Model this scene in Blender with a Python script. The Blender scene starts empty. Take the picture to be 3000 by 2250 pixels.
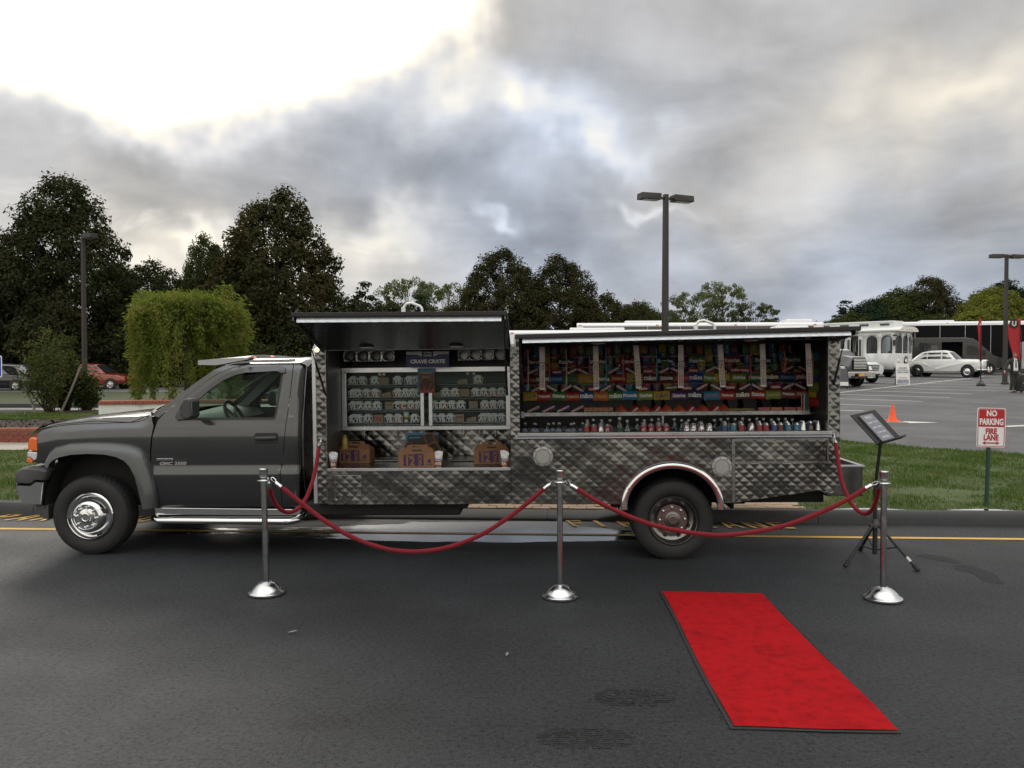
import bpy, bmesh, math, random
import numpy as np
from mathutils import Vector, Matrix
from mathutils.geometry import delaunay_2d_cdt
SC = bpy.context.scene
COL = SC.collection
PI = math.pi
rad = math.radians
random.seed(7)

# ------------------------------------------------------------------ camera
cam_data = bpy.data.cameras.new('camera')
cam_data.sensor_width = 36.0
cam_data.lens = 36.0 * 2427 / 3000
cam_data.clip_start = 0.05
cam_data.clip_end = 3000
cam = bpy.data.objects.new('camera', cam_data)
COL.objects.link(cam)
cam.location = (0, 0, 1.775)
cam.rotation_euler = (PI / 2 - math.atan(60 / 2427), 0, 0)
SC.camera = cam

# ------------------------------------------------------------------ sky
SUN_AZ, SUN_EL = rad(-22), rad(27)          # azimuth from +Y towards +X
world = bpy.data.worlds.new('World')
SC.world = world
world.use_nodes = True
WN, WL = world.node_tree.nodes, world.node_tree.links
WN.clear()


class NG:
    """tiny helper to write node graphs as expressions"""
    def __init__(s, nodes, links):
        s.n, s.l = nodes, links

    def put(s, sock, val):
        if hasattr(val, 'is_output') or isinstance(val, bpy.types.NodeSocket):
            s.l.new(val, sock)
        else:
            sock.default_value = val

    def math(s, op, a, b=None, c=None, clamp=False):
        m = s.n.new('ShaderNodeMath'); m.operation = op; m.use_clamp = clamp
        s.put(m.inputs[0], a)
        if b is not None: s.put(m.inputs[1], b)
        if c is not None: s.put(m.inputs[2], c)
        return m.outputs[0]

    def add(s, a, b): return s.math('ADD', a, b)
    def mul(s, a, b): return s.math('MULTIPLY', a, b)
    def sub(s, a, b): return s.math('SUBTRACT', a, b)

    def comb(s, x, y, z):
        m = s.n.new('ShaderNodeCombineXYZ')
        for i, v in enumerate((x, y, z)): s.put(m.inputs[i], v)
        return m.outputs[0]

    def sep(s, v):
        m = s.n.new('ShaderNodeSeparateXYZ'); s.put(m.inputs[0], v)
        return m.outputs

    def noise(s, vec, scale, detail=4, rough=.5, dist=0.0, out=0):
        m = s.n.new('ShaderNodeTexNoise')
        if vec is not None: s.put(m.inputs['Vector'], vec)
        m.inputs['Scale'].default_value = scale
        m.inputs['Detail'].default_value = detail
        m.inputs['Roughness'].default_value = rough
        m.inputs['Distortion'].default_value = dist
        return m.outputs[out]

    def range(s, v, a, b, c=0., d=1., smooth=True):
        m = s.n.new('ShaderNodeMapRange')
        m.interpolation_type = 'SMOOTHSTEP' if smooth else 'LINEAR'
        s.put(m.inputs['Value'], v)
        for k, x in zip(('From Min', 'From Max', 'To Min', 'To Max'), (a, b, c, d)): s.put(m.inputs[k], x)
        return m.outputs[0]

    def mix(s, f, a, b, blend='MIX'):
        m = s.n.new('ShaderNodeMix'); m.data_type = 'RGBA'; m.blend_type = blend
        s.put(m.inputs[0], f)
        s.put(m.inputs[6], a if not isinstance(a, tuple) else (*a[:3], 1))
        s.put(m.inputs[7], b if not isinstance(b, tuple) else (*b[:3], 1))
        return m.outputs[2]

    def ramp(s, f, stops):
        m = s.n.new('ShaderNodeValToRGB'); s.put(m.inputs[0], f)
        e = m.color_ramp.elements
        while len(e) < len(stops): e.new(.5)
        for i, (p, c) in enumerate(stops):
            e[i].position = p; e[i].color = (*c, 1) if isinstance(c, tuple) else (c, c, c, 1)
        return m.outputs[0]


g = NG(WN, WL)
sky = WN.new('ShaderNodeTexSky')
sky.sky_type = 'NISHITA'; sky.sun_disc = False
sky.sun_elevation = SUN_EL; sky.sun_rotation = SUN_AZ
tc = WN.new('ShaderNodeTexCoord')
dx, dy, dz = g.sep(tc.outputs['Generated'])
# flat cloud deck: the direction is projected on a layer overhead, so clouds flatten towards the horizon
zc = g.add(g.math('MAXIMUM', dz, 0.0), 0.16)
deck = g.comb(g.math('DIVIDE', dx, zc), g.math('DIVIDE', dy, zc), 0.0)
wob = g.noise(tc.outputs['Generated'], 5.0, 4, .55, out=1)
wx, wy, wz = g.sep(wob)
az = g.add(g.math('ARCTAN2', dx, dy), g.mul(g.sub(wx, .5), .40))
el = g.add(g.math('ARCSINE', dz), g.mul(g.sub(wy, .5), .26))


def blob(px, py, sx, sy, amp, power=1.0):
    """one cloud bank / opening, given by the place in the sky where it stands"""
    r = math.hypot(1790, px - 1106)
    a0, e0 = math.atan2(px - 1106, 1790), math.atan2(785 - py, r)
    a = g.mul(g.sub(az, a0), 1790 / sx)
    e = g.mul(g.sub(el, e0), 1790 / sy)
    d2 = g.add(g.mul(a, a), g.mul(e, e))
    if power != 1.0: d2 = g.math('POWER', d2, power)
    return g.mul(g.math('POWER', 2.71828, g.mul(d2, -1.0)), amp)


n1 = g.noise(deck, 1.25, 5, .6, .5)
n2 = g.noise(g.comb(dx, dy, g.mul(dz, 1.7)), 6.0, 4, .52, .4)
lum = g.add(.47, g.add(g.mul(g.sub(n1, .5), .32), g.mul(g.sub(n2, .5), .40)))
white = [(240, 10, 620, 205, .95, 2.4), (820, 40, 250, 150, .55, 2.0)]
banks = [(900, 410, 330, 105, -.17), (1335, 490, 160, 80, -.13), (180, 310, 300, 60, -.10), (1500, 250, 260, 80, -.10),
         (1800, 110, 330, 110, -.06), (2120, 330, 190, 160, -.05), (2050, 470, 320, 60, -.09), (1850, 610, 420, 70, -.08),
         (1090, 120, 110, 90, -.12), (420, 390, 300, 60, -.04)]
lights = [(1900, 240, 330, 110, .10), (1010, 60, 120, 110, .10), (490, 470, 120, 24, .42), (800, 545, 150, 40, .26), (1180, 300, 170, 60, .24), (1070, 245, 70, 50, .25), (2060, 235, 150, 60, .17),
          (1120, 468, 60, 14, .28), (250, 520, 300, 30, .22), (1440, 400, 60, 14, .22), (1330, 330, 90, 30, .16)]
for b in white + banks + lights:
    lum = g.add(lum, blob(*b))
warm = blob(500, 480, 420, 90, .8)
for b in [(2050, 235, 260, 120, .75), (1000, 110, 200, 130, .7), (1130, 466, 70, 24, .6), (800, 560, 170, 70, .6), (1450, 380, 160, 70, .4)]:
    warm = g.add(warm, blob(*b))
cool = blob(1200, 290, 260, 120, .7)
for b in [(950, 440, 380, 140, .7), (1900, 620, 600, 110, .9), (1300, 500, 220, 90, .6)]:
    cool = g.add(cool, blob(*b))
lum = g.math('MAXIMUM', lum, .20)
# an overcast deck is brightest overhead; added brightness behind the viewer fills camera-facing surfaces
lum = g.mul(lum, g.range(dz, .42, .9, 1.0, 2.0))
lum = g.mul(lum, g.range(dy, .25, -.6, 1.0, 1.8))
tint = g.mix(g.math('MINIMUM', warm, 1.0), (.985, .985, 1.0), (1.10, 1.0, .82))
tint = g.mix(g.math('MINIMUM', cool, 1.0), tint, (.86, .95, 1.12))
# cloud edges lit from behind turn cream
glow = g.mul(g.range(lum, .56, .80), g.range(lum, 1.25, .95))
tint = g.mix(g.mul(glow, .75), tint, (1.08, 1.0, .84))
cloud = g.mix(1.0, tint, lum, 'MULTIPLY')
# thin places in the deck let a little of the clear sky through
blue = g.mix(1.0, sky.outputs[0], (.10, .10, .10), 'MULTIPLY')
thin = g.mul(g.range(n1, .58, .78), .18)
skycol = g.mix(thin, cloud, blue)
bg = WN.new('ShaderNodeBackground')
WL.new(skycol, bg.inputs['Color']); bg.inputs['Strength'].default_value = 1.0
world.cycles.sampling_method = 'MANUAL'; world.cycles.sample_map_resolution = 512
wo = WN.new('ShaderNodeOutputWorld'); WL.new(bg.outputs[0], wo.inputs['Surface'])

# ------------------------------------------------------------------ sun behind the clouds
sl = bpy.data.lights.new('sun', 'SUN')
sl.energy = 0.9; sl.angle = rad(24); sl.color = (1.0, .93, .82)
sun = bpy.data.objects.new('sun', sl); COL.objects.link(sun)
sd = Vector((math.sin(SUN_AZ) * math.cos(SUN_EL), math.cos(SUN_AZ) * math.cos(SUN_EL), math.sin(SUN_EL)))
sun.rotation_euler = (-sd).to_track_quat('-Z', 'Y').to_euler()
sun.location = sd * 60

SC.view_settings.view_transform = 'Standard'
SC.view_settings.look = 'None'
SC.view_settings.exposure = 0.38
SC.view_settings.gamma = 1.0
SC.view_settings.use_curve_mapping = False
SC.render.engine = 'CYCLES'
SC.cycles.use_denoising = True
SC.cycles.max_bounces = 6
SC.cycles.transparent_max_bounces = 16
SC.cycles.caustics_reflective = False
SC.cycles.caustics_refractive = False
SC.cycles.sample_clamp_indirect = 6.0

# ------------------------------------------------------------------ materials
MATS = {}


def newmat(name):
    m = bpy.data.materials.new(name); m.use_nodes = True
    n, l = m.node_tree.nodes, m.node_tree.links
    p = n['Principled BSDF']
    return m, NG(n, l), p


def mat(name, col=(.5, .5, .5), rough=.5, metal=0., coat=0., var=0., vscale=6., bump=0., bscale=60., spec=.5, emit=None, rvar=0., dirt=None):
    if name in MATS: return MATS[name]
    m, q, p = newmat(name)
    p.inputs['Base Color'].default_value = (*col, 1)
    p.inputs['Roughness'].default_value = rough
    p.inputs['Metallic'].default_value = metal
    p.inputs['Specular IOR Level'].default_value = spec
    p.inputs['Coat Weight'].default_value = coat
    p.inputs['Coat Roughness'].default_value = .04
    co = None
    if var or bump or rvar or dirt:
        t = q.n.new('ShaderNodeTexCoord'); co = t.outputs['Object']
    if var:
        f = q.noise(co, vscale, 5, .6)
        c = q.mix(f, tuple(x * (1 - var) for x in col), tuple(min(1, x * (1 + var)) for x in col))
        if dirt:
            f2 = q.range(q.noise(co, vscale * .4, 6, .65), .48, .7)
            c = q.mix(q.mul(f2, .6), c, dirt)
        q.put(p.inputs['Base Color'], c)
    if rvar:
        q.put(p.inputs['Roughness'], q.range(q.noise(co, vscale * 1.3, 5, .6), .3, .7, max(.02, rough - rvar), min(1, rough + rvar)))
    if bump:
        b = q.n.new('ShaderNodeBump'); b.inputs['Strength'].default_value = bump; b.inputs['Distance'].default_value = .01
        q.put(b.inputs['Height'], q.noise(co, bscale, 4, .6)); q.put(p.inputs['Normal'], b.outputs[0])
    if emit:
        p.inputs['Emission Color'].default_value = (*col, 1); p.inputs['Emission Strength'].default_value = emit
    MATS[name] = m
    return m


def glassmat(name, tint=(.8, .85, .82), refl=1., rough=.0):
    """thin window pane: mostly see-through, mirror-like at grazing angles"""
    if name in MATS: return MATS[name]
    m, q, p = newmat(name)
    q.n.remove(p)
    tr = q.n.new('ShaderNodeBsdfTransparent'); tr.inputs[0].default_value = (*tint, 1)
    gl = q.n.new('ShaderNodeBsdfGlossy'); gl.inputs['Roughness'].default_value = rough; gl.inputs[0].default_value = (.95, .97, .97, 1)
    fr = q.n.new('ShaderNodeFresnel'); fr.inputs[0].default_value = 1.45
    mx = q.n.new('ShaderNodeMixShader')
    q.put(mx.inputs[0], q.math('MULTIPLY', fr.outputs[0], refl))
    q.l.new(tr.outputs[0], mx.inputs[1]); q.l.new(gl.outputs[0], mx.inputs[2])
    q.l.new(mx.outputs[0], q.n['Material Output'].inputs[0])
    MATS[name] = m
    return m


def leafmat(name, c1, c2, c3=None, trans=.35, clump=.35):
    if name in MATS: return MATS[name]
    m, q, p = newmat(name); q.n.remove(p)
    ge = q.n.new('ShaderNodeNewGeometry'); t = q.n.new('ShaderNodeTexCoord')
    c = q.mix(ge.outputs['Random Per Island'], c1, c2)
    f = q.noise(t.outputs['Object'], clump, 3, .5)
    c = q.mix(q.range(f, .42, .68), c, c3 or c2)
    d = q.n.new('ShaderNodeBsdfDiffuse'); q.put(d.inputs[0], c)
    tl = q.n.new('ShaderNodeBsdfTranslucent'); q.put(tl.inputs[0], q.mix(1.0, c, (1.1, 1.15, .7), 'MULTIPLY'))
    mx = q.n.new('ShaderNodeMixShader'); mx.inputs[0].default_value = trans
    q.l.new(d.outputs[0], mx.inputs[1]); q.l.new(tl.outputs[0], mx.inputs[2])
    q.l.new(mx.outputs[0], q.n['Material Output'].inputs[0])
    MATS[name] = m
    return m


def asphalt(name, base, wet=False, cracks=False):
    m, q, p = newmat(name)
    t = q.n.new('ShaderNodeTexCoord'); co = t.outputs['Object']
    fine = q.noise(co, 95, 2, .75)
    mid = q.noise(co, 38, 4, .75)
    big = q.noise(co, .55, 6, .62)
    c = q.mix(q.range(big, .36, .64), tuple(x * .72 for x in base), tuple(x * 1.3 for x in base))
    c = q.mix(q.range(fine, .52, .70), c, tuple(min(1, x * 2.6 + .022) for x in base))
    c = q.mix(q.range(mid, .53, .68), c, tuple(x * .42 for x in base))
    rough = q.range(q.noise(co, 1.2, 4, .5), .35, .65, .58, .66)
    h = q.add(q.mul(fine, .7), q.mul(mid, .5))
    bs = .9
    if wet:
        x, y, z = q.sep(co)
        wn = q.noise(co, 1.5, 6, .6)
        wn2 = q.noise(q.comb(q.mul(x, .35), q.mul(y, 2.2), 0.0), 2.0, 6, .6)

        def spot(cx, cy, sx, sy, a):
            u = q.mul(q.sub(x, cx), 1 / sx); v = q.mul(q.sub(y, cy), 1 / sy)
            return q.mul(q.math('POWER', 2.71828, q.mul(q.add(q.mul(u, u), q.mul(v, v)), -1.)), a)
        w = q.add(q.mul(q.sub(wn, .5), .9), q.mul(q.sub(wn2, .5), 1.3))
        for sp in [(-.55, 8.80, 1.7, .42, 1.35), (.32, 8.48, .70, .30, 1.1), (-.9, 8.36, 1.0, .15, .9), (-3.3, 8.75, .7, .22, .8), (1.3, 8.35, .9, .10, .42),
                   (-4.9, 4.3, .35, .2, .75), (2.2, 8.25, 1.2, .06, .32), (.2, 9.2, .8, .14, .5)]:
            w = q.add(w, spot(*sp))
        pud = q.range(w, .52, .66)
        damp = q.range(w, .22, .6)
        c = q.mix(q.mul(damp, .45), c, tuple(x * .35 for x in base))
        rough = q.add(q.mul(rough, q.sub(1., pud)), q.mul(pud, q.add(q.range(wn, .35, .6, .04, .13), q.range(y, 8.6, 9.05, 0., .28))))
        h = q.mul(h, q.sub(1.0, pud))
        # dark oily stains
        st = q.range(q.noise(co, .9, 5, .6), .63, .72)
        stains = q.mul(st, .25)
        for sp in [(-.95, 4.05, .22, .12, .9), (-3.2, 3.2, .1, .05, .5)]:
            stains = q.add(stains, q.mul(q.range(q.add(spot(*sp), q.mul(q.sub(wn, .5), .5)), .35, .6), .5))
        c = q.mix(q.math('MINIMUM', stains, .7), c, tuple(x * .38 for x in base))
    b = q.n.new('ShaderNodeBump'); b.inputs['Strength'].default_value = bs; b.inputs['Distance'].default_value = .014
    q.put(b.inputs['Height'], h)
    q.put(p.inputs['Base Color'], c); q.put(p.inputs['Roughness'], rough); q.put(p.inputs['Normal'], b.outputs[0])
    q.put(p.inputs['Specular IOR Level'], q.range(q.mul(fine, mid), .12, .34, .62, .22) if not wet else q.add(q.mul(q.sub(1., pud), q.range(q.mul(fine, mid), .12, .34, .55, .18)), q.mul(pud, 1.0)))
    MATS[name] = m
    return m


# ------------------------------------------------------------------ mesh helpers
def tag(o, label=None, cat=None, group=None, kind=None):
    if label: o['label'] = label
    if cat: o['category'] = cat
    if group: o['group'] = group
    if kind: o['kind'] = kind
    return o


def empty(name, loc=(0, 0, 0), rz=0., label=None, cat=None, group=None, mtx=None):
    o = bpy.data.objects.new(name, None); COL.objects.link(o)
    o.empty_display_size = .1
    if mtx is not None: o.matrix_world = mtx
    else:
        o.location = loc; o.rotation_euler = (0, 0, rz)
    return tag(o, label, cat, group)


def ordinal(n):
    w = 'first second third fourth fifth sixth seventh eighth ninth tenth eleventh twelfth thirteenth fourteenth fifteenth sixteenth seventeenth eighteenth nineteenth twentieth'.split()
    if n <= 20: return w[n - 1]
    t = {2: 'twenty', 3: 'thirty', 4: 'forty'}[n // 10]
    return t + '-' + w[n % 10 - 1] if n % 10 else {3: 'thirtieth', 4: 'fortieth'}[n // 10]


def link(name, me, m=None, parent=None, mtx=None):
    o = bpy.data.objects.new(name, me); COL.objects.link(o)
    if m is not None and not me.materials: me.materials.append(m)
    if parent is not None: o.parent = parent
    if mtx is not None: o.matrix_local = mtx
    return o


class MB:
    def __init__(s):
        s.v = []; s.f = []

    def add(s, vs, fs):
        o = len(s.v); s.v += [tuple(x) for x in vs]; s.f += [tuple(i + o for i in f) for f in fs]
        return s

    def box(s, c, d, R=None):
        x, y, z = d[0] / 2, d[1] / 2, d[2] / 2
        vs = [Vector((i * x, j * y, k * z)) for i in (-1, 1) for j in (-1, 1) for k in (-1, 1)]
        if R is not None: vs = [R @ v for v in vs]
        c = Vector(c)
        return s.add([v + c for v in vs], [(0, 1, 3, 2), (4, 6, 7, 5), (0, 4, 5, 1), (2, 3, 7, 6), (0, 2, 6, 4), (1, 5, 7, 3)])

    def bx(s, a, b):
        return s.box([(p + q) / 2 for p, q in zip(a, b)], [abs(q - p) for p, q in zip(a, b)])

    def cyl(s, p0, p1, r0, r1=None, n=16, caps=True):
        r1 = r0 if r1 is None else r1
        p0, p1 = Vector(p0), Vector(p1); d = (p1 - p0).normalized()
        a = d.orthogonal().normalized(); b = d.cross(a)
        vs = []
        for p, r in ((p0, r0), (p1, r1)):
            vs += [p + (a * math.cos(2 * PI * i / n) + b * math.sin(2 * PI * i / n)) * r for i in range(n)]
        fs = [(i, (i + 1) % n, n + (i + 1) % n, n + i) for i in range(n)]
        if caps: fs += [tuple(range(n - 1, -1, -1)), tuple(range(n, 2 * n))]
        return s.add(vs, fs)

    def tube(s, path, r, n=10, closed=False, caps=True):
        P = [Vector(p) for p in path]; m = len(P)
        rs = r if isinstance(r, (list, tuple)) else [r] * m
        prev = None; vs = []
        for i in range(m):
            if closed: d = (P[(i + 1) % m] - P[i - 1]).normalized()
            else: d = (P[min(i + 1, m - 1)] - P[max(i - 1, 0)]).normalized()
            a = d.orthogonal().normalized() if prev is None else (prev - d * prev.dot(d)).normalized()
            prev = a; b = d.cross(a)
            vs += [P[i] + (a * math.cos(2 * PI * k / n) + b * math.sin(2 * PI * k / n)) * rs[i] for k in range(n)]
        fs = []
        for i in range(m if closed else m - 1):
            j = (i + 1) % m
            fs += [(i * n + k, i * n + (k + 1) % n, j * n + (k + 1) % n, j * n + k) for k in range(n)]
        if caps and not closed: fs += [tuple(range(n - 1, -1, -1)), tuple((m - 1) * n + k for k in range(n))]
        return s.add(vs, fs)

    def lathe(s, prof, n=32, M=None, closed=False, caps=True):
        """profile of (radius, height); axis z, or M maps it"""
        vs = []
        for r, z in prof:
            for i in range(n):
                v = Vector((r * math.cos(2 * PI * i / n), r * math.sin(2 * PI * i / n), z))
                vs.append(M @ v if M is not None else v)
        fs = []; m = len(prof)
        for i in range(m if closed else m - 1):
            j = (i + 1) % m
            fs += [(i * n + k, i * n + (k + 1) % n, j * n + (k + 1) % n, j * n + k) for k in range(n)]
        if not closed and caps:
            if prof[0][0] > 1e-6: fs.append(tuple(range(n - 1, -1, -1)))
            if prof[-1][0] > 1e-6: fs.append(tuple((m - 1) * n + k for k in range(n)))
        return s.add(vs, fs)

    def prism(s, poly, fn, a, b):
        """closed 2-D outline swept from depth a to b; fn(x, y, depth) -> 3-D"""
        n = len(poly)
        vs = [fn(x, y, a) for x, y in poly] + [fn(x, y, b) for x, y in poly]
        fs = [(i, (i + 1) % n, n + (i + 1) % n, n + i) for i in range(n)] + [tuple(range(n - 1, -1, -1)), tuple(range(n, 2 * n))]
        return s.add(vs, fs)

    def grid(s, fn, us, vs_):
        nu, nv = len(us), len(vs_)
        vs = [fn(u, v) for u in us for v in vs_]
        fs = [(i * nv + j, (i + 1) * nv + j, (i + 1) * nv + j + 1, i * nv + j + 1) for i in range(nu - 1) for j in range(nv - 1)]
        return s.add(vs, fs)

    def loft(s, rings, closed_ring=True, caps=True):
        n = len(rings[0]); vs = [p for r in rings for p in r]; fs = []
        for i in range(len(rings) - 1):
            for k in range(n if closed_ring else n - 1):
                k2 = (k + 1) % n
                fs.append((i * n + k, i * n + k2, (i + 1) * n + k2, (i + 1) * n + k))
        if caps and closed_ring: fs += [tuple(range(n - 1, -1, -1)), tuple((len(rings) - 1) * n + k for k in range(n))]
        return s.add(vs, fs)

    def mesh(s, name='mesh', smooth=None, fix=True):
        me = bpy.data.meshes.new(name)
        me.from_pydata([tuple(v) for v in s.v], [], s.f)
        if fix:
            bm = bmesh.new(); bm.from_mesh(me)
            bmesh.ops.remove_doubles(bm, verts=bm.verts, dist=1e-5)
            bmesh.ops.recalc_face_normals(bm, faces=bm.faces)
            bm.to_mesh(me); bm.free()
        if smooth is not None:
            me.polygons.foreach_set('use_smooth', [True] * len(me.polygons))
            if smooth < 180: me.set_sharp_from_angle(angle=rad(smooth))
        return me

    def build(s, name, m, parent=None, smooth=None, bevel=0., mtx=None, solid=0., label=None):
        o = link(name, s.mesh(name, smooth), m, parent, mtx)
        if solid:
            md = o.modifiers.new('solid', 'SOLIDIFY'); md.thickness = solid; md.offset = 0
        if bevel:
            md = o.modifiers.new('bevel', 'BEVEL'); md.width = bevel; md.segments = 2; md.limit_method = 'ANGLE'; md.angle_limit = rad(40)
            md.harden_normals = False
        if label: o['label'] = label
        return o


def resample(poly, step):
    out = []
    n = len(poly)
    for i in range(n):
        a, b = poly[i], poly[(i + 1) % n]
        L = math.hypot(b[0] - a[0], b[1] - a[1]); k = max(1, int(round(L / step)))
        out += [(a[0] + (b[0] - a[0]) * j / k, a[1] + (b[1] - a[1]) * j / k) for j in range(k)]
    return out


def inside(pts, loops):
    x, y = pts[:, 0], pts[:, 1]; r = np.zeros(len(pts), bool)
    for lp in loops:
        n = len(lp)
        for i in range(n):
            x0, y0 = lp[i]; x1, y1 = lp[(i + 1) % n]
            if y0 == y1: continue
            c = ((y0 > y) != (y1 > y)) & (x < (x1 - x0) * (y - y0) / (y1 - y0) + x0)
            r ^= c
    return r


def cdt(loops, step, sy=None):
    """outline (and holes) filled with an even net of points -> 2-D verts, faces"""
    sy = sy or step
    R = [resample(l, step) for l in loops]
    allp = [p for r in R for p in r]
    ed = []; o = 0
    for r in R:
        n = len(r); ed += [(o + i, o + (i + 1) % n) for i in range(n)]; o += n
    A = np.array(R[0]); lo, hi = A.min(0), A.max(0)
    xs = np.arange(math.floor(lo[0] / step) * step, hi[0] + step, step); ys = np.arange(math.floor(lo[1] / sy) * sy, hi[1] + sy, sy)
    G = np.stack(np.meshgrid(xs, ys, indexing='ij'), -1).reshape(-1, 2)
    G = G[inside(G, R)]
    if len(G):
        B = np.array(allp); keep = np.ones(len(G), bool)
        for b in range(0, len(G), 4000):
            d = ((G[b:b + 4000, None, :] - B[None]) ** 2).sum(2).min(1)
            keep[b:b + 4000] = d > (.35 * min(step, sy)) ** 2
        G = G[keep]
    V = [Vector(p) for p in allp] + [Vector(p) for p in G.tolist()]
    vs, es, fs, *_ = delaunay_2d_cdt(V, ed, [], 0, 1e-6)
    P = np.array([tuple(v) for v in vs])
    C = np.array([[P[i] for i in f] for f in fs]).mean(1)
    ok = inside(C, R)
    return P.tolist(), [tuple(f) for f, k in zip(fs, ok) if k]


def skin(name, loops, fn, step, m, parent=None, solid=0., smooth=50, sy=None, offset=1.0, label=None):
    """sheet of any outline, bent by fn(x, y) -> 3-D"""
    P, F = cdt(loops, step, sy)
    b = MB(); b.v = [fn(x, y) for x, y in P]; b.f = F
    o = link(name, b.mesh(name, smooth), m, parent)
    if solid:
        md = o.modifiers.new('solid', 'SOLIDIFY'); md.thickness = solid; md.offset = offset
    if label: o['label'] = label
    return o


def interp(x, pts):
    return float(np.interp(x, [p[0] for p in pts], [p[1] for p in pts]))


TEXTS = {}


def text(s, size, m, parent=None, mtx=None, bold=0., width=1.0, name='lettering', ext=.0008, align='CENTER', sx=1.0):
    key = (s, round(size, 4), m.name, bold, ext, align)
    cu = TEXTS.get(key)
    if cu is None:
        cu = bpy.data.curves.new(name, 'FONT'); cu.body = s; cu.size = size; cu.align_x = align; cu.align_y = 'CENTER'
        cu.extrude = ext; cu.offset = bold; cu.resolution_u = 3
        tmp = bpy.data.objects.new(name, cu); cu = bpy.data.meshes.new_from_object(tmp)
        bpy.data.objects.remove(tmp); cu.materials.clear(); cu.materials.append(m); TEXTS[key] = cu
    o = bpy.data.objects.new(name, cu); COL.objects.link(o)
    if parent is not None: o.parent = parent
    if mtx is not None: o.matrix_local = mtx @ Matrix.Diagonal((sx, 1, 1, 1))
    return o


def face_front(x, y, z, tilt=0.):
    """text / print that faces -Y, tilt = turn in its own plane"""
    return Matrix.Translation((x, y, z)) @ Matrix.Rotation(PI / 2, 4, 'X') @ Matrix.Rotation(tilt, 4, 'Z')


def copy_tree(o, parent=None):
    c = o.copy(); COL.objects.link(c)
    if parent is not None: c.parent = parent
    for ch in KIDS.get(o.name, [x for x in o.children]): copy_tree(ch, c)
    return c


KIDS = {}


def smoothstep(a, b, x):
    t = min(1., max(0., (x - a) / (b - a))); return t * t * (3 - 2 * t)
# ------------------------------------------------------------------ the ground
def h_left(y):
    if y < 17.1: return .14
    return interp(y, [(17.1, .40), (24.0, .40), (28.0, .34), (48.0, .12), (400., .12)])


def h(x, y):
    """height of the land: the car park on the right climbs gently, the left falls away behind a low terrace"""
    r = .14 + .04 * smoothstep(9.5, 16, y) + min(max(0, y - 16), 62) * .0175
    k = smoothstep(-8, 4, x)
    return h_left(y) * (1 - k) + r * k


def K(s, t, z=0.):
    """kerb frame: s along the kerb to the right, t beyond it"""
    return (s * .99851 + t * .0545, 9.327 - s * .0545 + t * .99851, z)


def sheet(name, poly, step, m, dz=0., fz=None, kind='structure', smooth=180):
    o = skin(name, [poly], lambda x, y: (x, y, (fz or h)(x, y) + dz), step, m, smooth=smooth)
    o['kind'] = kind
    return o


def grassmat(name, a, b, c):
    m, q, p = newmat(name)
    t = q.n.new('ShaderNodeTexCoord'); co = t.outputs['Object']
    col = q.mix(q.range(q.noise(co, 1.3, 5, .6), .35, .65), a, b)
    col = q.mix(q.range(q.noise(co, .7, 4, .6), .60, .76), col, c)
    col = q.mix(q.range(q.noise(co, 40, 3, .7), .45, .7), col, tuple(x * .45 for x in a))
    q.put(p.inputs['Base Color'], col); p.inputs['Roughness'].default_value = .9
    bm_ = q.n.new('ShaderNodeBump'); bm_.inputs['Strength'].default_value = .8; bm_.inputs['Distance'].default_value = .03
    q.put(bm_.inputs['Height'], q.noise(co, 35, 4, .7)); q.put(p.inputs['Normal'], bm_.outputs[0])
    MATS[name] = m
    return m


M_lawn = grassmat('lawn', (.058, .085, .024), (.082, .112, .034), (.20, .165, .075))
M_dull = grassmat('dull_lawn', (.035, .055, .015), (.05, .065, .02), (.09, .08, .035))
M_mulch = mat('mulch', (.022, .016, .013), .95, var=.6, vscale=30, bump=1.0, bscale=45)
M_conc = mat('concrete', (.32, .29, .25), .85, var=.15, vscale=3, bump=.25, bscale=90)
M_road = asphalt('wet_asphalt', (.0215, .0235, .0265), wet=True)
M_lot = asphalt('lot_asphalt', (.082, .083, .086))
M_kerb = mat('kerb_asphalt', (.045, .046, .048), .8, var=.3, vscale=5, bump=.5, bscale=70)
M_earth = mat('far_earth', (.05, .06, .025), .95, var=.3, vscale=.2)

far = MB()
xs = sorted(set(list(np.linspace(-500, -60, 12)) + list(np.linspace(-60, 80, 50)) + list(np.linspace(80, 500, 12))))
ys = sorted(set(list(np.linspace(9.9, 80, 60)) + list(np.linspace(80, 900, 20))))
far.grid(lambda x, y: (x, y, h(x, y) - .10), xs, ys)
far.grid(lambda x, y: (x, y, -.06), [-500., 500.], [-500., 9.95])
o = far.build('ground', M_earth, smooth=180); o['kind'] = 'structure'

rb = MB()
rb.grid(lambda s, t: K(s, t, .0), np.linspace(-70, 70, 60), np.linspace(-32, .01, 30))
o = rb.build('road', M_road, smooth=180); o['kind'] = 'structure'

# kerb: dark formed asphalt with a rounded top edge, in lengths
prof = [(0., -.05), (.004, .06), (.016, .105), (.035, .132), (.06, .142), (.12, .145), (.15, .142), (.15, -.05)]
prof_low = [(0., -.05), (.004, .006), (.02, .018), (.06, .030), (.14, .042), (.26, .052), (.40, .060), (.40, -.05)]


def drop(s):
    """1 where the kerb is lowered for the paved crossing"""
    return smoothstep(-2.5, -1.9, s) * smoothstep(1.55, .95, s)


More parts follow.
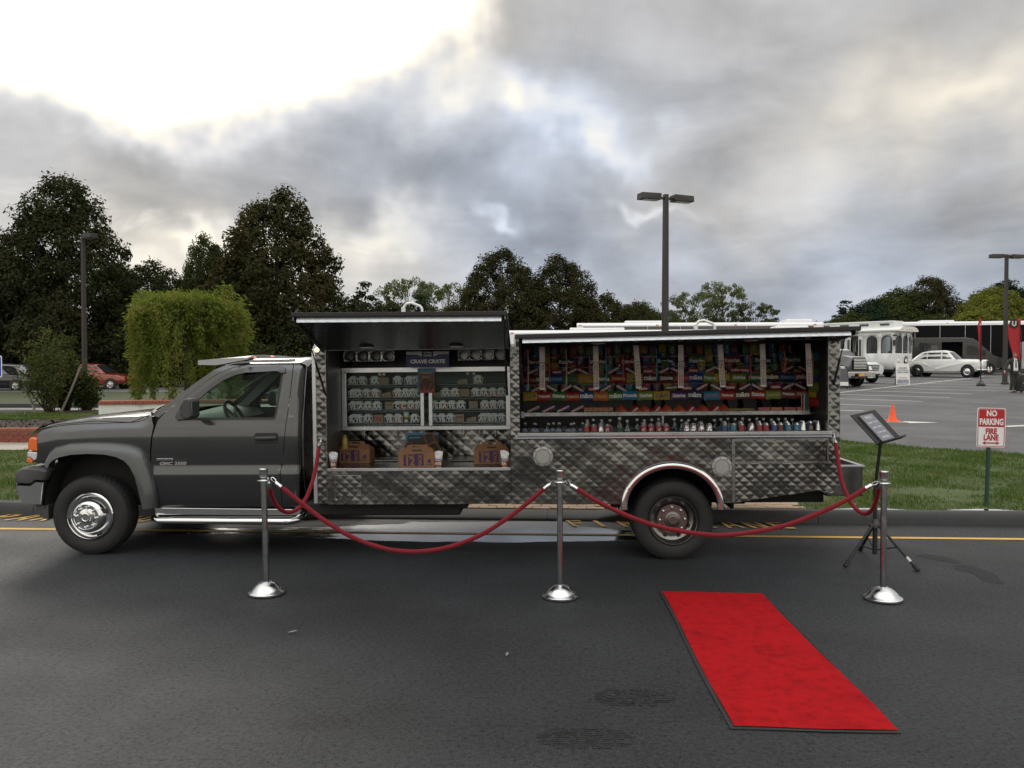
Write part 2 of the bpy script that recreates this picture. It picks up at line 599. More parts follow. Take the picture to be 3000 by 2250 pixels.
kerb_root = empty('kerb'); kerb_root['kind'] = 'structure'
lens = [-40, -22, -13, -8.6, -5.6, -2.6, .4, 3.4, 6.4, 9.4, 14, 22, 40]
for i in range(len(lens) - 1):
    a, b = lens[i] + .003, lens[i + 1] - .003
    k = MB(); n = max(2, int((b - a) / .25))
    rings = []
    for j in range(n + 1):
        s = a + (b - a) * j / n
        d_ = drop(s)
        rings.append([K(s, (t + .006 * math.sin(s * 1.7)) * (1 - d_) + t2 * d_, (z + .005 * math.sin(s * .9 + 1) * (z > .05)) * (1 - d_) + z2 * d_) for (t, z), (t2, z2) in zip(prof, prof_low)])
    k.loft(rings)
    k.build('kerb_length', M_kerb, kerb_root, smooth=50)

# lawns
P_edge_r = [(3.22, K(3.4, .16)[1]), (3.75, 10.8), (4.6, 13.5), (5.2, 15.5), (4.3, 19.4), (6.64, 16.7), (8.84, 14.28), (12.5, 10.3), K(14.2, .16)[:2]]
lawn_bump = lambda x, y: h(x, y) + .05 * smoothstep(9.3, 11.5, y) * (.6 + .4 * math.sin(x * 1.3 + 1) * math.sin(y * .9)) + .012 * math.sin(x * 5.1) * math.sin(y * 4.3)
sheet('lawn', P_edge_r, .22, M_lawn, 0.004, lawn_bump)
sheet('lawn', [K(-40, .15)[:2], K(-1.75, .15)[:2], (-1.7, 15.6), (-40, 15.6)], .5, M_lawn, .0,
      lambda x, y: .142 + .01 * math.sin(x * 3.1) * math.sin(y * 2.3))
sheet('path', [(-40, 15.6), (-1.7, 15.6), (-1.7, 17.06), (-40, 17.06)], 1., M_conc, .004, lambda x, y: .142)
terr = lambda x, y: .402 + .012 * math.sin(x * 2.3) * math.sin(y * 3.1)
sheet('mulch_bed', [(-40, 17.24), (-4, 17.24), (-4, 19.9), (-8, 20.1), (-11, 19.7), (-14, 20.0), (-40, 19.9)], .3, M_mulch, .0,
      lambda x, y: .385 + .05 * smoothstep(17.2, 19.5, y) + .02 * math.sin(x * 4.1) * math.sin(y * 5.3))
sheet('lawn', [(-40, 19.9), (-14, 20.0), (-11, 19.7), (-8, 20.1), (-4, 19.9), (-4, 22.4), (-10, 22.3), (-13, 22.5), (-40, 22.4)], .3, M_lawn, .03, terr)
sheet('mulch_bed', [(-40, 22.4), (-13, 22.5), (-10, 22.3), (-4, 22.4), (-4, 24.2), (-40, 24.2)], .4, M_mulch, .02, terr)
sheet('drive', [(-60, 24.2), (-4, 24.2), (-4, 28.0), (-60, 28.0)], 1., M_lot, .0, lambda x, y: h_left(y) - .06)
sheet('lawn', [(-70, 28.1), (-6, 28.1), (-6, 47.6), (-70, 47.6)], 1., M_dull, .02)
sheet('drive', [(-80, 47.6), (-6, 47.6), (-6, 58), (-80, 58)], 1.5, M_lot, .02)
kb = MB(); kb.bx((-60, 28.0, .2), (-6, 28.15, .42))
o = kb.build('kerb', M_kerb, bevel=.02); o['kind'] = 'structure'

# car park
lot_poly = [(-1.7, 14.2), (5.1, 14.2), (5.3, 15.6), (4.3, 19.3), (6.64, 16.7), (8.84, 14.28), (12.5, 10.3), K(14.2, .16)[:2], K(60, .16)[:2], (80, 78), (-6, 78), (-6, 28), (-3.9, 24), (-3.9, 17.3), (-1.7, 17.1)]
sheet('car_park', lot_poly, 2.0, M_lot, -.012)

# painted markings
M_white = mat('road_white', (.62, .62, .60), .75, var=.18, vscale=9)
M_yellow = mat('road_yellow', (.58, .36, .07), .75, var=.22, vscale=7)


def stripe(p0, p1, w, m, fz, dz=.004, root=None):
    a, b = Vector((*p0, 0)), Vector((*p1, 0)); d = (b - a).normalized(); nn = Vector((-d.y, d.x, 0)) * w / 2
    k = MB(); L = (b - a).length; n = max(1, int(L / 1.0))
    pts = []
    for i in range(n + 1):
        c = a + (b - a) * i / n
        pts.append([(*(c + nn * s).xy, fz((c + nn * s).x, (c + nn * s).y) + dz) for s in (-1, 1)])
    k.loft(pts, closed_ring=False)
    return k.build('marking', m, root, smooth=180)


mk = empty('road_markings'); mk['kind'] = 'structure'
stripe((-40, 8.844 + .0495 * 34.7), (40, 8.342 - .0495 * 35.2), .085, M_yellow, lambda x, y: 0., .004, mk)
hl = lambda x, y: h(x, y) - .008
for p0, p1 in [((9.0, 25.8), (10.71, 25.23)), ((9.4, 29.3), (12.59, 27.19)), ((9.6, 33.4), (14.76, 29.71)), ((11, 35.9), (17.0, 32.11)), ((12.2, 40.1), (19.25, 34.62)),
               ((14.0, 43.5), (21.65, 37.08)), ((15.6, 46.2), (23.84, 39.72)), ((17.6, 48.4), (25.87, 43.12)), ((19.5, 51.6), (28.2, 46.6)), ((22.0, 55.4), (29.91, 49.97)),
               ((13.2, 34.7), (32.0, 56.2))]:
    stripe(p0, p1, .135, M_white, hl, .004, mk)


def arrow(x, y, rz, s, fz):
    pts = [(-1.0, -.09), (.15, -.09), (.15, -.30), (1.0, 0), (.15, .30), (.15, .09), (-1.0, .09)]
    c, q = math.cos(rz), math.sin(rz)
    k = MB(); k.add([(x + s * (a * c - b * q), y + s * (a * q + b * c), fz(x + s * (a * c - b * q), y + s * (a * q + b * c)) + .004) for a, b in pts], [(0, 1, 5, 6), (2, 3, 4), (1, 2, 4, 5)])
    return k.build('marking', M_white, mk)


arrow(10.0, 21.3, -.15, .95, hl)
arrow(13.1, 20.5, .35, 1.2, hl)

# stencilled lane lettering along the kerb (each letter is a painted outline with stencil gaps)
STEN = {'F': [[(0, 0), (.16, 0), (.16, 1), (0, 1)], [(.22, .8), (.62, .8), (.62, 1), (.22, 1)], [(.22, .42), (.52, .42), (.52, .6), (.22, .6)]],
        'I': [[(.1, 0), (.3, 0), (.3, 1), (.1, 1)]],
        'R': [[(0, 0), (.16, 0), (.16, 1), (0, 1)], [(.22, .8), (.5, .8), (.62, .7), (.62, .55), (.5, .45), (.22, .45), (.22, .6), (.42, .6), (.42, .68), (.22, .68)], [(.3, .38), (.48, .38), (.66, 0), (.48, 0)]],
        'E': [[(0, 0), (.16, 0), (.16, 1), (0, 1)], [(.22, .82), (.62, .82), (.62, 1), (.22, 1)], [(.22, .41), (.54, .41), (.54, .59), (.22, .59)], [(.22, 0), (.62, 0), (.62, .18), (.22, .18)]],
        'L': [[(0, 0), (.16, 0), (.16, 1), (0, 1)], [(.22, 0), (.62, 0), (.62, .18), (.22, .18)]],
        'A': [[(0, 0), (.16, 0), (.38, 1), (.26, 1)], [(.44, 1), (.54, 1), (.72, 0), (.56, 0)], [(.26, .28), (.48, .28), (.45, .44), (.3, .44)]],
        'N': [[(0, 0), (.15, 0), (.15, 1), (0, 1)], [(.2, 1), (.32, .85), (.52, .1), (.45, 0)], [(.55, 0), (.7, 0), (.7, 1), (.55, 1)]],
        'O': [[(.0, .15), (.16, .05), (.16, .95), (.0, .85)], [(.22, 1), (.22, .82), (.48, .82), (.48, 1)], [(.54, .95), (.7, .85), (.7, .15), (.54, .05)], [(.22, 0), (.48, 0), (.48, .18), (.22, .18)]],
        'P': [[(0, 0), (.16, 0), (.16, 1), (0, 1)], [(.22, 1), (.5, 1), (.62, .9), (.62, .55), (.5, .45), (.22, .45), (.22, .6), (.44, .6), (.44, .84), (.22, .84)]],
        'K': [[(0, 0), (.16, 0), (.16, 1), (0, 1)], [(.22, .5), (.5, 1), (.68, 1), (.36, .5), (.68, 0), (.5, 0)]],
        'G': [[(0, .15), (.16, .05), (.16, .95), (0, .85)], [(.22, 1), (.22, .82), (.62, .82), (.62, 1)], [(.22, 0), (.62, 0), (.62, .45), (.4, .45), (.4, .3), (.46, .3), (.46, .18), (.22, .18)]]}


def stencil(s, s0, s1, t0, t1, shear):
    n = len(s); pitch = (s1 - s0) / n
    for i, ch in enumerate(s):
        if ch == ' ': continue
        k = MB()
        for poly in STEN[ch]:
            k.add([K(s0 + pitch * i + x * pitch * .98 - y * shear, t0 + (t1 - t0) * y, .0085) for x, y in poly], [tuple(range(len(poly)))])
        k.build('letter', M_yellow, mk)


stencil('FIRE LANE', .69, 3.18, -.33, .10 - .06, .10)
stencil('NO PARKING', -6.9, -4.0, -.33, .04, -.14)

# brick walls on the left
M_brick = mat('brick', (.21, .058, .038), .85, var=.35, vscale=11, bump=.4, bscale=60)
M_brick2 = mat('coping_brick', (.26, .085, .05), .85, var=.35, vscale=13, bump=.4, bscale=60)
M_mortar = mat('mortar', (.22, .19, .17), .9, var=.2, vscale=20)
M_stucco = mat('white_stucco', (.66, .66, .64), .8, var=.08, vscale=4, bump=.2, bscale=50, dirt=(.25, .25, .24))
bw = empty('brick_wall', (0, 0, 0)); tag(bw, 'low red brick retaining wall holding the dark mulch bed at the left edge', 'wall')
k = MB(); k.bx((-30, 17.075, .10), (-4, 17.235, .385)); k.build('mortar', M_mortar, bw)
mb_brick = MB(); mb_brick.box((0, 0, 0), (.198, .09, .062)); me_brick = mb_brick.mesh('brick')
mb_cap = MB(); mb_cap.box((0, 0, 0), (.064, .20, .10)); me_cap = mb_cap.mesh('coping_brick')
for row in range(3):
    n = 0
    x = -13.2 + (.104 if row % 2 else 0)
    while x < -8.2:
        o = link('brick', me_brick, M_brick, bw); o.location = (x, 17.105 + random.uniform(-.004, .004), .178 + row * .072)
        o.rotation_euler = (random.uniform(-.02, .02), 0, random.uniform(-.02, .02)); x += .208
x = -13.2
me_rb = MB().box((0, 0, 0), (.198, .19, .058)).mesh('coping_brick')
while x < -8.2:
    o = link('coping_brick', me_rb, M_brick2, bw); o.location = (x, 17.15 + random.uniform(-.004, .004), .410); x += .206

# white seat wall with a brick coping, curving away behind the bonnet
ww = empty('seat_wall'); tag(ww, 'low white rendered seat wall with red brick coping behind the truck bonnet', 'wall')
arc = []
for i in range(41):
    t = i / 40
    arc.append(Vector((-10.80 + 6.9 * t, 21.62 + 2.2 * t - 1.4 * t * t, 0)))
k = MB(); rings = []
for i, p in enumerate(arc):
    d = (arc[min(i + 1, 40)] - arc[max(i - 1, 0)]).normalized(); n_ = Vector((-d.y, d.x, 0))
    q_ = p + n_ * .62
    rings.append([(p.x, p.y, .36), (p.x, p.y, .70), (q_.x, q_.y, .70), (q_.x, q_.y, .36)])
k.loft(rings); k.build('render_coat', M_stucco, ww, smooth=40)
Ltot = sum((arc[i + 1] - arc[i]).length for i in range(40)); s = 0.04
me_cop = MB().box((0, 0, 0), (.072, .68, .085)).mesh('coping_brick')
while s < Ltot:
    acc = 0
    for i in range(40):
        L = (arc[i + 1] - arc[i]).length
        if acc + L >= s:
            p = arc[i].lerp(arc[i + 1], (s - acc) / L); d = (arc[i + 1] - arc[i]).normalized(); break
        acc += L
    o = link('coping_brick', me_cop, M_brick2, ww)
    o.location = (p.x - d.y * .30, p.y + d.x * .30, .744 + random.uniform(-.003, .003)); o.rotation_euler = (0, 0, math.atan2(d.y, d.x) + random.uniform(-.02, .02)); s += .082

# paved crossing behind the truck
M_pav = mat('paver', (.40, .29, .20), .85, var=.28, vscale=7, bump=.35, bscale=80)
def pav_z(x, y):
    s = (x * .99851 - (y - 9.327) * .0545); t = x * .0545 + (y - 9.327) * .99851
    return .122 - .086 * drop(s) * smoothstep(1.9, .45, t)


M_pavb = mat('paver_bed', (.20, .16, .12), .95, var=.3, vscale=30)
sheet('paver_bed', [K(-1.75, .152)[:2], K(3.4, .152)[:2], (3.75, 10.8), (4.6, 13.5), (4.9, 14.2), (-1.7, 14.2)], .25, M_pavb, 0., lambda x, y: pav_z(x, y) - .0)
pv = empty('paved_crossing'); pv['kind'] = 'structure'
me_pav = MB().box((0, 0, 0), (.208, .104, .05)).mesh('paver')
bmv = bmesh.new(); bmv.from_mesh(me_pav); bmesh.ops.bevel(bmv, geom=bmv.edges[:], offset=.005, segments=1, affect='EDGES'); bmv.to_mesh(me_pav); bmv.free()
rest = MB(); cnt = 0
for j in range(44):
    for i in range(-8, 24):
        s, t = i * .214 + (.107 if j % 2 else 0), .21 + j * .11
        x, y, z = K(s, t)
        lim = interp(y, [(9.1, 3.2), (10.8, 3.7), (13.5, 4.55), (14.2, 4.8)]) + .02
        if x > lim or x < -1.68 or y > 14.1: continue
        if t < .45 and drop(s) > .05: continue
        near = (t < .80 and x > -.95) or (x > 1.35 and t < 2.0)
        if near and cnt < 300:
            o = link('paver', me_pav, M_pav, pv); o.location = (x, y, pav_z(x, y) + random.uniform(-.002, .003)); o.rotation_euler = (random.uniform(-.01, .01) + (pav_z(x, y + .1) - pav_z(x, y)) * 10, 0, -.0545 + random.uniform(-.015, .015)); cnt += 1
        else:
            rest.box((x, y, pav_z(x, y)), (.208, .104, .05), Matrix.Rotation(-.0545, 3, 'Z'))
o = rest.build('paver_rows', M_pav, pv); o['kind'] = 'stuff'
# ------------------------------------------------------------------ the catering truck
TM = Matrix.Translation((-3.90, 7.60, 0)) @ Matrix.Rotation(rad(-2.4), 4, 'Z') @ Matrix.Rotation(rad(-.6), 4, 'Y')
truck = empty('catering_truck', mtx=TM, label='dark grey pickup with quilted steel catering body and raised side canopies', cat='food truck')

M_paint = mat('pewter_paint', (.056, .059, .062), .22, .65, coat=1.0, var=.05, vscale=3)
M_paint2 = mat('flare_paint', (.062, .068, .068), .36, .4, coat=.5)
M_black = mat('black_plastic', (.012, .012, .013), .55)
M_bplast = mat('grey_plastic', (.05, .05, .052), .6)
M_chrome = mat('chrome', (.72, .73, .74), .09, 1.0, rvar=.05, vscale=12)
M_rubber = mat('tyre_rubber', (.016, .016, .017), .75, var=.25, vscale=8, bump=.2, bscale=120)
M_amber = mat('amber_lens', (.75, .16, .03), .12, coat=.6)
M_clear = mat('clear_lens', (.75, .76, .78), .08, .3, coat=1.)
M_under = mat('underbody', (.010, .010, .011), .8)
M_glass = glassmat('cab_glass', (.62, .74, .68), .2)
M_shade = mat('smoked_visor', (.02, .02, .022), .15, coat=.8)
M_dash = mat('dash', (.02, .02, .022), .6)
M_seat = mat('seat_cloth', (.035, .035, .038), .9)
M_trim = mat('cab_trim', (.20, .21, .21), .8)
M_alu = mat('aluminium', (.60, .61, .63), .30, 1.0, rvar=.05, vscale=4)
M_whitep = mat('white_paint', (.72, .72, .72), .4, var=.06, vscale=4)


def steelmat(name, col, r0, r1, scr=0.):
    m, q, p = newmat(name)
    t = q.n.new('ShaderNodeTexCoord'); co = t.outputs['Object']
    f = q.noise(co, 5., 6, .65)
    q.put(p.inputs['Base Color'], q.mix(q.range(q.noise(co, 2.2, 5, .6), .35, .7), col, tuple(x * .72 for x in col)))
    q.put(p.inputs['Roughness'], q.range(f, .3, .7, r0, r1))
    p.inputs['Metallic'].default_value = 1.0
    b = q.n.new('ShaderNodeBump'); b.inputs['Strength'].default_value = .12 + scr; b.inputs['Distance'].default_value = .02
    q.put(b.inputs['Height'], q.noise(co, 9, 3, .5)); q.put(p.inputs['Normal'], b.outputs[0])
    MATS[name] = m
    return m


M_quilt = steelmat('quilted_steel', (.21, .207, .20), .17, .28)
M_steel = steelmat('plain_steel', (.34, .34, .34), .18, .34)
M_dsteel = steelmat('dark_steel', (.16, .16, .16), .22, .4)


def wavy(name):
    m, q, p = newmat(name)
    t = q.n.new('ShaderNodeTexCoord'); x, y, z = q.sep(t.outputs['Object'])
    p.inputs['Base Color'].default_value = (.30, .30, .31, 1); p.inputs['Metallic'].default_value = 1.; p.inputs['Roughness'].default_value = .14
    b = q.n.new('ShaderNodeBump'); b.inputs['Strength'].default_value = .35; b.inputs['Distance'].default_value = .01
    q.put(b.inputs['Height'], q.noise(q.comb(q.mul(x, 5.), q.mul(y, 26.), z), 2.2, 4, .6)); q.put(p.inputs['Normal'], b.outputs[0])
    MATS[name] = m
    return m


M_wavy = wavy('canopy_lining')


def crate(x):
    """ordered pseudo random number per cell"""
    return (math.sin(x * 12.9898) * 43758.5453) % 1.0


QA, QB = .046, .039


def qh(u, w, A=.0019, a=QA, b=QB):
    s, t = (u / a + w / b) / 2, (u / a - w / b) / 2
    i, j = math.floor(s), math.floor(t)
    fs, ft = abs(s - i - .5) * 2, abs(t - j - .5) * 2
    amp = A * (.55 + .75 * crate(i * 1.37 + j * 7.91 + 3.3))
    e = max(fs, ft)
    return amp * (1 - e ** 1.35) + .0040 * math.sin(u * 7.1 + 1.3) * math.sin(w * 9.3 + u * 2.1) + .0012 * math.sin(u * 23 + w * 11) * math.sin(w * 31 - u * 5)


def quilt(name, loops, parent, v0=0., A=.0019, m=None, flip=1., a=QA, b=QB):
    return skin(name, loops, lambda u, w: (u, v0 - flip * qh(u, w, A, a, b), w), a / 4, m or M_quilt, parent, smooth=28, sy=b / 4)


rect = lambda a, b, c, d: [(a, c), (b, c), (b, d), (a, d)]

SIDE = [(.34, .175), (.40, .145), (.46, .122), (.54, .108), (.66, .094), (.752, .088), (.772, .095), (.792, .116), (.86, .110), (.98, .103), (1.08, .103), (1.18, .110), (1.25, .127), (1.45, .185), (1.70, .262), (1.76, .295), (1.80, .36)]
_sw = np.linspace(.34, 1.80, 293); _sv = np.interp(_sw, [p[0] for p in SIDE], [p[1] for p in SIDE])
_k = np.ones(7) / 7; _sv2 = np.convolve(np.pad(_sv, 3, 'edge'), _k, 'valid')
CREST = [(-.76, 1.09), (-.70, 1.128), (-.58, 1.178), (-.50, 1.2), (-.35, 1.231), (-.08, 1.26), (.16, 1.272), (.42, 1.281), (.60, 1.283)]
CW = 2.20          # near flank at v about .1, far flank mirrored at CW - v


def sidev(u, w):
    v = float(np.interp(w, _sw, _sv2))
    if u < .62:
        c = interp(u, CREST); d = c - w
        if d < .16: v += .10 * ((.16 - d) / .16) ** 2.2 * smoothstep(.62, .42, u)
        if u < -.2: v += .11 * ((-.2 - u) / .55) ** 2.2
    return v


def both(name, loops, m, step=.03, parent=None, dv=0., solid=.0, smooth=40, far=True):
    a = skin(name, loops, lambda u, w: (u, sidev(u, w) + dv, w), step, m, parent or truck, solid, smooth)
    if far: skin(name, loops, lambda u, w: (u, CW - sidev(u, w) - dv, w), step, m, parent or truck, solid, smooth)
    return a


# front wings
both('front_wing', [[(-.585, .84), (-.575, .95), (-.585, 1.075), (-.56, 1.13), (-.50, 1.195), (-.35, 1.226), (-.08, 1.255), (.16, 1.267), (.42, 1.276), (.532, 1.278),
                     (.575, 1.19), (.558, 1.10), (.540, .95), (.538, .844), (.546, .60), (.552, .47), (.50, .45), (.52, .60), (.47, .78), (.40, .90), (.27, .965), (0., .985), (-.22, .972), (-.34, .915), (-.40, .84)]], M_paint, .028)
# doors: opening for the window, handle recess, mouldings
DOOR = [(.632, .43), (.572, .445), (.560, .50), (.552, .60), (.546, .844), (.552, .95), (.572, 1.102), (.612, 1.235), (.66, 1.295), (.80, 1.412), (.93, 1.515), (1.04, 1.60), (1.16, 1.678), (1.28, 1.722), (1.42, 1.748), (1.848, 1.766), (1.842, 1.50), (1.826, 1.265), (1.79, .90), (1.766, .766), (1.768, .43)]
WIN = [(.80, 1.238), (.775, 1.275), (.80, 1.325), (.93, 1.440), (1.06, 1.548), (1.19, 1.640), (1.30, 1.690), (1.40, 1.712), (1.715, 1.728), (1.755, 1.715), (1.765, 1.68), (1.735, 1.30), (1.72, 1.245), (1.70, 1.236)]
for far_side in (0, 1):
    fv = (lambda u, w: sidev(u, w)) if not far_side else (lambda u, w: CW - sidev(u, w))
    sg = -1 if not far_side else 1
    door = skin('door', [DOOR, WIN], lambda u, w: (u, fv(u, w), w), .028, M_paint, truck, smooth=40)
    # window surround and glass
    inner = [(.835, 1.262), (.95, 1.395), (1.07, 1.508), (1.20, 1.606), (1.31, 1.655), (1.41, 1.675), (1.70, 1.690), (1.735, 1.675), (1.74, 1.65), (1.712, 1.30), (1.70, 1.258)]
    skin('window_seal', [[(u, w) for u, w in WIN], inner], lambda u, w: (u, fv(u, w) - sg * .008, w), .04, M_black, door, smooth=40)
    skin('window_glass', [[(.80, 1.25), (.93, 1.42), (1.06, 1.53), (1.19, 1.625), (1.31, 1.675), (1.40, 1.70), (1.72, 1.71), (1.75, 1.69), (1.72, 1.25)]], lambda u, w: (u, fv(u, w) - sg * .018, w), .06, M_glass, door, smooth=180)
    # smoked rain visor over the window
    skin('rain_visor', [[(.79, 1.325), (.93, 1.450), (1.06, 1.556), (1.19, 1.650), (1.31, 1.702), (1.41, 1.724), (1.72, 1.740), (1.775, 1.722), (1.787, 1.672), (1.742, 1.668), (1.70, 1.688), (1.41, 1.676), (1.31, 1.655), (1.20, 1.606), (1.07, 1.510), (.95, 1.398)]],
         lambda u, w: (u, fv(u, w) + sg * .016, w), .04, M_shade, door, smooth=180)
    # handle
    b = MB(); pl = [(1.53, 1.03), (1.545, 1.02), (1.735, 1.02), (1.748, 1.03), (1.748, 1.105), (1.735, 1.118), (1.545, 1.118), (1.53, 1.105)]
    b.prism(pl, lambda x, y, d: (x, fv(x, y) + sg * d, y), -.01, .006); hd = b.build('handle_plate', M_black, door, bevel=.003)
    b = MB(); b.tube([(1.548, fv(1.55, 1.07) + sg * .010, 1.068), (1.58, fv(1.55, 1.07) + sg * .028, 1.07), (1.69, fv(1.55, 1.07) + sg * .028, 1.072), (1.732, fv(1.55, 1.07) + sg * .010, 1.072)], .017, 10)
    b.build('handle', M_bplast, hd, smooth=60)
    # cab corner behind the door
    skin('cab_corner', [[(1.772, .425), (1.772, .766), (1.796, .90), (1.832, 1.265), (1.848, 1.50), (1.855, 1.77), (1.93, 1.772), (1.965, 1.755), (1.985, 1.69), (1.972, 1.257), (1.95, .80), (1.925, .42)]],
         lambda u, w: (u, fv(u, w) - sg * .10 * max(0, (u - 1.90) / .09) ** 2, w), .028, M_paint, truck, smooth=40)
    # windscreen pillar
    skin('pillar', [[(.545, 1.285), (.62, 1.268), (.655, 1.30), (.80, 1.418), (.93, 1.521), (1.04, 1.606), (1.16, 1.684), (1.28, 1.728), (1.42, 1.754), (1.855, 1.772), (1.855, 1.80), (1.42, 1.795), (1.25, 1.765), (1.10, 1.706), (.90, 1.560), (.70, 1.402)]],
         lambda u, w: (u, fv(u, w) - sg * .0, w), .03, M_paint, truck, smooth=40)
    # sill, bright rocker strip and step tube
    b = MB(); b.prism([(.555, .425), (1.94, .405), (1.94, .345), (.575, .355)], lambda x, y, d: (x, (.125 + d) if not far_side else CW - .125 - d, y), 0, .06)
    b.build('rocker', M_chrome, truck, bevel=.006)
    b = MB(); b.tube([(.56, (.20 if not far_side else CW - .2), .36), (.58, (.08 if not far_side else CW - .08), .335), (.64, (.045 if not far_side else CW - .045), .318), (1.30, (.04 if not far_side else CW - .04), .312), (1.86, (.045 if not far_side else CW - .045), .306), (1.92, (.08 if not far_side else CW - .08), .315), (1.95, (.20 if not far_side else CW - .2), .345)], .030, 14)
    sb = b.build('step_tube', M_chrome, truck, smooth=60)
    b = MB(); b.bx((.72, (.035 if not far_side else CW - .115), .338), (1.88, (.115 if not far_side else CW - .035), .346)); b.build('step_tread', M_bplast, sb, bevel=.003)
    # tow mirror
    vm = lambda d: (fv(.9, 1.3) + sg * d)
    b = MB(); b.prism([(.97, 1.275), (1.02, 1.262), (1.05, 1.29), (1.045, 1.425), (1.025, 1.452), (.985, 1.445), (.955, 1.40), (.955, 1.31)], lambda x, y, d: (x, vm(d), y), .10, .30)
    mi = b.build('mirror', M_bplast, truck, bevel=.014)
    b = MB(); b.tube([(.83, vm(-.01), 1.29), (.875, vm(.06), 1.31), (.93, vm(.12), 1.31), (.97, vm(.14), 1.31)], .020, 8)
    b.tube([(.83, vm(-.01), 1.35), (.875, vm(.06), 1.385), (.93, vm(.12), 1.405), (.98, vm(.14), 1.41)], .020, 8)
    b.tube([(.875, vm(.06), 1.31), (.875, vm(.06), 1.39)], .022, 8)
    b.build('mirror_arm', M_bplast, mi, smooth=60)
    b = MB(); b.prism([(.775, 1.275), (.80, 1.325), (.885, 1.40), (.90, 1.25), (.80, 1.238)], lambda x, y, d: (x, fv(x, y) + sg * d, y), -.004, .022); b.build('mirror_foot', M_bplast, mi, bevel=.006)
    b = MB(); b.bx((1.044, vm(.12), 1.295), (1.053, vm(.28), 1.42)); b.build('mirror_glass', M_chrome, mi)
    # wheel arch flare: swept lip round the opening
    fo = [(-.440, .835), (-.43, .89), (-.398, .95), (-.337, 1.003), (-.20, 1.036), (0., 1.043), (.20, 1.036), (.36, 1.018), (.45, .985), (.517, .918), (.56, .80), (.594, .66), (.612, .52), (.600, .43)]
    fi = [(-.372, .815), (-.358, .855), (-.322, .888), (-.26, .915), (-.15, .937), (0., .944), (.16, .938), (.27, .915), (.345, .88), (.40, .82), (.44, .735), (.468, .63), (.492, .52), (.515, .43)]
    rings = []
    sv = (lambda d: d) if not far_side else (lambda d: CW - d)
    for (x0, y0), (x1, y1) in zip(fo, fi):
        cx, cy = .25 * x0 + .75 * x1, .25 * y0 + .75 * y1
        rings.append([(x0, sv(sidev(x0, y0) + .01), y0), (x0, sv(.075), y0), (.7 * x0 + .3 * x1, sv(.03), .7 * y0 + .3 * y1), (cx, sv(.005), cy), (x1, sv(.0), y1), (x1, sv(.05), y1), (.2 * x0 + .8 * x1, sv(.12), .2 * y0 + .8 * y1)])
    b = MB(); b.loft(rings); b.build('wheel_flare', M_paint2, truck, smooth=50)
    # lamps at the corner
    b = MB(); lens = [(-.668, .962), (-.665, 1.02), (-.648, 1.075), (-.60, 1.088), (-.562, 1.074), (-.556, .955)]
    cv = lambda u: fv(max(u, -.60), 1.0) - sg * .0 - sg * (.35 * max(0, -.60 - u) ** 1.1)
    b.prism(lens, lambda x, y, d: (x, cv(x) + sg * (d - .004), y), -.10, .012); b.build('marker_lens', M_amber, truck, bevel=.012)
    b = MB(); b.prism([(-.680, .90), (-.672, .952), (-.560, .945), (-.570, .885), (-.60, .865), (-.64, .90)], lambda x, y, d: (x, cv(x) + sg * (d - .004), y), -.10, .008); b.build('headlight', M_clear, truck, bevel=.008)
    b = MB(); b.prism([(-.686, .85), (-.684, .893), (-.645, .893), (-.615, .86), (-.625, .845)], lambda x, y, d: (x, cv(x) + sg * (d - .004), y), -.10, .008); b.build('turn_signal', M_amber, truck, bevel=.006)

# badges on the near door
M_badge = mat('badge_silver', (.55, .55, .56), .3, .9)
M_red = mat('plain_red', (.45, .02, .02), .5)
b = MB(); b.bx((.607, .094, .868), (.760, .102, .888)); bd = b.build('badge', M_badge, truck, bevel=.003)
text('DURAMAX DIESEL', .017, M_black, bd, face_front(.6835, .0925, .878), bold=.0004)
text('GMC 3500', .042, M_badge, truck, face_front(.76, .0995, .838), name='badge', bold=.0012, ext=.003, sx=1.35)
text('SLE', .024, M_badge, truck, face_front(1.872, .1265, 1.266), name='badge', bold=.0008, ext=.003, sx=1.3)

# bonnet with rolled edges, moulded shield at the lip
b = MB()
us = [-.735, -.70, -.66, -.60, -.52, -.42, -.3, -.15, 0., .15, .30, .42, .50, .56]
ts = np.linspace(0, 1, 25)


def hood(u, t):
    v0 = sidev(max(u, -.74), interp(u, CREST)) - .012
    v = v0 + (CW - 2 * v0) * t
    e = abs(2 * t - 1)
    w = interp(u, CREST) + .024 * (1 - e ** 3.2) - .010 * e ** 12 + .005 * math.exp(-((e - .62) / .10) ** 2)
    du = -.05 * (1 - e * e) * smoothstep(-.2, -.74, u) - .20 * (1 - e * e) * smoothstep(.30, .56, u) * .0
    return (u + du, v, w)


b.grid(hood, us, ts); bon = b.build('bonnet', M_paint, truck, smooth=60)
b = MB()
b.grid(lambda p, t: (lambda q, w_: (q[0] - .030 + p * .14, q[1] * .97 + .033, w_ + .006 + .020 * math.sin(min(1, p * 1.15) * PI * .5) - .030 * (1 - p) ** 2))(hood(-.70, t), interp(-.70, CREST) + .024 * (1 - abs(2 * t - 1) ** 3.2) - .012 + .045 * p), np.linspace(0, 1, 6), ts)
b.build('bug_shield', M_shade, bon, smooth=60)
b = MB(); b.tube([(-.60, .215, 1.150), (-.36, .178, 1.207), (.0, .160, 1.236), (.33, .158, 1.222), (.39, .16, 1.238), (.46, .185, 1.272), (.52, .24, 1.292)], .004, 6); b.build('shut_line', M_black, bon)
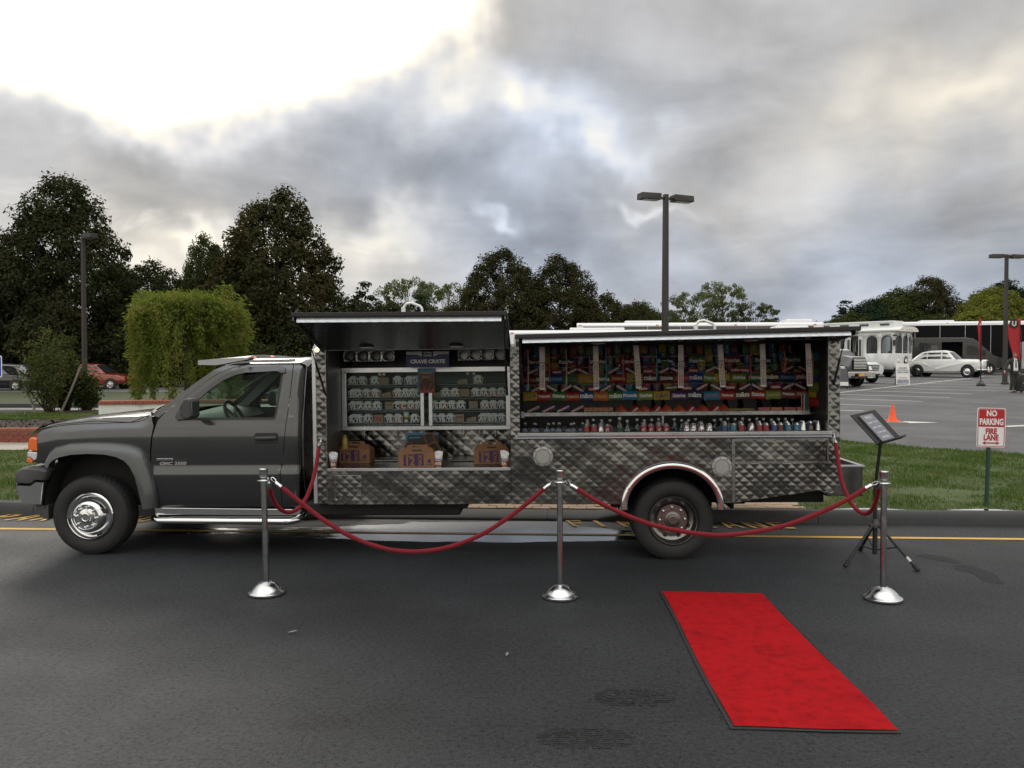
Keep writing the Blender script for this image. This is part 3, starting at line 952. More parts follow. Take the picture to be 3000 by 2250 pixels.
# grille and bumper
b = MB(); b.bx((-.665, .32, .86), (-.62, CW - .32, 1.09)); gr = b.build('grille', M_black, truck, bevel=.02)
for k in range(4):
    b = MB(); b.bx((-.690, .40, .885 + k * .05), (-.660, CW - .40, .900 + k * .05)); b.build('grille_bar', M_chrome, gr, bevel=.004)
CAPP = [(-.600, .812), (-.660, .806), (-.700, .785), (-.720, .748), (-.722, .700), (-.716, .663), (-.640, .660), (-.568, .656), (-.540, .672), (-.508, .697), (-.432, .692), (-.405, .74), (-.385, .785), (-.44, .803), (-.52, .808)]
CHRM = [(-.715, .659), (-.716, .62), (-.708, .57), (-.688, .525), (-.648, .470), (-.56, .462), (-.462, .457), (-.458, .50), (-.446, .60), (-.432, .688), (-.508, .693), (-.540, .668), (-.568, .652)]


def bumper_loft(poly, v0, name, m, inset):
    rings = []
    for v in [v0, v0 + .012, v0 + .035] + list(np.linspace(v0 + .09, CW - v0 - .09, 17)) + [CW - v0 - .035, CW - v0 - .012, CW - v0]:
        e = abs(2 * (v - v0) / (CW - 2 * v0) - 1); d_ = min(v - v0, CW - v0 - v)
        k = inset * (1 - min(1, d_ / .035)) ** 2
        cx_, cy_ = sum(p[0] for p in poly) / len(poly), sum(p[1] for p in poly) / len(poly)
        rings.append([(x + (cx_ - x) * k - .07 * (1 - e ** 3) * smoothstep(-.42, -.66, x), v, y + (cy_ - y) * k) for x, y in poly])
    q = MB(); q.loft(rings); return q.build(name, m, truck, smooth=40)


bumper_loft(CAPP, .035, 'bumper_cap', M_bplast, .22)
bumper_loft(CHRM, .040, 'bumper', M_chrome, .12)
b = MB(); rings = []
for v in np.linspace(.07, CW - .07, 13):
    e = abs(2 * (v - .07) / (CW - .14) - 1); du = .10 * e ** 4 - .05 * (1 - e * e)
    rings.append([(-.46 + du * .4, v, .455), (-.645 + du, v, .462), (-.60 + du, v, .36), (-.565 + du, v, .335), (-.46 + du * .4, v, .325)])
b.loft(rings); b.build('air_dam', M_bplast, truck, smooth=40)

# windscreen, roof, back of the cab
b = MB()


def wind(p, t):
    e = 2 * t - 1
    u0, u1 = .56 - .16 * (1 - e * e), 1.235 - .10 * (1 - e * e)
    v0, v1 = .150 + .02, .30
    va, vb = v0 + (CW - 2 * v0) * t, v1 + (CW - 2 * v1) * t
    return (u0 + (u1 - u0) * p - .012 * math.sin(PI * p), va + (vb - va) * p, 1.290 + .03 * (1 - e * e) + (.470 - .005 * (1 - e * e)) * p)


b.grid(wind, np.linspace(0, 1, 9), np.linspace(0, 1, 17)); b.build('windscreen', M_glass, truck, smooth=180)
b = MB()


def roof(u, t):
    e = abs(2 * t - 1); v0 = .285
    w = 1.762 + .062 * (1 - e ** 4.5) - .05 * smoothstep(1.30, 1.13, u) * 1. - .045 * smoothstep(1.93, 2.0, u)
    return (u - .10 * (1 - e * e) * smoothstep(1.5, 1.13, u), v0 + (CW - 2 * v0) * t, w)


b.grid(roof, [1.20, 1.26, 1.33, 1.42, 1.55, 1.7, 1.85, 1.92, 1.96, 1.985], np.linspace(0, 1, 21)); rf = b.build('roof', M_paint, truck, smooth=70)
for v in (.55, 1.10, 1.65):
    b = MB(); b.lathe([(.001, .020), (.015, .018), (.030, .010), (.036, .0)], 16, Matrix.Translation((1.36, v, roof(1.36, (v - .285) / (CW - .57))[2] - .002)) @ Matrix.Diagonal((1.5, .9, 1, 1)))
    b.build('clearance_light', M_amber, rf, smooth=60)
# white air fairing standing out over the windscreen
b = MB(); rings = []
for t in np.linspace(0, 1, 13):
    e = 2 * t - 1; v = .34 + (CW - .68) * t; du = .07 * e * e
    rings.append([(.84 + du, v, 1.795), (.84 + du, v, 1.752), (1.02 + du, v, 1.748), (1.36 + du * .5, v, 1.800 + .03 * (1 - e ** 4)), (1.36 + du * .5, v, 1.818 + .03 * (1 - e ** 4)), (1.05 + du, v, 1.812 + .01 * (1 - e * e))])
b.loft(rings); b.build('sun_visor', mat('visor_grey', (.36, .36, .36), .45), truck, smooth=35)
b = MB()
wn_ = [(.45, 1.32), (CW - .45, 1.32), (CW - .52, 1.66), (.52, 1.66)]
P, F = cdt([[(.24, .40), (.14, .80), (.16, 1.25), (.31, 1.74), (CW - .31, 1.74), (CW - .16, 1.25), (CW - .14, .80), (CW - .24, .40)], wn_], .12)
b.v = [(1.968, y, z) for y, z in P]; b.f = F
cb = b.build('cab_back', M_paint, truck, solid=.01)
b = MB(); b.add([(1.962, y, z) for y, z in wn_], [(0, 1, 2, 3)]); b.build('rear_glass', M_glass, cb)

# cab interior
b = MB(); b.bx((.56, .20, .42), (1.94, CW - .20, .46)); b.build('cab_floor', M_dash, truck)
b = MB(); rings = []
for v in np.linspace(.20, CW - .20, 9):
    rings.append([(.55, v, .80), (.48, v, 1.24), (.66, v, 1.285 + .015 * math.cos(v * 4)), (.88, v, 1.262), (.98, v, 1.19), (.96, v, 1.02), (.80, v, .80)])
b.loft(rings); b.build('dashboard', M_dash, truck, smooth=40)
st = Matrix.Translation((1.165, .60, 1.235)) @ Matrix.Rotation(rad(62), 4, 'Y')
b = MB(); b.tube([st @ Vector((.175 * math.cos(a), .175 * math.sin(a), 0)) for a in np.linspace(0, 2 * PI, 33)[:-1]], .017, 8, closed=True)
sw = b.build('steering_wheel', M_dash, truck, smooth=60)
b = MB(); b.cyl(st @ Vector((0, 0, -.20)), st @ Vector((0, 0, .01)), .05, .045, 12)
for a in (0, 2.3, -2.3): b.tube([st @ Vector((0, 0, 0)), st @ Vector((.165 * math.cos(a), .165 * math.sin(a), 0))], .014, 6)
b.build('steering_hub', M_trim, sw, smooth=50)
for v0, v1 in ((.34, .96), (1.24, 1.86)):
    b = MB(); b.prism([(1.34, .60), (1.36, .82), (1.72, .80), (1.80, 1.30), (1.84, 1.42), (1.93, 1.40), (1.92, .60)], lambda x, y, d: (x, d, y), v0, v1); se = b.build('seat', M_seat, truck, bevel=.05)
    b = MB(); b.prism([(1.80, 1.40), (1.80, 1.58), (1.86, 1.62), (1.91, 1.57), (1.91, 1.40)], lambda x, y, d: (x, d, y), v0 + .17, v1 - .17); b.build('headrest', M_seat, se, bevel=.03)
b = MB(); b.box((1.13, 1.06, 1.63), (.05, .25, .075), Matrix.Rotation(rad(20), 3, 'Y')); b.build('rear_view_mirror', M_dash, truck, bevel=.015)
b = MB(); b.prism([(.66, 1.28), (.78, 1.28), (1.26, 1.70), (1.18, 1.735)], lambda x, y, d: (x, CW - sidev(x, y) - d, y), .03, .07); b.build('pillar_trim', M_trim, truck)
b = MB(); b.prism([(.62, .46), (.62, 1.24), (1.72, 1.235), (1.76, .46)], lambda x, y, d: (x, CW - sidev(x, y) - d, y), .02, .06); b.build('door_lining', M_dash, truck)
b = MB(); b.prism([(.62, .46), (.62, 1.24), (1.72, 1.235), (1.76, .46)], lambda x, y, d: (x, sidev(x, y) + d, y), .02, .06); b.build('door_lining', M_dash, truck)
b = MB(); b.bx((1.18, .32, 1.742), (1.95, CW - .32, 1.755)); b.build('headliner', M_trim, truck)
b = MB(); b.box((1.36, .72, 1.70), (.30, .42, .02), Matrix.Rotation(rad(-10), 3, 'Y')); b.build('sun_flap', M_trim, truck, bevel=.008)
b = MB(); b.tube([(.47, .30, 1.30), (.40, .55, 1.325), (.33, .85, 1.345)], .010, 6); b.tube([(.50, .26, 1.29), (.44, .45, 1.31)], .014, 6); b.build('wiper', M_black, truck, smooth=60)
b = MB(); b.bx((-.46, .30, .42), (.56, CW - .30, 1.16)); b.build('engine_bay', M_under, truck)


# wheels
def tyre_mesh(r=.368, w=.235):
    pr = [(.222, .02), (.232, .004), (.27, -.012), (.315, -.010), (.345, .006), (.358, .022), (r - .006, .05), (r - .006, w - .05), (.358, w - .022), (.345, w - .006), (.315, w + .010), (.232, w - .004), (.222, w - .02)]
    b = MB(); b.lathe(pr, 56, Matrix.Rotation(-PI / 2, 4, 'X'), closed=True)
    n = 46
    for i in range(n):
        for row, (a0, a1) in enumerate(((.010, .060), (.068, .114), (.122, .168), (.176, w - .010))):
            t0 = 2 * PI * (i + (.5 if row % 2 else 0)) / n; dt = 2 * PI / n * .36
            vs = []
            sk = .35 * dt * (1 if row < 2 else -1)
            for rr in (r - .014, r + .001):
                for a, s_ in ((a0, -sk), (a1, sk)):
                    for s2 in (-1, 1):
                        th = t0 + s2 * dt + s_; q = rr - (.016 if (row == 0 and a == a0) or (row == 3 and a == a1) else 0)
                        vs.append((q * math.cos(th), a, q * math.sin(th)))
            b.add(vs, [(0, 1, 3, 2), (4, 6, 7, 5), (0, 4, 5, 1), (2, 3, 7, 6), (0, 2, 6, 4), (1, 5, 7, 3)])
    return b.mesh('tyre', 40)


ME_TYRE = tyre_mesh()


def wheel(u, v, w, side, style):
    """side -1: outer face looks to -v"""
    e = empty('wheel'); e.parent = truck
    e.matrix_local = Matrix.Translation((u, v, w)) @ (Matrix.Identity(4) if side < 0 else Matrix.Rotation(PI, 4, 'Z')) @ Matrix.Rotation(.3 + u, 4, 'Y')
    t = link('tyre', ME_TYRE, M_rubber, e)
    R = Matrix.Rotation(-PI / 2, 4, 'X')
    b = MB()
    if style == 'front':
        pr = [(.2215, .055), (.2215, .004), (.214, -.004), (.207, .002), (.198, .030), (.186, .036), (.172, .020), (.150, -.030), (.128, -.058), (.118, -.062), (.112, -.055), (.108, -.046), (.075, -.046)]
    elif style == 'rear':
        pr = [(.2215, .055), (.2215, .004), (.214, -.004), (.207, .002), (.200, .040), (.192, .095), (.165, .108), (.145, .100), (.135, .085), (.10, .085), (.098, .06), (.075, .06)]
    else:
        pr = [(.2215, .07), (.215, .02), (.18, .09), (.05, .09)]
    b.lathe(pr, 48, R, caps=False); rm = b.build('rim', M_chrome if style == 'front' else mat('dull_rim', (.22, .21, .20), .30, 1.0), e, smooth=40)
    if style == 'inner': return e
    z0 = -.046 if style == 'front' else .06
    b = MB(); b.lathe([(.078, z0), (.074, z0 - .014), (.052, z0 - .018), (.048, z0 - .028), (.034, z0 - .030), (.030, z0 - .026), (.001, z0 - .026)], 32, R); b.build('hub_cap', M_chrome if style == 'front' else MATS['dull_rim'], e, smooth=40)
    for k in range(8):
        a = 2 * PI * k / 8 + .2; rr = .093 if style == 'front' else .112; z1 = z0 if style == 'front' else .085
        b = MB(); b.lathe([(.0125, z1 + .004), (.0125, z1 - .016), (.009, z1 - .026), (.001, z1 - .029)], 10, Matrix.Translation((rr * math.cos(a), 0, rr * math.sin(a))) @ R); b.build('lug_nut', M_chrome, e, smooth=50)
    for k in range(4 if style == 'front' else 8):
        a = 2 * PI * k / (4 if style == 'front' else 8) + .55
        rr, zz = (.164, .004) if style == 'front' else (.165, .106)
        b = MB(); n_ = Vector((math.cos(a), 0, math.sin(a))); tn = Vector((-math.sin(a), 0, math.cos(a)))
        ax = (Vector((0, -1, 0)) + n_ * (1.1 if style == 'front' else 0)).normalized(); c = n_ * rr + Vector((0, zz, 0)); bn = ax.cross(tn)
        hw, hh = (.026, .017) if style == 'front' else (.02, .011)
        b.add([c + ax * .006 + tn * hw * math.cos(x) + bn * hh * math.sin(x) for x in np.linspace(0, 2 * PI, 17)[:-1]] + [c - ax * .02 + tn * hw * math.cos(x) + bn * hh * math.sin(x) for x in np.linspace(0, 2 * PI, 17)[:-1]],
              [tuple(range(16))] + [(i, (i + 1) % 16, 16 + (i + 1) % 16, 16 + i) for i in range(16)])
        b.build('hand_hole', M_black, rm)
    return e


wheel(-.012, .045, .362, -1, 'front')
wheel(5.363, .065, .300, -1, 'rear')
wheel(5.363, .345, .300, -1, 'inner')
wheel(-.012, CW - .045, .362, 1, 'front')
wheel(5.363, 2.25 - .065, .300, 1, 'rear')
wheel(5.363, 2.25 - .345, .300, 1, 'inner')

# chassis
b = MB()
for v in (.72, 1.50): b.bx((-.45, v - .035, .36), (6.9, v + .035, .52))
b.cyl((5.363, .3, .30), (5.363, 1.95, .30), .06, n=12); b.lathe([(.01, -.16), (.14, -.08), (.16, 0), (.14, .08), (.01, .16)], 16, Matrix.Translation((5.363, 1.11, .30)) @ Matrix.Rotation(PI / 2, 4, 'Y'))
b.cyl((-.012, .3, .36), (-.012, 1.9, .36), .05, n=12); b.cyl((1.2, 1.11, .38), (5.3, 1.11, .32), .045, n=10)
b.cyl((1.5, 1.7, .30), (4.2, 1.7, .34), .04, n=10)
b.build('chassis', M_under, truck)
b = MB(); b.bx((1.98, .16, .375), (2.35, 2.0, .47)); b.bx((2.0, .12, .345), (3.43, .62, .468)); b.bx((3.36, .10, .41), (3.50, .66, .468)); b.build('fuel_tank', M_under, truck, bevel=.02)
b = MB(); b.bx((3.9, .55, .40), (4.6, 1.9, .46)); b.build('crossmember', M_under, truck, bevel=.02)
b = MB(); b.bx((5.92, .30, .36), (5.96, .62, .50)); b.bx((5.80, .35, .40), (6.08, 1.8, .47)); b.build('underbox', M_under, truck, bevel=.02)
b = MB()
arc_o = [(5.342 + .47 * math.cos(a), .40 + .43 * math.sin(a)) for a in np.linspace(0, PI, 17)]
b.loft([[(x, v, z) for v in (.012, .80)] for x, z in arc_o], closed_ring=False); b.bx((4.85, .80, .30), (5.85, .81, .86)); b.build('wheel_tub', M_under, truck)
b = MB()
arc_o = [(.05 + .50 * math.cos(a), .46 + .50 * math.sin(a)) for a in np.linspace(-.05, PI + .05, 17)]
for s0, s1 in ((.06, .50), (CW - .50, CW - .06)):
    b = MB(); b.loft([[(x, v, z) for v in (s0, s1)] for x, z in arc_o], closed_ring=False); b.build('wheel_tub', M_under, truck)

# ------------------------------------------------------------------ catering body, near flank at v = 0
BWD = 2.25
b = MB(); b.bx((2.105, .003, .474), (2.232, .055, 1.885)); cp = b.build('corner_post', M_steel, truck, bevel=.006)
quilt('quilted_facing', [rect(2.142, 2.228, .48, 1.872)], cp, 0.0, .0042)
b = MB(); b.bx((2.106, -.006, .478), (2.140, .004, 1.882)); b.build('corner_trim', M_alu, cp, bevel=.003)
quilt('lower_panel', [rect(2.234, 3.900, .470, .772)], truck, .0)
b = MB(); b.bx((2.300, -.011, .505), (2.545, -.005, .735)); hp = b.build('service_hatch', M_steel, truck, bevel=.002)
quilt('hatch_face', [rect(2.304, 2.541, .509, .731)], hp, -.0115, .0038)
quilt('divider_post', [rect(3.906, 3.985, 1.045, 1.885)], truck, .0, .0042)
ARCH = [(5.342 + .432 * math.cos(a), .44 + .378 * math.sin(a)) for a in np.linspace(PI, 0, 33)]
quilt('wheel_panel', [[(3.904, .466), (4.912, .462)] + ARCH + [(5.776, .47), (5.868, .474), (5.868, 1.046), (3.904, 1.046)]], truck, .0)
b = MB(); b.bx((5.869, -.010, .474), (5.899, .01, 1.046)); b.build('joint_strip', M_steel, truck, bevel=.003)
quilt('locker_door', [rect(5.901, 6.708, .838, 1.032)], truck, .010, .0022)
b = MB(); b.bx((5.90, -.004, .828), (6.712, .012, .838)); b.bx((6.706, -.006, .838), (6.716, .012, 1.046)); b.bx((5.90, -.004, 1.030), (6.71, .012, 1.046)); b.build('locker_frame', M_steel, truck)
quilt('rear_panel', [[(5.901, .478), (5.96, .484), (6.80, .606), (6.80, .827), (5.901, .827)]], truck, .0, .0046)
b = MB(); b.prism([(6.712, .83), (6.80, .60), (6.822, .606), (6.828, 1.96), (6.716, 1.955)], lambda x, y, d: (x, d, y), .002, .05); rp = b.build('rear_post', M_steel, truck, bevel=.012)
quilt('quilted_facing', [rect(6.722, 6.815, .64, 1.93)], rp, .0, .0038)
# bright wheel arch moulding
b = MB(); rings = []
for a in np.linspace(PI + .06, -.06, 33):
    c, s = math.cos(a), math.sin(a); pts = []
    for k in range(10):
        t = 2 * PI * k / 10; rr = .031 * math.cos(t); d = -.012 + .022 * math.sin(t)
        pts.append((5.342 + (.428 + rr) * c, d, .44 + (.372 + rr) * s))
    rings.append(pts)
b.loft(rings); b.build('arch_moulding', M_chrome, truck, smooth=60)
# filler caps
for u, w in ((4.192, .898), (5.780, .798)):
    b = MB(); b.lathe([(.001, -.022), (.058, -.022), (.062, -.016), (.066, -.016), (.070, -.022), (.088, -.020), (.092, -.010), (.092, .004)], 40, Matrix.Translation((u, 0, w)) @ Matrix.Rotation(-PI / 2, 4, 'X'))
    fc = b.build('filler_cap', mat('satin_aluminium', (.42, .42, .42), .42, .75), truck, smooth=40)
    for k in range(8):
        a = 2 * PI * k / 8 + .2; b = MB(); b.lathe([(.001, -.006), (.005, -.004), (.005, .004)], 8, Matrix.Translation((u + .08 * math.cos(a), -.020, w + .08 * math.sin(a))) @ Matrix.Rotation(-PI / 2, 4, 'X')); b.build('screw', M_black, fc)
# ribbed counter rail and serving ledge
b = MB(); prf = [(-.005, 1.047), (-.026, 1.049), (-.030, 1.056), (-.022, 1.062), (-.030, 1.068), (-.032, 1.082), (-.024, 1.086), (-.024, 1.094), (-.034, 1.098), (-.034, 1.110), (-.01, 1.114), (.05, 1.114), (.05, 1.047)]
b.loft([[(u, v, w) for v, w in prf] for u in (3.968, 6.741)]); b.build('counter_rail', M_alu, truck, smooth=30)
b = MB(); b.bx((2.236, -.022, .774), (3.902, .86, .796)); b.build('serving_ledge', M_steel, truck, bevel=.004)
b = MB(); b.bx((2.24, -.024, .7745), (3.90, -.018, .801)); b.build('ledge_lip', M_alu, truck, bevel=.002)
for u, w in ((2.40, .478), (3.05, .478), (3.60, .478), (3.86, .485)):
    b = MB(); b.lathe([(.001, -.018), (.006, -.014), (.007, .0)], 8, Matrix.Translation((u, 0, w)) @ Matrix.Rotation(-PI / 2, 4, 'X')); b.build('rivet', M_black, truck)

# shell of the body (roof, ends, far flank, floor), all dull steel inside
b = MB(); b.bx((2.11, .03, 1.885), (3.95, BWD, 1.91)); b.bx((3.95, .03, 1.955), (6.82, BWD, 1.98)); b.bx((3.94, .03, 1.885), (3.955, BWD, 1.98)); b.build('body_roof', M_alu, truck)
b = MB(); b.bx((2.108, .056, .48), (2.125, BWD, 1.885)); b.build('front_bulkhead', M_steel, truck)
b = MB(); b.prism([(.05, .607), (BWD, .607), (BWD, 1.955), (.05, 1.955)], lambda y, z, d: (d, y, z), 6.800, 6.818); b.build('rear_bulkhead', M_quilt, truck)
b = MB(); b.bx((2.11, BWD - .02, .48), (4.88, BWD, 1.885)); b.bx((4.88, BWD - .02, .86), (5.82, BWD, 1.95)); b.bx((5.82, BWD - .02, .48), (6.0, BWD, 1.95)); b.bx((6.0, BWD - .02, .62), (6.82, BWD, 1.95)); b.bx((3.95, BWD - .02, 1.88), (4.9, BWD, 1.95)); b.build('far_flank', M_quilt, truck)
b = MB(); b.bx((2.11, .02, .472), (4.86, BWD - .02, .49)); b.prism([(5.83, .49), (6.0, .497), (6.81, .612), (6.81, .63), (5.83, .51)], lambda x, y, d: (x, d, y), .02, BWD - .02); b.build('body_floor', M_under, truck)
# dark linings of both compartments
M_lining = mat('dark_lining', (.06, .06, .062), .45, .5)
b = MB(); b.bx((2.232, .05, .80), (2.240, 1.0, 1.885)); b.bx((3.900, .05, .80), (3.955, 1.02, 1.885)); b.bx((2.24, .99, .80), (3.90, 1.0, 1.885)); b.build('compartment_lining', M_lining, truck)
b = MB(); b.bx((3.956, .05, 1.0), (3.985, 1.05, 1.955)); b.bx((6.712, .05, 1.0), (6.73, 1.05, 1.955)); b.bx((3.985, 1.03, 1.0), (6.712, 1.05, 1.955)); b.bx((3.97, .04, .985), (6.73, 1.05, 1.0)); b.build('compartment_lining', M_lining, truck)
b = MB(); b.bx((2.236, .004, 1.868), (3.905, .04, 1.905)); b.bx((3.985, .004, 1.918), (6.72, .04, 1.965)); b.build('header', M_dsteel, truck)
quilt('splashback', [rect(2.242, 3.898, .797, 1.135)], truck, .858, .0042, a=.062, b=.054)

# canopies
def canopy(hu0, hu1, hw0, hw1, ou0, ou1, ow0, ow1, hv, ov, light):
    def pt(s, t, k=0.):       # s along, t out, k thickness
        u = (hu0 + (hu1 - hu0) * s) * (1 - t) + (ou0 + (ou1 - ou0) * s) * t
        w = (hw0 + (hw1 - hw0) * s) * (1 - t) + (ow0 + (ow1 - ow0) * s) * t
        return (u, hv + (ov - hv) * t, w + k)
    b = MB(); b.loft([[pt(s, 0, 0), pt(s, 1, 0), pt(s, 1, .034), pt(s, 0, .034)] for s in (0, 1)]); root = b.build('canopy', M_black, truck, bevel=.004)
    b = MB(); b.grid(lambda s, t: pt(s, t, -.003), np.linspace(.012, .985, 20), np.linspace(.02, .90, 8)); b.build('canopy_lining', M_wavy, root, smooth=180)
    # plated lip under the outer edge
    b = MB(); L = abs(ou1 - ou0); n = int(L / .0115); us_ = np.linspace(.022, .972, n)

    def lip(s, t):
        p = pt(s, .965, 0.)
        k = max(0, 1 - abs(((s * L / .085) % 1) * 2 - 1) * 1.1 - abs(t * 2 - 1) * .9)
        return (p[0], p[1] - .004 * k - .014 * t, p[2] - .001 - .036 * t)
    b.grid(lip, us_, np.linspace(0, 1, 6))
    b.build('canopy_lip', light, root, smooth=30)
    for s in (0.004, .985):
        b = MB(); b.loft([[pt(s, t, -.0), pt(s + .008, t, -.0), pt(s + .008, t, -.028), pt(s, t, -.028)] for t in (.02, .985)]); b.build('side_flange', M_dsteel, root)
    # gas struts
    for s in (.012, .978):
        a = Vector(pt(s, .62, -.01)); c = Vector((pt(s, 0)[0], .02, pt(s, 0)[2] - .42))
        b = MB(); b.tube([c, c.lerp(a, .55)], .010, 8); b.tube([c.lerp(a, .5), a], .005, 8); b.build('gas_strut', M_dsteel, root, smooth=50)
    # white grab handle on top
    q = Vector(pt(.545, .97, .034))
    b = MB(); b.bx((q.x - .06, q.y - .0, q.z - .002), (q.x - .03, q.y + .03, q.z + .045)); b.tube([q + Vector((-.045, .015, .04)), q + Vector((-.02, .015, .072)), q + Vector((.02, .015, .078)), q + Vector((.09, .015, .052)), q + Vector((.105, .015, .03)), q + Vector((.105, .015, -.002))], .011, 8)
    b.build('grab_handle', M_whitep, root, smooth=50)
    # round lamps under the canopy
    for s in (.25, .72):
        q = pt(s, .10, -.004)
        b = MB(); b.lathe([(.001, -.016), (.05, -.014), (.066, -.008), (.07, .0)], 24, Matrix.Translation(q)); b.build('dome_light', M_clear, root, smooth=50)
    return root


M_plate = mat('plated_lip', (.62, .66, .70), .32, .45)
canopy(2.205, 3.912, 1.872, 1.872, 2.185, 3.925, 2.128, 2.118, -.004, -.85, M_plate)
canopy(3.982, 6.830, 1.905, 1.925, 3.978, 6.725, 1.935, 1.968, -.004, -.75, M_plate)

# marker lamp on the front corner
b = MB(); b.lathe([(.046, 0), (.05, .02), (.048, .06), (.03, .10), (.001, .115)], 20, Matrix.Translation((2.165, .05, 1.885))); ml = b.build('corner_lamp', M_whitep, truck, smooth=50)
b = MB(); b.lathe([(.001, -.03), (.018, -.026), (.024, .0)], 16, Matrix.Translation((2.155, .004, 1.875)) @ Matrix.Rotation(-PI / 2, 4, 'X')); b.build('marker_bulb', mat('lit_bulb', (1., .72, .4), .3, emit=1.2), ml, smooth=50)
b = MB(); b.tube([(2.15, .02, 1.985), (2.02, -.1, 2.08), (1.95, -.2, 2.12)], .002, 5); b.build('wire', M_black, truck)
# rope hooks riveted to the posts
for u, w in ((2.182, 1.072), (6.757, 1.086)):
    b = MB(); b.bx((u - .028, -.016, w - .006), (u + .028, -.002, w + .016)); b.tube([(u, -.010, w), (u + .004, -.03, w - .012), (u, -.034, w - .03), (u - .004, -.02, w - .04)], .005, 6); b.build('rope_hook', M_chrome, truck, smooth=40)

# rear step box
b = MB()
b.bx((6.825, .36, .47), (7.150, 1.90, .49)); b.bx((7.135, .36, .47), (7.150, 1.90, .745)); b.bx((6.825, .36, .47), (7.150, .375, .745)); b.bx((6.825, 1.885, .47), (7.150, 1.90, .745))
rs = b.build('rear_step', M_quilt, truck)
b = MB(); b.bx((6.82, .345, .745), (7.165, .395, .757)); b.bx((7.12, .395, .745), (7.165, 1.87, .757)); b.bx((6.82, 1.87, .745), (7.165, 1.915, .757)); b.build('step_rim', M_alu, rs)
b = MB(); b.box((6.72, .02, .585), (.06, .03, .03)); b.tube([(6.70, .0, .57), (6.73, -.01, .555), (6.76, .0, .57)], .005, 6); b.build('tail_latch', M_steel, truck)

# front compartment: cold cabinet with two glazed doors
M_teal = mat('cabinet_back', (.19, .23, .225), .6)
M_cglass = glassmat('cabinet_glass', (.94, .97, .965), .5)
b = MB(); b.bx((2.20 + .04, .97, 1.11), (3.895, .985, 1.70)); cab = b.build('display_cabinet', M_teal, truck)
b = MB(); b.bx((2.242, .56, 1.107), (3.895, .97, 1.118)); b.bx((2.242, .56, 1.690), (3.895, .97, 1.700)); b.build('cabinet_shell', M_dsteel, cab)
fr = [((2.242, 1.660), (3.895, 1.708)), ((2.242, 1.100), (3.895, 1.138)), ((2.242, 1.138), (2.285, 1.660)), ((3.838, 1.138), (3.895, 1.660))]
for (a0, c0), (a1, c1) in fr:
    b = MB(); b.bx((a0, .53, c0), (a1, .56, c1)); b.build('cabinet_frame', M_alu, cab, bevel=.003)
for a0 in (3.010, 3.092):
    b = MB(); b.bx((a0, .522 if a0 < 3.05 else .512, 1.139), (a0 + .034, .545, 1.659)); b.build('sliding_stile', M_alu, cab, bevel=.003)
for a0, a1, vv in ((2.286, 3.06, .548), (3.08, 3.837, .538)):
    b = MB(); b.bx((a0, vv, 1.139), (a1, vv + .004, 1.659)); b.build('glass_door', M_cglass, cab)
for w in (1.542, 1.420, 1.298, 1.172):
    b = MB(); b.bx((2.286, .575, w - .006), (3.837, .96, w)); sh = b.build('shelf', mat('shelf_glass', (.45, .52, .50), .2), cab)
    b = MB(); b.tube([(2.286, .572, w - .003), (3.837, .572, w - .003)], .005, 6); b.tube([(2.286, .572, w - .022), (3.837, .572, w - .022)], .003, 6); b.build('shelf_rail', M_alu, sh)
for u in (2.62, 2.66, 3.47, 3.53):
    b = MB(); b.bx((u - .012, .515, 1.632), (u + .012, .53, 1.652)); b.build('door_tag', mat('paper_tag', (.6, .6, .58), .8), cab)
# cup wells above
for a0, a1, n in ((2.263, 2.770, 4), (3.376, 3.842, 4)):
    hs = [[(a0 + (a1 - a0) * (i + .5) / n + .046 * math.cos(t), 1.822 + .046 * math.sin(t)) for t in np.linspace(0, 2 * PI, 25)[:-1]] for i in range(n)]
    cw = skin('cup_panel', [rect(a0, a1, 1.768, 1.874)] + hs, lambda u, w: (u, .50, w), .03, M_steel, truck, solid=.01)
    for i in range(n):
        uc = a0 + (a1 - a0) * (i + .5) / n
        b = MB(); b.lathe([(.046, .505), (.044, .64), (.001, .64)], 20, Matrix.Translation((uc, 0, 1.822)) @ Matrix.Rotation(-PI / 2, 4, 'X'), caps=False); b.build('cup_tube', M_dsteel, cw, smooth=50)
# taps under the cabinet
M_copper = mat('copper', (.45, .16, .07), .3, .9)
for u, m_ in ((2.40, M_chrome), (2.73, M_copper), (3.40, M_chrome), (3.56, M_copper), (3.72, M_chrome)):
    b = MB(); b.cyl((u, .855, 1.07), (u, .79, 1.07), .012, n=10); b.cyl((u, .79, 1.075), (u, .785, 1.01), .011, .008, 10); tp = b.build('tap', M_chrome, truck, smooth=50)
    b = MB(); b.cyl((u, .792, 1.075), (u - .005, .775, 1.145), .010, .016, 10); b.build('tap_handle', m_ if m_ is M_copper else M_black, tp, smooth=50)
# drip trays: slotted grilles
for a0, a1 in ((2.56, 2.92), (3.30, 3.62)):
    b = MB(); b.bx((a0, .50, .797), (a1, .78, .806)); dt = b.build('drip_tray', M_under, truck)
    n = int((a1 - a0) / .014)
    for vv in (.505, .64, .775):
        b = MB(); b.bx((a0, vv - .006, .8065), (a1, vv + .006, .8105)); b.build('tray_bar', M_steel, dt)
    b = MB()
    for i in range(n): b.bx((a0 + i * .014 + .003, .51, .8062), (a0 + i * .014 + .009, .77, .8095))
    b.build('tray_grille', M_steel, dt)
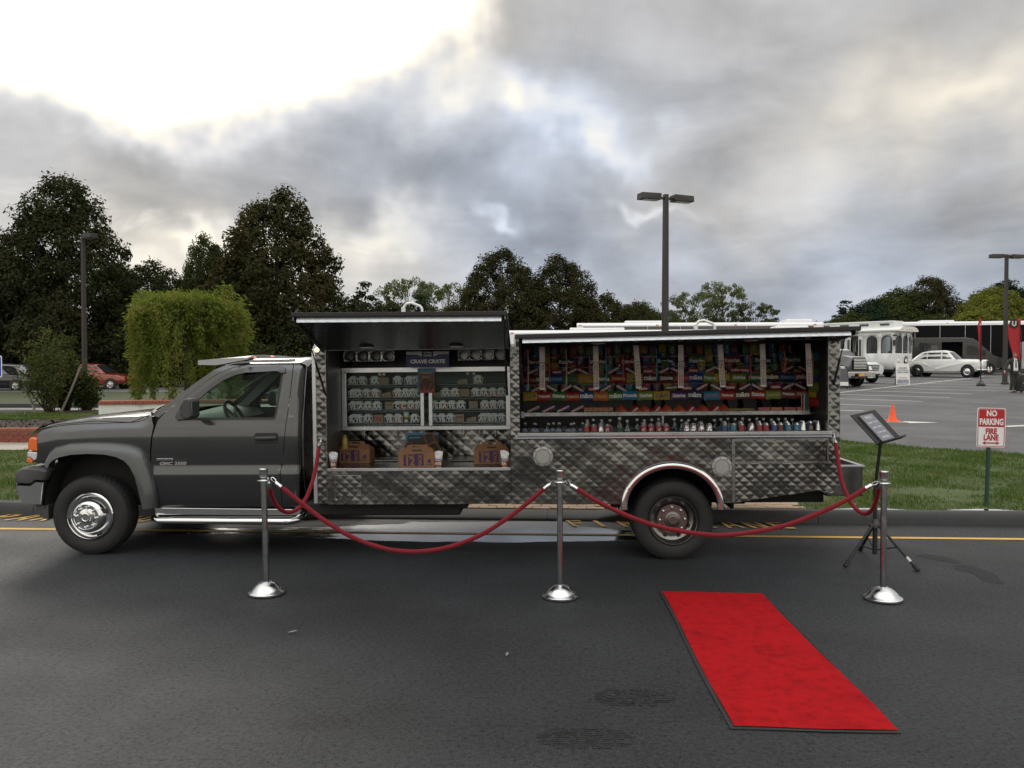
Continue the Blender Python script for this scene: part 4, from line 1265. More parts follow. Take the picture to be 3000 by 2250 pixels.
# rear compartment: ice bin, candy shelf, hanging bars
M_ice = mat('ice', (.30, .33, .36), .35, var=.3, vscale=30, bump=1.0, bscale=28)
M_bin = mat('bin_black', (.012, .012, .014), .5)
b = MB(); b.grid(lambda u, v: (u, v, 1.060 + .09 * (v - .07) + .012 * math.sin(u * 41) * math.sin(v * 37)), np.linspace(3.99, 6.71, 90), np.linspace(.06, .62, 16)); b.build('ice_bed', M_ice, truck, smooth=180)
b = MB(); b.bx((3.985, .052, 1.0), (6.712, .066, 1.100)); b.build('bin_edge', M_bin, truck)
b = MB(); b.bx((3.99, .34, 1.243), (6.71, .80, 1.253)); cs = b.build('candy_shelf', M_dsteel, truck)
b = MB(); b.bx((3.99, .325, 1.236), (6.66, .340, 1.272)); b.bx((3.99, .30, 1.236), (6.66, .325, 1.242)); b.build('shelf_edge', M_steel, cs, bevel=.002)
b = MB(); b.bx((3.990, .28, 1.225), (4.02, .36, 1.285)); b.bx((5.30, .33, 1.10), (5.318, .345, 1.24)); b.build('shelf_bracket', M_steel, cs)
for w, v in ((1.458, .405), (1.620, .56), (1.528, .48), (1.690, .66), (1.790, .76)):
    b = MB(); b.tube([(3.99, v, w), (6.71, v, w)], .005, 6); b.build('hanging_bar', M_steel, truck)
# ------------------------------------------------------------------ goods on the truck (each one a thing of its own)
def put(name, me, m, u, v, w, label, cat, group=None, rz=0., ry=0., rx=0., parts=()):
    """a thing that rests on the truck: u along, v inwards, w up"""
    o = link(name, me, m)
    o.matrix_world = TM @ Matrix.Translation((u, v, w)) @ Matrix.Rotation(rz, 4, 'Z') @ Matrix.Rotation(rx, 4, 'X') @ Matrix.Rotation(ry, 4, 'Y')
    return tag(o, label, cat, group)


def col(name, c, rough=.5, **k):
    return mat(name, c, rough, **k)


M_card = col('white_card', (.70, .71, .70), .6)
M_kraft = col('kraft_card', (.22, .115, .058), .8, var=.12, vscale=14)
M_purple = col('purple_ink', (0.046, 0.014, 0.060), .6)
M_orange = col('orange_ink', (0.284, 0.073, 0.014), .5)
M_navy = col('navy_ink', (0.009, 0.014, 0.055), .5)
M_teali = col('teal_ink', (.085, .115, .13), .5)
M_redi = col('red_ink', (0.192, 0.009, 0.009), .4)
M_yel = col('yellow_ink', (0.284, 0.192, 0.014), .4)
M_blk = col('black_ink', (0.007, 0.007, 0.007), .5)
M_blue = col('blue_ink', (0.009, 0.041, 0.147), .4)
M_sky = col('sky_blue_ink', (0.014, 0.129, 0.229), .4)
M_wht = col('white_ink', (0.533, 0.533, 0.518), .5)
M_brown = col('brown_ink', (0.046, 0.014, 0.007), .4)
M_green = col('green_ink', (0.023, 0.092, 0.014), .4)
M_lime = col('lime_ink', (0.101, 0.156, 0.018), .4)
M_vio = col('violet_ink', (0.055, 0.014, 0.073), .4)
M_pink = col('pink_ink', (0.206, 0.037, 0.055), .4)
M_dkr = col('dark_red_ink', (0.092, 0.007, 0.007), .4)
M_tan = col('tan_card', (.34, .26, .18), .8)

# -- small white slider cartons with a peaked tab, big cut-off letters on the front
b = MB(); b.prism([(-.040, 0), (.040, 0), (.045, .052), (.026, .060), (.022, .073), (-.022, .073), (-.026, .060), (-.045, .052)], lambda x, y, d: (x, d, y), -.038, .038)
ME_SL = b.mesh('slider_carton')
b = MB(); b.add([(-.038, -.0385, .003), (.038, -.0385, .003), (.041, -.0385, .046), (-.041, -.0385, .046)], [(0, 1, 2, 3)]); ME_PN = b.mesh('print_panel')
ME_PANEL = {}
for k_, m_ in (('orange', M_orange), ('navy', M_navy), ('teal', M_teali)):
    q = ME_PN.copy(); q.materials.append(m_); ME_PANEL[k_] = q
rows = [(1.542, 'top', [(475, 'RA', 't'), (568, 'VE', 't'), (663, 'RA', 't'), (843, 'VE', 't'), (935, 'VE', 't'), (985, 'RA', 't'), (1465, 'RA', 'o')]),
        (1.420, 'second', [(475, 'ER', 't'), (540, 'RA', 't'), (605, 'VE', 'n'), (670, 'VE', 'o'), (840, 'VE', 'o'), (905, 'AV', 't'), (965, 'AV', 't'), (1008, 'C', 'n'), (1215, 'RA', 't'), (1285, 'RA', 'o'), (1450, 'VE', 't'), (1515, 'RA', 'n'), (1580, 'VE', 'o'), (1645, 'RA', 't')]),
        (1.298, 'third', [(475, 'VE', 'n'), (545, 'RA', 't'), (612, 'RA', 'o'), (680, 'RA', 'n'), (846, 'C', 'n'), (888, 'C', 'o'), (942, 'RA', 'n'), (1003, 'IV', 'o'), (1130, 'VE', 'n'), (1195, 'RA', 'o'), (1262, 'VE', 'n'), (1330, 'RA', 'n'), (1515, 'RA', 'o'), (1580, 'VE', 'o'), (1645, 'VE', 'n')]),
        (1.172, 'bottom', [(475, 'RA', 'n'), (540, 'VE', 'n'), (610, 'RA', 'n'), (775, 'VE', 'n'), (842, 'VE', 'o'), (975, 'RA', 'n'), (1120, 'RA', 'n'), (1182, 'VE', 'n'), (1247, 'VE', 'n'), (1500, 'AV', 't'), (1540, 'VE', 'o'), (1590, 'VE', 'n'), (1647, 'VE', 'n')])]
U2 = lambda x: 2.513 + (x - 640) * .001267 + .003
for w, nm, its in rows:
    for i, (x, t, c) in enumerate(its):
        u = min(max(U2(x), 2.335), 3.79)
        pane = 'behind the wider glass door' if x < 1040 else 'behind the narrower glass door'
        cn = {'t': 'teal', 'n': 'navy', 'o': 'orange'}[c]
        o = put('slider_carton', ME_SL, M_card, u, .640 + random.uniform(-.01, .012), w + .001, f'small white carton printed {t} on {cn}, {ordinal(i + 1)} from the cab on the {nm} cabinet shelf', 'carton', 'small white cartons in the display cabinet', rz=random.uniform(-.14, .14)); o.scale = (1.08, 1.0, 1.12)
        pn = link('print_panel', ME_PANEL[cn], None, o)
        text(t, .062, M_card, o, face_front(0, -.0395, .026), bold=.0030, ext=.0004, sx=.86)
# brown bags and boxes among them
b = MB(); b.box((0, 0, .036), (.088, .06, .072)); ME_BR = b.mesh('brown_box')
b = MB(); b.prism([(-.05, 0), (.05, 0), (.05, .03), (.035, .05), (-.05, .028)], lambda x, y, d: (x, d, y), -.03, .03); ME_FL = b.mesh('open_brown_carton')
for x, w, k, sx, tx in ((740, 1.542, 0, 'top', ''), (1350, 1.542, 1, 'top', ''), (755, 1.420, 1, 'second', ''), (1150, 1.420, 1, 'second', ''), (1360, 1.420, 0, 'second', ''), (772, 1.298, 0, 'third', 'BK'), (1425, 1.298, 0, 'third', ''), (1320, 1.172, 0, 'bottom', 'BK'), (1410, 1.172, 1, 'bottom', '')):
    o = put('brown_box' if not k else 'open_brown_carton', ME_FL if k else ME_BR, M_tan if k or not tx else M_kraft, U2(x), .66, w + .001, ('plain brown box' if not k else 'flattened brown carton') + f' on the {sx} cabinet shelf, ' + ('nearer the cab' if x < 1040 else 'farther from the cab' if x > 1200 else 'by the middle stile') + (' with red print' if tx else ''), 'box', 'brown boxes in the display cabinet', rz=random.uniform(-.2, .2))
    if tx: text('whopper', .018, M_redi, o, face_front(0, -.032, .045), bold=.0006)
o = put('red_box', ME_BR, col('dull_red_card', (.14, .03, .025), .6), U2(693), .645, 1.173, 'dark red box lettered Big on the bottom cabinet shelf', 'box')
text('Big', .045, col('red_print', (.5, .03, .02), .5), o, face_front(0, -.032, .035), bold=.002)
b = MB(); b.lathe([(.020, 0), (.030, .095), (.031, .098), (.029, .096), (.019, .004)], 20); ME_CUP = b.mesh('paper_cup', 40)
o = put('paper_cup', ME_CUP, M_card, U2(905), .64, 1.173, 'white paper cup with a yellow band on the bottom cabinet shelf', 'cup')
b = MB(); b.lathe([(.0228, .022), (.0260, .050)], 20, caps=False); b.build('colour_band', M_yel, o, smooth=60)

# -- three handled taco cartons on the ledge
def taco(u, v, w, rz, label, sc=1.0):
    o = empty('handled_carton', mtx=TM @ Matrix.Translation((u, v, w)) @ Matrix.Rotation(rz, 4, 'Z') @ Matrix.Scale(sc, 4), label=label, cat='carton', group='handled taco cartons on the serving ledge')
    W, D, H, T = .165, .085, .130, .045
    b = MB(); b.add([(-W, -D, 0), (W, -D, 0), (W, D, 0), (-W, D, 0), (-W, -D, H), (W, -D, H), (W, D, H), (-W, D, H), (-W * .78, -.004, H + T), (W * .78, -.004, H + T), (W * .78, .004, H + T), (-W * .78, .004, H + T)],
                    [(3, 2, 1, 0), (0, 1, 5, 4), (1, 2, 6, 5), (2, 3, 7, 6), (3, 0, 4, 7), (4, 5, 9, 8), (6, 7, 11, 10), (8, 9, 10, 11), (5, 6, 10, 9), (7, 4, 8, 11)])
    b.build('body', M_kraft, o, bevel=.002)
    b = MB()
    P, F = cdt([[(-W * .62, 0), (W * .62, 0), (W * .52, .030), (-W * .52, .030)], [(-.045, .008), (.045, .008), (.045, .020), (-.045, .020)]], .05)
    b.v = [(x, 0, H + T - .004 + y) for x, y in P]; b.f = F; b.build('handle_flap', M_kraft, o, solid=.006)
    b = MB(); b.box((0, -.0445 - .012, H + T * .52), (.085, .004, .012), Matrix.Rotation(rad(-29), 3, 'X')); b.build('hand_slot', M_blk, o)
    b = MB(); b.prism([(-.118, .016), (.062, .016), (.066, .020), (.064, .122), (.060, .126), (-.114, .126), (-.120, .121)], lambda x, y, d: (x, d, y), -D - .0012, -D - .0002); pn = b.build('print_panel', M_purple, o)
    text('12', .108, M_kraft, pn, face_front(-.062, -D - .0024, .056), bold=.004, sx=.86)
    text('TACO', .036, M_kraft, pn, face_front(-.068, -D - .0024, .110), bold=.0012, sx=.95)
    text('PACK', .044, M_kraft, pn, face_front(.036, -D - .0024, .066, PI / 2), bold=.0018, sx=.95)
    # bell mark
    bell = [(-.020, -.012), (.020, -.016), (.015, -.004), (.017, .012), (.008, .022), (-.004, .020), (-.012, .008), (-.015, -.004)]
    b = MB(); b.prism(bell, lambda x, y, d: (.115 + x, d, .058 + y), -D - .0014, -D - .0002); b.build('bell_mark', M_purple, o)
    text('TACO BELL', .013, M_purple, o, face_front(.115, -D - .001, .026), name='lettering', bold=.0003)
    return o


taco(2.378, .50, .797, -.10, 'brown handled taco carton printed 12 pack standing nearest the cab')
taco(3.040, .125, .797, .02, 'brown handled taco carton printed 12 pack at the ledge front beneath the pretzel poster')
taco(3.705, .36, .797, .06, 'brown handled taco carton printed 12 pack farthest from the cab')

# -- pretzel boxes and the crate box
b = MB(); b.box((0, 0, .145), (.315, .05, .29)); o = put('pretzel_box', b.mesh('pretzel_box'), M_blk, 3.05, .36, .797, 'black and blue pretzel box standing behind the middle taco carton', 'box')
b = MB(); b.bx((-.158, -.0262, .0), (-.138, -.0255, .29)); b.bx((-.138, -.0262, .272), (.157, -.0255, .29)); b.build('blue_border', M_sky, o)
b = MB(); b.prism([(-.125, .235), (-.02, .242), (-.012, .249), (-.024, .256), (-.125, .252)], lambda x, y, d: (x, d, y), -.0265, -.0255); b.build('ribbon', M_sky, o)
M_pret = col('pretzel_brown', (0.110, 0.041, 0.016), .6, var=.3, vscale=30)


def pretzel(cx, cz, s, parent, rot=0.):
    P = []
    for t in np.linspace(-.92, .92, 26):
        x = math.sin(t * PI * 1.0) * (1.0 - .25 * abs(t)) + .18 * math.sin(3 * PI * t); z = math.cos(t * PI * .98) * .85 - .35 * abs(t) + .4 * (abs(t) > .75) * (abs(t) - .75) * 4
        P.append((cx + s * (x * math.cos(rot) - z * math.sin(rot)), -.030, cz + s * (x * math.sin(rot) + z * math.cos(rot))))
    bb = MB(); bb.tube(P, s * .20, 8); return bb.build('pretzel_print', M_pret, parent, smooth=60)


pretzel(.075, .235, .058, o, .3); pretzel(-.125, .155, .05, o, -.5); pretzel(.115, .150, .055, o, .6)
text('SUPERPRETZEL', .030, M_yel, o, face_front(-.005, -.0275, .165), bold=.0012, sx=.85)
b = MB(); b.box((0, 0, .117), (.163, .05, .235)); o = put('pretzel_box', b.mesh('pretzel_box'), M_brown, 3.078, .485, 1.462, 'upright red and blue pretzel box fixed over the cabinet middle stile', 'box')
b = MB(); b.bx((-.0818, -.0262, .19), (.0818, -.0255, .2352)); b.bx((-.0818, -.0262, .0), (-.072, -.0254, .19)); b.build('blue_border', M_sky, o)
b = MB(); b.bx((-.072, -.0262, .0), (.0818, -.0255, .045)); b.build('red_band', M_redi, o)
text('SUPERPRETZEL', .020, M_yel, o, face_front(.0, -.027, .190), bold=.0008, sx=.85); text('PERFECT', .018, M_yel, o, face_front(.0, -.027, .150), bold=.0006)
pretzel(-.02, .065, .036, o, .2); pretzel(.032, .075, .036, o, -.3); pretzel(.0, .10, .03, o, .1)
M_crate = col('crate_blue', (0.008, 0.016, 0.073), .5)
b = MB(); b.box((0, 0, .074), (.402, .16, .148)); o = put('crate_box', b.mesh('crate_box'), M_crate, 3.115, .40, 1.709, 'blue crate box with white lettering hung above the cabinet', 'box')
b = MB(); b.prism([(-.201, .148), (-.201, .120), (-.10, .118), (-.07, .104), (.07, .104), (.10, .118), (.201, .120), (.201, .148)], lambda x, y, d: (x, d, y), -.0815, -.0803); b.build('white_band', M_wht, o)
b = MB(); b.prism([(-.05, .148), (-.056, .110), (-.035, .092), (0, .080), (.035, .092), (.056, .110), (.05, .148)], lambda x, y, d: (x, d, y), -.083, -.0816); sh_ = b.build('crest', M_crate, o)
text('White', .030, M_wht, sh_, face_front(0, -.0842, .137), bold=.0008); text('Castle', .030, M_wht, sh_, face_front(0, -.0842, .112), bold=.0008)
text('CRAVE CRATE', .046, M_wht, o, face_front(0, -.0818, .052), bold=.0024, sx=1.10)

# -- fries cups at the ledge front
def fries(u, v, w, rz, label, lean=0.):
    rings = []
    for z, rx_, ry_ in ((0, .027, .020), (.05, .033, .024), (.095, .038, .026)):
        rings.append([(rx_ * math.cos(a), ry_ * math.sin(a), z) for a in np.linspace(0, 2 * PI, 21)[:-1]])
    top = [(.042 * math.cos(a), .027 * math.sin(a), .130 + .016 * math.sin(a) - .012 * math.cos(a) * lean) for a in np.linspace(0, 2 * PI, 21)[:-1]]
    b = MB(); b.loft(rings + [top], caps=False); b.f.append(tuple(range(19, -1, -1)))
    o = link('fries_cup', b.mesh('fries_cup', 50), M_card); o.modifiers.new('solid', 'SOLIDIFY').thickness = .002
    o.matrix_world = TM @ Matrix.Translation((u, v, w)) @ Matrix.Rotation(rz, 4, 'Z'); tag(o, label, 'cup', 'paper fries cups on the serving ledge')
    b = MB(); b.loft([[(rx_ * 1.03 * math.cos(a), ry_ * 1.03 * math.sin(a), z) for a in np.linspace(PI, 2 * PI, 13)] for z, rx_, ry_ in ((.004, .0275, .0205), (.05, .033, .024), (.062, .0345, .0247))], closed_ring=False); b.build('orange_print', M_orange, o, smooth=60)
    text('AVE' if lean < 0 else 'RA', .040, M_wht, o, face_front(0, -.0262, .034), bold=.0018, sx=.8)
    b = MB(); b.loft([[(rx_ * 1.03 * math.cos(a), ry_ * 1.03 * math.sin(a), z) for a in np.linspace(PI * 1.15, PI * 1.85, 9)] for z, rx_, ry_ in ((.066, .035, .0248), (.080, .0365, .0255))], closed_ring=False); b.build('blue_print', col('pale_blue_ink', (.20, .26, .45), .5), o, smooth=60)
    return o


fries(2.275, .05, .797, .2, 'white and orange paper fries cup beside the front corner post', .2)
fries(3.238, .07, .797, .0, 'white and orange paper fries cup just right of the middle taco carton', -.3)
fries(3.845, .05, .797, -.3, 'white and orange paper fries cup beside the divider post', 1.2)
b = MB(); b.lathe([(.028, 0), (.03, .01), (.03, .09), (.02, .115), (.016, .118), (.016, .135), (.001, .136)], 18); o = put('mustard_jar', b.mesh('mustard_jar', 40), col('jar_yellow', (.35, .26, .05), .3), 2.285, .45, .93, 'small yellow jar clipped to the compartment side near the cab', 'jar')

# -- candy in hanging rows
def pillow(w, hgt, th=.014, n=14):
    b = MB()
    def f(s, t, sg):
        x, z = (s - .5) * w, (t - .5) * hgt
        cr = min(1, min(s, 1 - s) / .09)
        k = (cr ** .6) * (math.sin(PI * min(1, max(0, t))) ** .5)
        cz = .22 * math.sin(s * 17 + t * 9) + .16 * math.sin(s * 31 - t * 13)
        return (x, sg * th * k * (1 + cz * (sg < 0)) + .0015 * math.sin(s * 60) * (cr < .8), z * (1 + .05 * math.sin(s * 11)))
    ss_, ts_ = np.linspace(0, 1, n), np.linspace(0, 1, 7)
    b.grid(lambda s, t: f(s, t, -1), ss_, ts_); b.grid(lambda s, t: f(s, t, 1), ss_, ts_)
    return b.mesh('candy_bag', 60)


ME_BAG = {k: pillow(*v) for k, v in {'bag': (.150, .082), 'bar': (.125, .036, .008), 'kit': (.10, .055, .009), 'wide': (.175, .075), 'tall': (.078, .125, .012), 'tri': (.085, .085, .012)}.items()}
FOIL = dict(rough=.32)


def candy(kind, u, v, w, m, txt, tm, label, cat, group, tilt=0., size=.04, sx=1., rx=0.):
    o = link('candy_bag' if kind in ('bag', 'wide', 'tall') else 'candy_bar', ME_BAG[kind])
    # own colour on the object slot, mesh shared
    if not ME_BAG[kind].materials: ME_BAG[kind].materials.append(None)
    o.material_slots[0].link = 'OBJECT'; o.material_slots[0].material = m
    o.matrix_world = TM @ Matrix.Translation((u, v, w)) @ Matrix.Rotation(rx, 4, 'X') @ Matrix.Rotation(-tilt, 4, 'Y')
    tag(o, label, cat, group)
    if txt:
        th = {'bag': .0155, 'bar': .0095, 'kit': .0105, 'wide': .0155, 'tall': .0115, 'tri': .0135}[kind]
        text(txt, size, tm, o, face_front(0, -th, 0, PI / 2 if kind == 'tall' else 0), bold=size * .03, sx=sx, ext=.0004)
    return o


U3 = lambda x, v: 4.014 + (x - 170) * (.001583 if v < .45 else .00163 if v < .6 else .00168) + (v - .4) * -.06
front = [(210, M_yel, 'SOUR', M_blk, 'yellow'), (292, M_redi, 'Twizzlers', M_wht, 'red'), (377, M_green, 'Skittles', M_wht, 'green'), (460, M_redi, "Reese's", M_yel, 'red'), (542, M_blue, 'm&m', M_wht, 'blue'), (628, M_orange, 'Pieces', M_yel, 'orange'),
         (715, M_green, 'm&m', M_wht, 'green'), (800, M_sky, 'Mounds', M_wht, 'sky blue'), (893, M_lime, 'Skittles', M_wht, 'lime'), (988, M_yel, 'm&m', M_blk, 'yellow'), (1088, M_vio, 'Skittles', M_wht, 'violet'), (1180, M_navy, 'm&m', M_wht, 'navy'),
         (1280, M_sky, 'Swedish Fish', M_redi, 'sky blue'), (1370, M_redi, 'Starburst', M_wht, 'red'), (1460, M_brown, 'm&m', M_wht, 'brown'), (1550, M_redi, 'Skittles', M_wht, 'red'), (1643, M_lime, 'Sour Patch', M_yel, 'lime'), (1728, M_dkr, 'Twizzlers', M_wht, 'dark red'), (1800, M_dkr, 'Hot', M_yel, 'dark red')]
for i, (x, m_, t, tm, cn) in enumerate(front):
    candy('bag', U3(x, .4), .39 + random.uniform(-.006, .006), 1.418 + random.uniform(-.004, .004), m_, t, tm, f'{cn} candy bag lettered {t.lower() if t in ("SOUR", "Hot") else "in " + ("black" if tm is M_blk else "white" if tm is M_wht else "yellow" if tm is M_yel else "red")}, {ordinal(i + 1)} from the cab in the front hanging row', 'candy', 'candy bags in the front hanging row', tilt=random.uniform(-.05, .05), size=.060 if t == 'm&m' else .044 if len(t) < 9 else .030, sx=.92, rx=-.12)
    if t == 'Swedish Fish':
        pass
second = [(205, M_dkr, '', None, 'dark red'), (285, M_green, 'm&m', M_wht, 'green'), (360, M_blue, 'Almond', M_sky, 'blue'), (450, M_green, 'm&m', M_blk, 'green'), (535, M_yel, 'Swedish Fish', M_redi, 'yellow'), (640, M_green, 'Skittles', M_wht, 'green'), (730, M_redi, "Reese's", M_yel, 'red'), (825, M_yel, 'm&m', M_blk, 'yellow'),
          (915, M_brown, 'm&m', M_wht, 'brown'), (1010, M_brown, 'Skittles', M_wht, 'brown'), (1098, M_redi, '', None, 'red'), (1180, M_blue, 'm&m', M_wht, 'blue'), (1265, M_lime, 'Peanut', M_wht, 'lime'), (1335, M_yel, 'Fish', M_redi, 'yellow'), (1430, M_lime, 'Skittles', M_wht, 'lime'), (1525, M_green, 'Skittles', M_wht, 'green'), (1620, M_brown, 'm&m', M_wht, 'brown'), (1710, M_navy, 'Almond', M_sky, 'navy'), (1800, M_dkr, 'm&m', M_wht, 'dark red')]
for i, (x, m_, t, tm, cn) in enumerate(second):
    candy('bag', U3(x, .55), .545 + random.uniform(-.006, .006), 1.578 + random.uniform(-.004, .004), m_, t, tm, f'{cn} candy bag, {ordinal(i + 1)} from the cab in the upper hanging row', 'candy', 'candy bags in the upper hanging row', tilt=random.uniform(-.05, .05), size=.060 if t == 'm&m' else .044 if len(t) < 9 else .030, sx=.92, rx=-.12)


def barrow(xs, v, w, where, grp):
    nb = nk = 0
    for x, k in xs:
        if k == 'k':
            nk += 1; candy('kit', U3(x, v), v, w - .006 + random.uniform(-.004, .004), M_redi, 'KitKat', M_wht, f'red wafer bar, {ordinal(nk)} red one from the cab in the {where} bar row', 'candy', grp, tilt=random.uniform(-.05, .08), size=.030)
        elif k == 'h':
            nk += 0; candy('bar', U3(x, v), v, w, M_brown, 'HERSHEY', M_wht, f'brown chocolate bar in the {where} row of bars', 'candy', grp, tilt=.06, size=.026)
        else:
            nb += 1; o = candy('bar', U3(x, v), v, w + random.uniform(-.004, .004), M_navy, 'CRUNCH', M_wht, f'navy crunch bar tilted {"up" if k > 0 else "down"}, {ordinal(nb)} navy one from the cab in the {where} bar row', 'candy', grp, tilt=.5 * k + random.uniform(-.06, .06), size=.026, sx=1.0)
            bb = MB(); bb.bx((-.050, -.0092, -.013), (.050, -.0086, .013)); bb.build('red_patch', M_redi, o)


barrow([(250, 1), (335, -1), (420, 1), (490, -1), (575, 'k'), (650, 1), (740, -1), (865, 'k'), (1030, 'h'), (1118, 'k'), (1205, 1), (1285, -1), (1368, 'k'), (1450, 1), (1520, -1), (1628, 'k'), (1700, 1), (1768, -1)], .47, 1.490, 'lower', 'chocolate bars in the lower row')
barrow([(225, 1), (365, 'k'), (450, 1), (515, -1), (690, 1), (790, -1), (890, 'k'), (980, 1), (1050, -1), (1148, 'k'), (1245, 1), (1305, -1), (1385, 'k'), (1440, 'k'), (1680, 1), (1770, -1)], .62, 1.652, 'higher', 'chocolate bars in the higher row')
for i, (x, m_) in enumerate([(245, M_dkr), (425, M_navy), (610, M_brown), (790, M_redi), (1000, M_navy), (1185, M_lime), (1385, M_redi), (1560, M_navy), (1730, M_green)]):
    candy('wide', U3(x, .7), .73, 1.742, m_, 'Razzles', M_wht, f'wide candy pouch, {ordinal(i + 1)} from the cab in the topmost row', 'candy', 'wide pouches in the topmost row', tilt=random.uniform(-.04, .04), size=.050)
# upright packs standing behind the rows
rv = random.Random(5)
PAL = [(M_blue, 'blue'), (M_redi, 'red'), (M_brown, 'brown'), (M_green, 'green'), (M_yel, 'yellow'), (M_vio, 'violet'), (M_dkr, 'dark red'), (M_lime, 'lime'), (M_orange, 'orange'), (M_sky, 'sky blue')]
for row, (v, w, nm) in enumerate(((.58, 1.500, 'lowest'), (.64, 1.585, 'second'), (.72, 1.665, 'third'), (.80, 1.755, 'fourth'), (.86, 1.845, 'top'))):
    for i in range(30):
        m_, cn = PAL[rv.randrange(10)]
        t = rv.choice(['', 'm&m', 'Skittles', '', 'Extra', "Reese's"])
        candy('tall', 4.04 + i * .0895 + rv.uniform(-.012, .012), v + rv.uniform(-.015, .015), w + rv.uniform(-.014, .014), m_, t, rv.choice([M_wht, M_yel, M_wht]), f'{cn} upright candy pack, {ordinal(i + 1)} from the cab in the {nm} standing row', 'candy', f'upright candy packs in the {nm} standing row', tilt=rv.uniform(-.22, .22), size=.034)

# -- candy shelf
for i, x in enumerate((220, 310, 397, 482)):
    o = candy('wide', U3(x, .4) + .01, .40, 1.292, M_navy, '', M_wht, f'dark blue crunch pack leaning on the candy shelf, {ordinal(i + 1)} from the cab', 'candy', 'crunch packs on the candy shelf', tilt=.48, size=.03, rx=-.5)
    o.scale = (.85, 1, .62)
    text('CRUNCH', .040, M_wht, o, face_front(.0, -.017, .0), bold=.0012, sx=.9); bb = MB(); bb.bx((-.066, -.0164, -.022), (.066, -.0158, .022)); bb.build('red_patch', M_redi, o)
M_rees = col('reese_orange', (0.229, 0.034, 0.007), .4)
bx_ = MB(); bx_.box((0, 0, .028), (.040, .03, .056)); ME_RB = bx_.mesh('candy_box')
for i in range(6):
    o = put('candy_box', ME_RB, M_rees, 4.60 + i * .046, .40, 1.2545, f'orange candy box, {ordinal(i + 1)} from the cab in the six along the candy shelf', 'candy box', 'orange candy boxes on the candy shelf', rz=random.uniform(-.06, .06), rx=-.12)
    text("Reese's", .014, M_yel, o, face_front(0, -.0158, .028, .5), bold=.0006)
for i, x in enumerate((622, 1448)):
    o = candy('bar', U3(x, .4), .345, 1.283, M_yel, 'BUTTERFINGER', M_blue, 'long yellow candy bar lying along the shelf edge ' + ('in front of the orange boxes' if i == 0 else 'beside the pink packs'), 'candy', 'yellow bars on the shelf edge', size=.020); o.scale = (1.85, 1, .55)
for i, (x, m_, t, cn) in enumerate([(742, M_rees, '', 'orange'), (825, M_redi, 'KitKat', 'red'), (880, M_rees, '', 'orange'), (955, M_redi, 'KitKat', 'red'), (1010, M_rees, '', 'orange'), (1085, M_rees, '', 'orange'), (1155, M_redi, 'KitKat', 'red'), (1225, M_rees, '', 'orange'), (1300, M_redi, 'KitKat', 'red'), (1348, M_rees, '', 'orange')]):
    candy('tri', U3(x, .4) + .01, .40, 1.282, m_, t, M_wht, f'{cn} candy pack stood on its corner, {ordinal(i + 1)} from the cab on the candy shelf', 'candy', 'candy packs set on their corners', tilt=PI / 4 + random.uniform(-.12, .12), size=.024, rx=-.45)
for i, (x, m_, cn) in enumerate([(1580, M_pink, 'pink'), (1652, M_orange, 'orange'), (1730, M_pink, 'pink'), (1803, M_orange, 'orange')]):
    b = MB(); b.box((0, 0, .022), (.105, .05, .044)); put('gum_pack', b.mesh('gum_pack'), col('dim_' + cn, (.26, .05, .06) if cn == 'pink' else (.30, .10, .05), .5), U3(x, .4) + .01, .40, 1.2545, f'{cn} gum pack, ' + ('nearer' if i < 2 else 'farther from') + ' the cab of the two like it at the shelf end', 'candy box', 'gum packs at the shelf end', rx=-.1)
# clear acrylic dividers on the shelf
M_acr = glassmat('acrylic', (.92, .94, .94), 1.2)
for i, x in enumerate((850, 960, 1020, 1260, 1390, 1480, 1590, 1680, 1780)):
    b = MB(); b.prism([(0, 0), (.16, 0), (.16, .14), (.07, .13), (.015, .05)], lambda a, c, d: (d, a, c), -.0015, .0015); put('shelf_divider', b.mesh('shelf_divider'), M_acr, U3(x, .4), .42, 1.2545, f'clear plastic divider, {ordinal(i + 1)} from the cab on the candy shelf', 'divider', 'clear dividers on the candy shelf', rz=.25)

# -- hanging ticket strips, folded once over the bar
M_tick = col('ticket_paper', (.62, .60, .56), .7)
def ticket_print():
    m, q, p = newmat('ticket_print')
    return m
dotc = [(M_redi, 'a'), (M_yel, 'b'), (M_green, 'c'), (M_navy, 'd')]
for i, (u0, u1) in enumerate(((4.192, 4.192), (4.677, 4.681), (5.040, 5.064), (5.442, 5.441), (5.791, 5.817), (6.168, 6.180), (6.571, 6.589))):
    o = empty('ticket_strip', mtx=TM, label=f'long paper strip of coloured dots hanging at the canopy, {ordinal(i + 1)} from the cab', cat='ticket strip', group='paper dot strips hanging from the rear canopy')
    zt, zb = 1.885, 1.492 + .002 * i
    b = MB(); b.grid(lambda s, t: (u0 + (u1 - u0) * t + (s - .5) * .048, .10 - .004 * math.sin(t * 5), zt + (zb - zt) * t), [0, 1], np.linspace(0, 1, 7)); b.build('paper', M_tick, o, solid=.001)
    text('4 a', .020, M_blk, o, face_front(u0 - .002, .0935, zt - .125), name='print', ext=.0003); text('DOTS', .020, M_redi, o, face_front(u0 + .001, .0935, zt - .150), name='print', bold=.001, ext=.0003)
    for gk in range(4):
        b = MB()
        for r_ in range(4):
            for c_ in range(3):
                t = .435 + (gk * 4 + r_) * .0335; uu = u0 + (u1 - u0) * t + (c_ - 1) * .0135; zz = zt + (zb - zt) * t
                b.lathe([(.0055, .0), (.0045, .001), (.001, .0012)], 6, Matrix.Translation((uu, .0945, zz)) @ Matrix.Rotation(PI / 2, 4, 'X'))
        b.build('dots', (M_redi, M_yel, M_yel, M_navy)[gk] if i % 3 else (M_navy, M_tan, M_pink, M_redi)[gk], o)
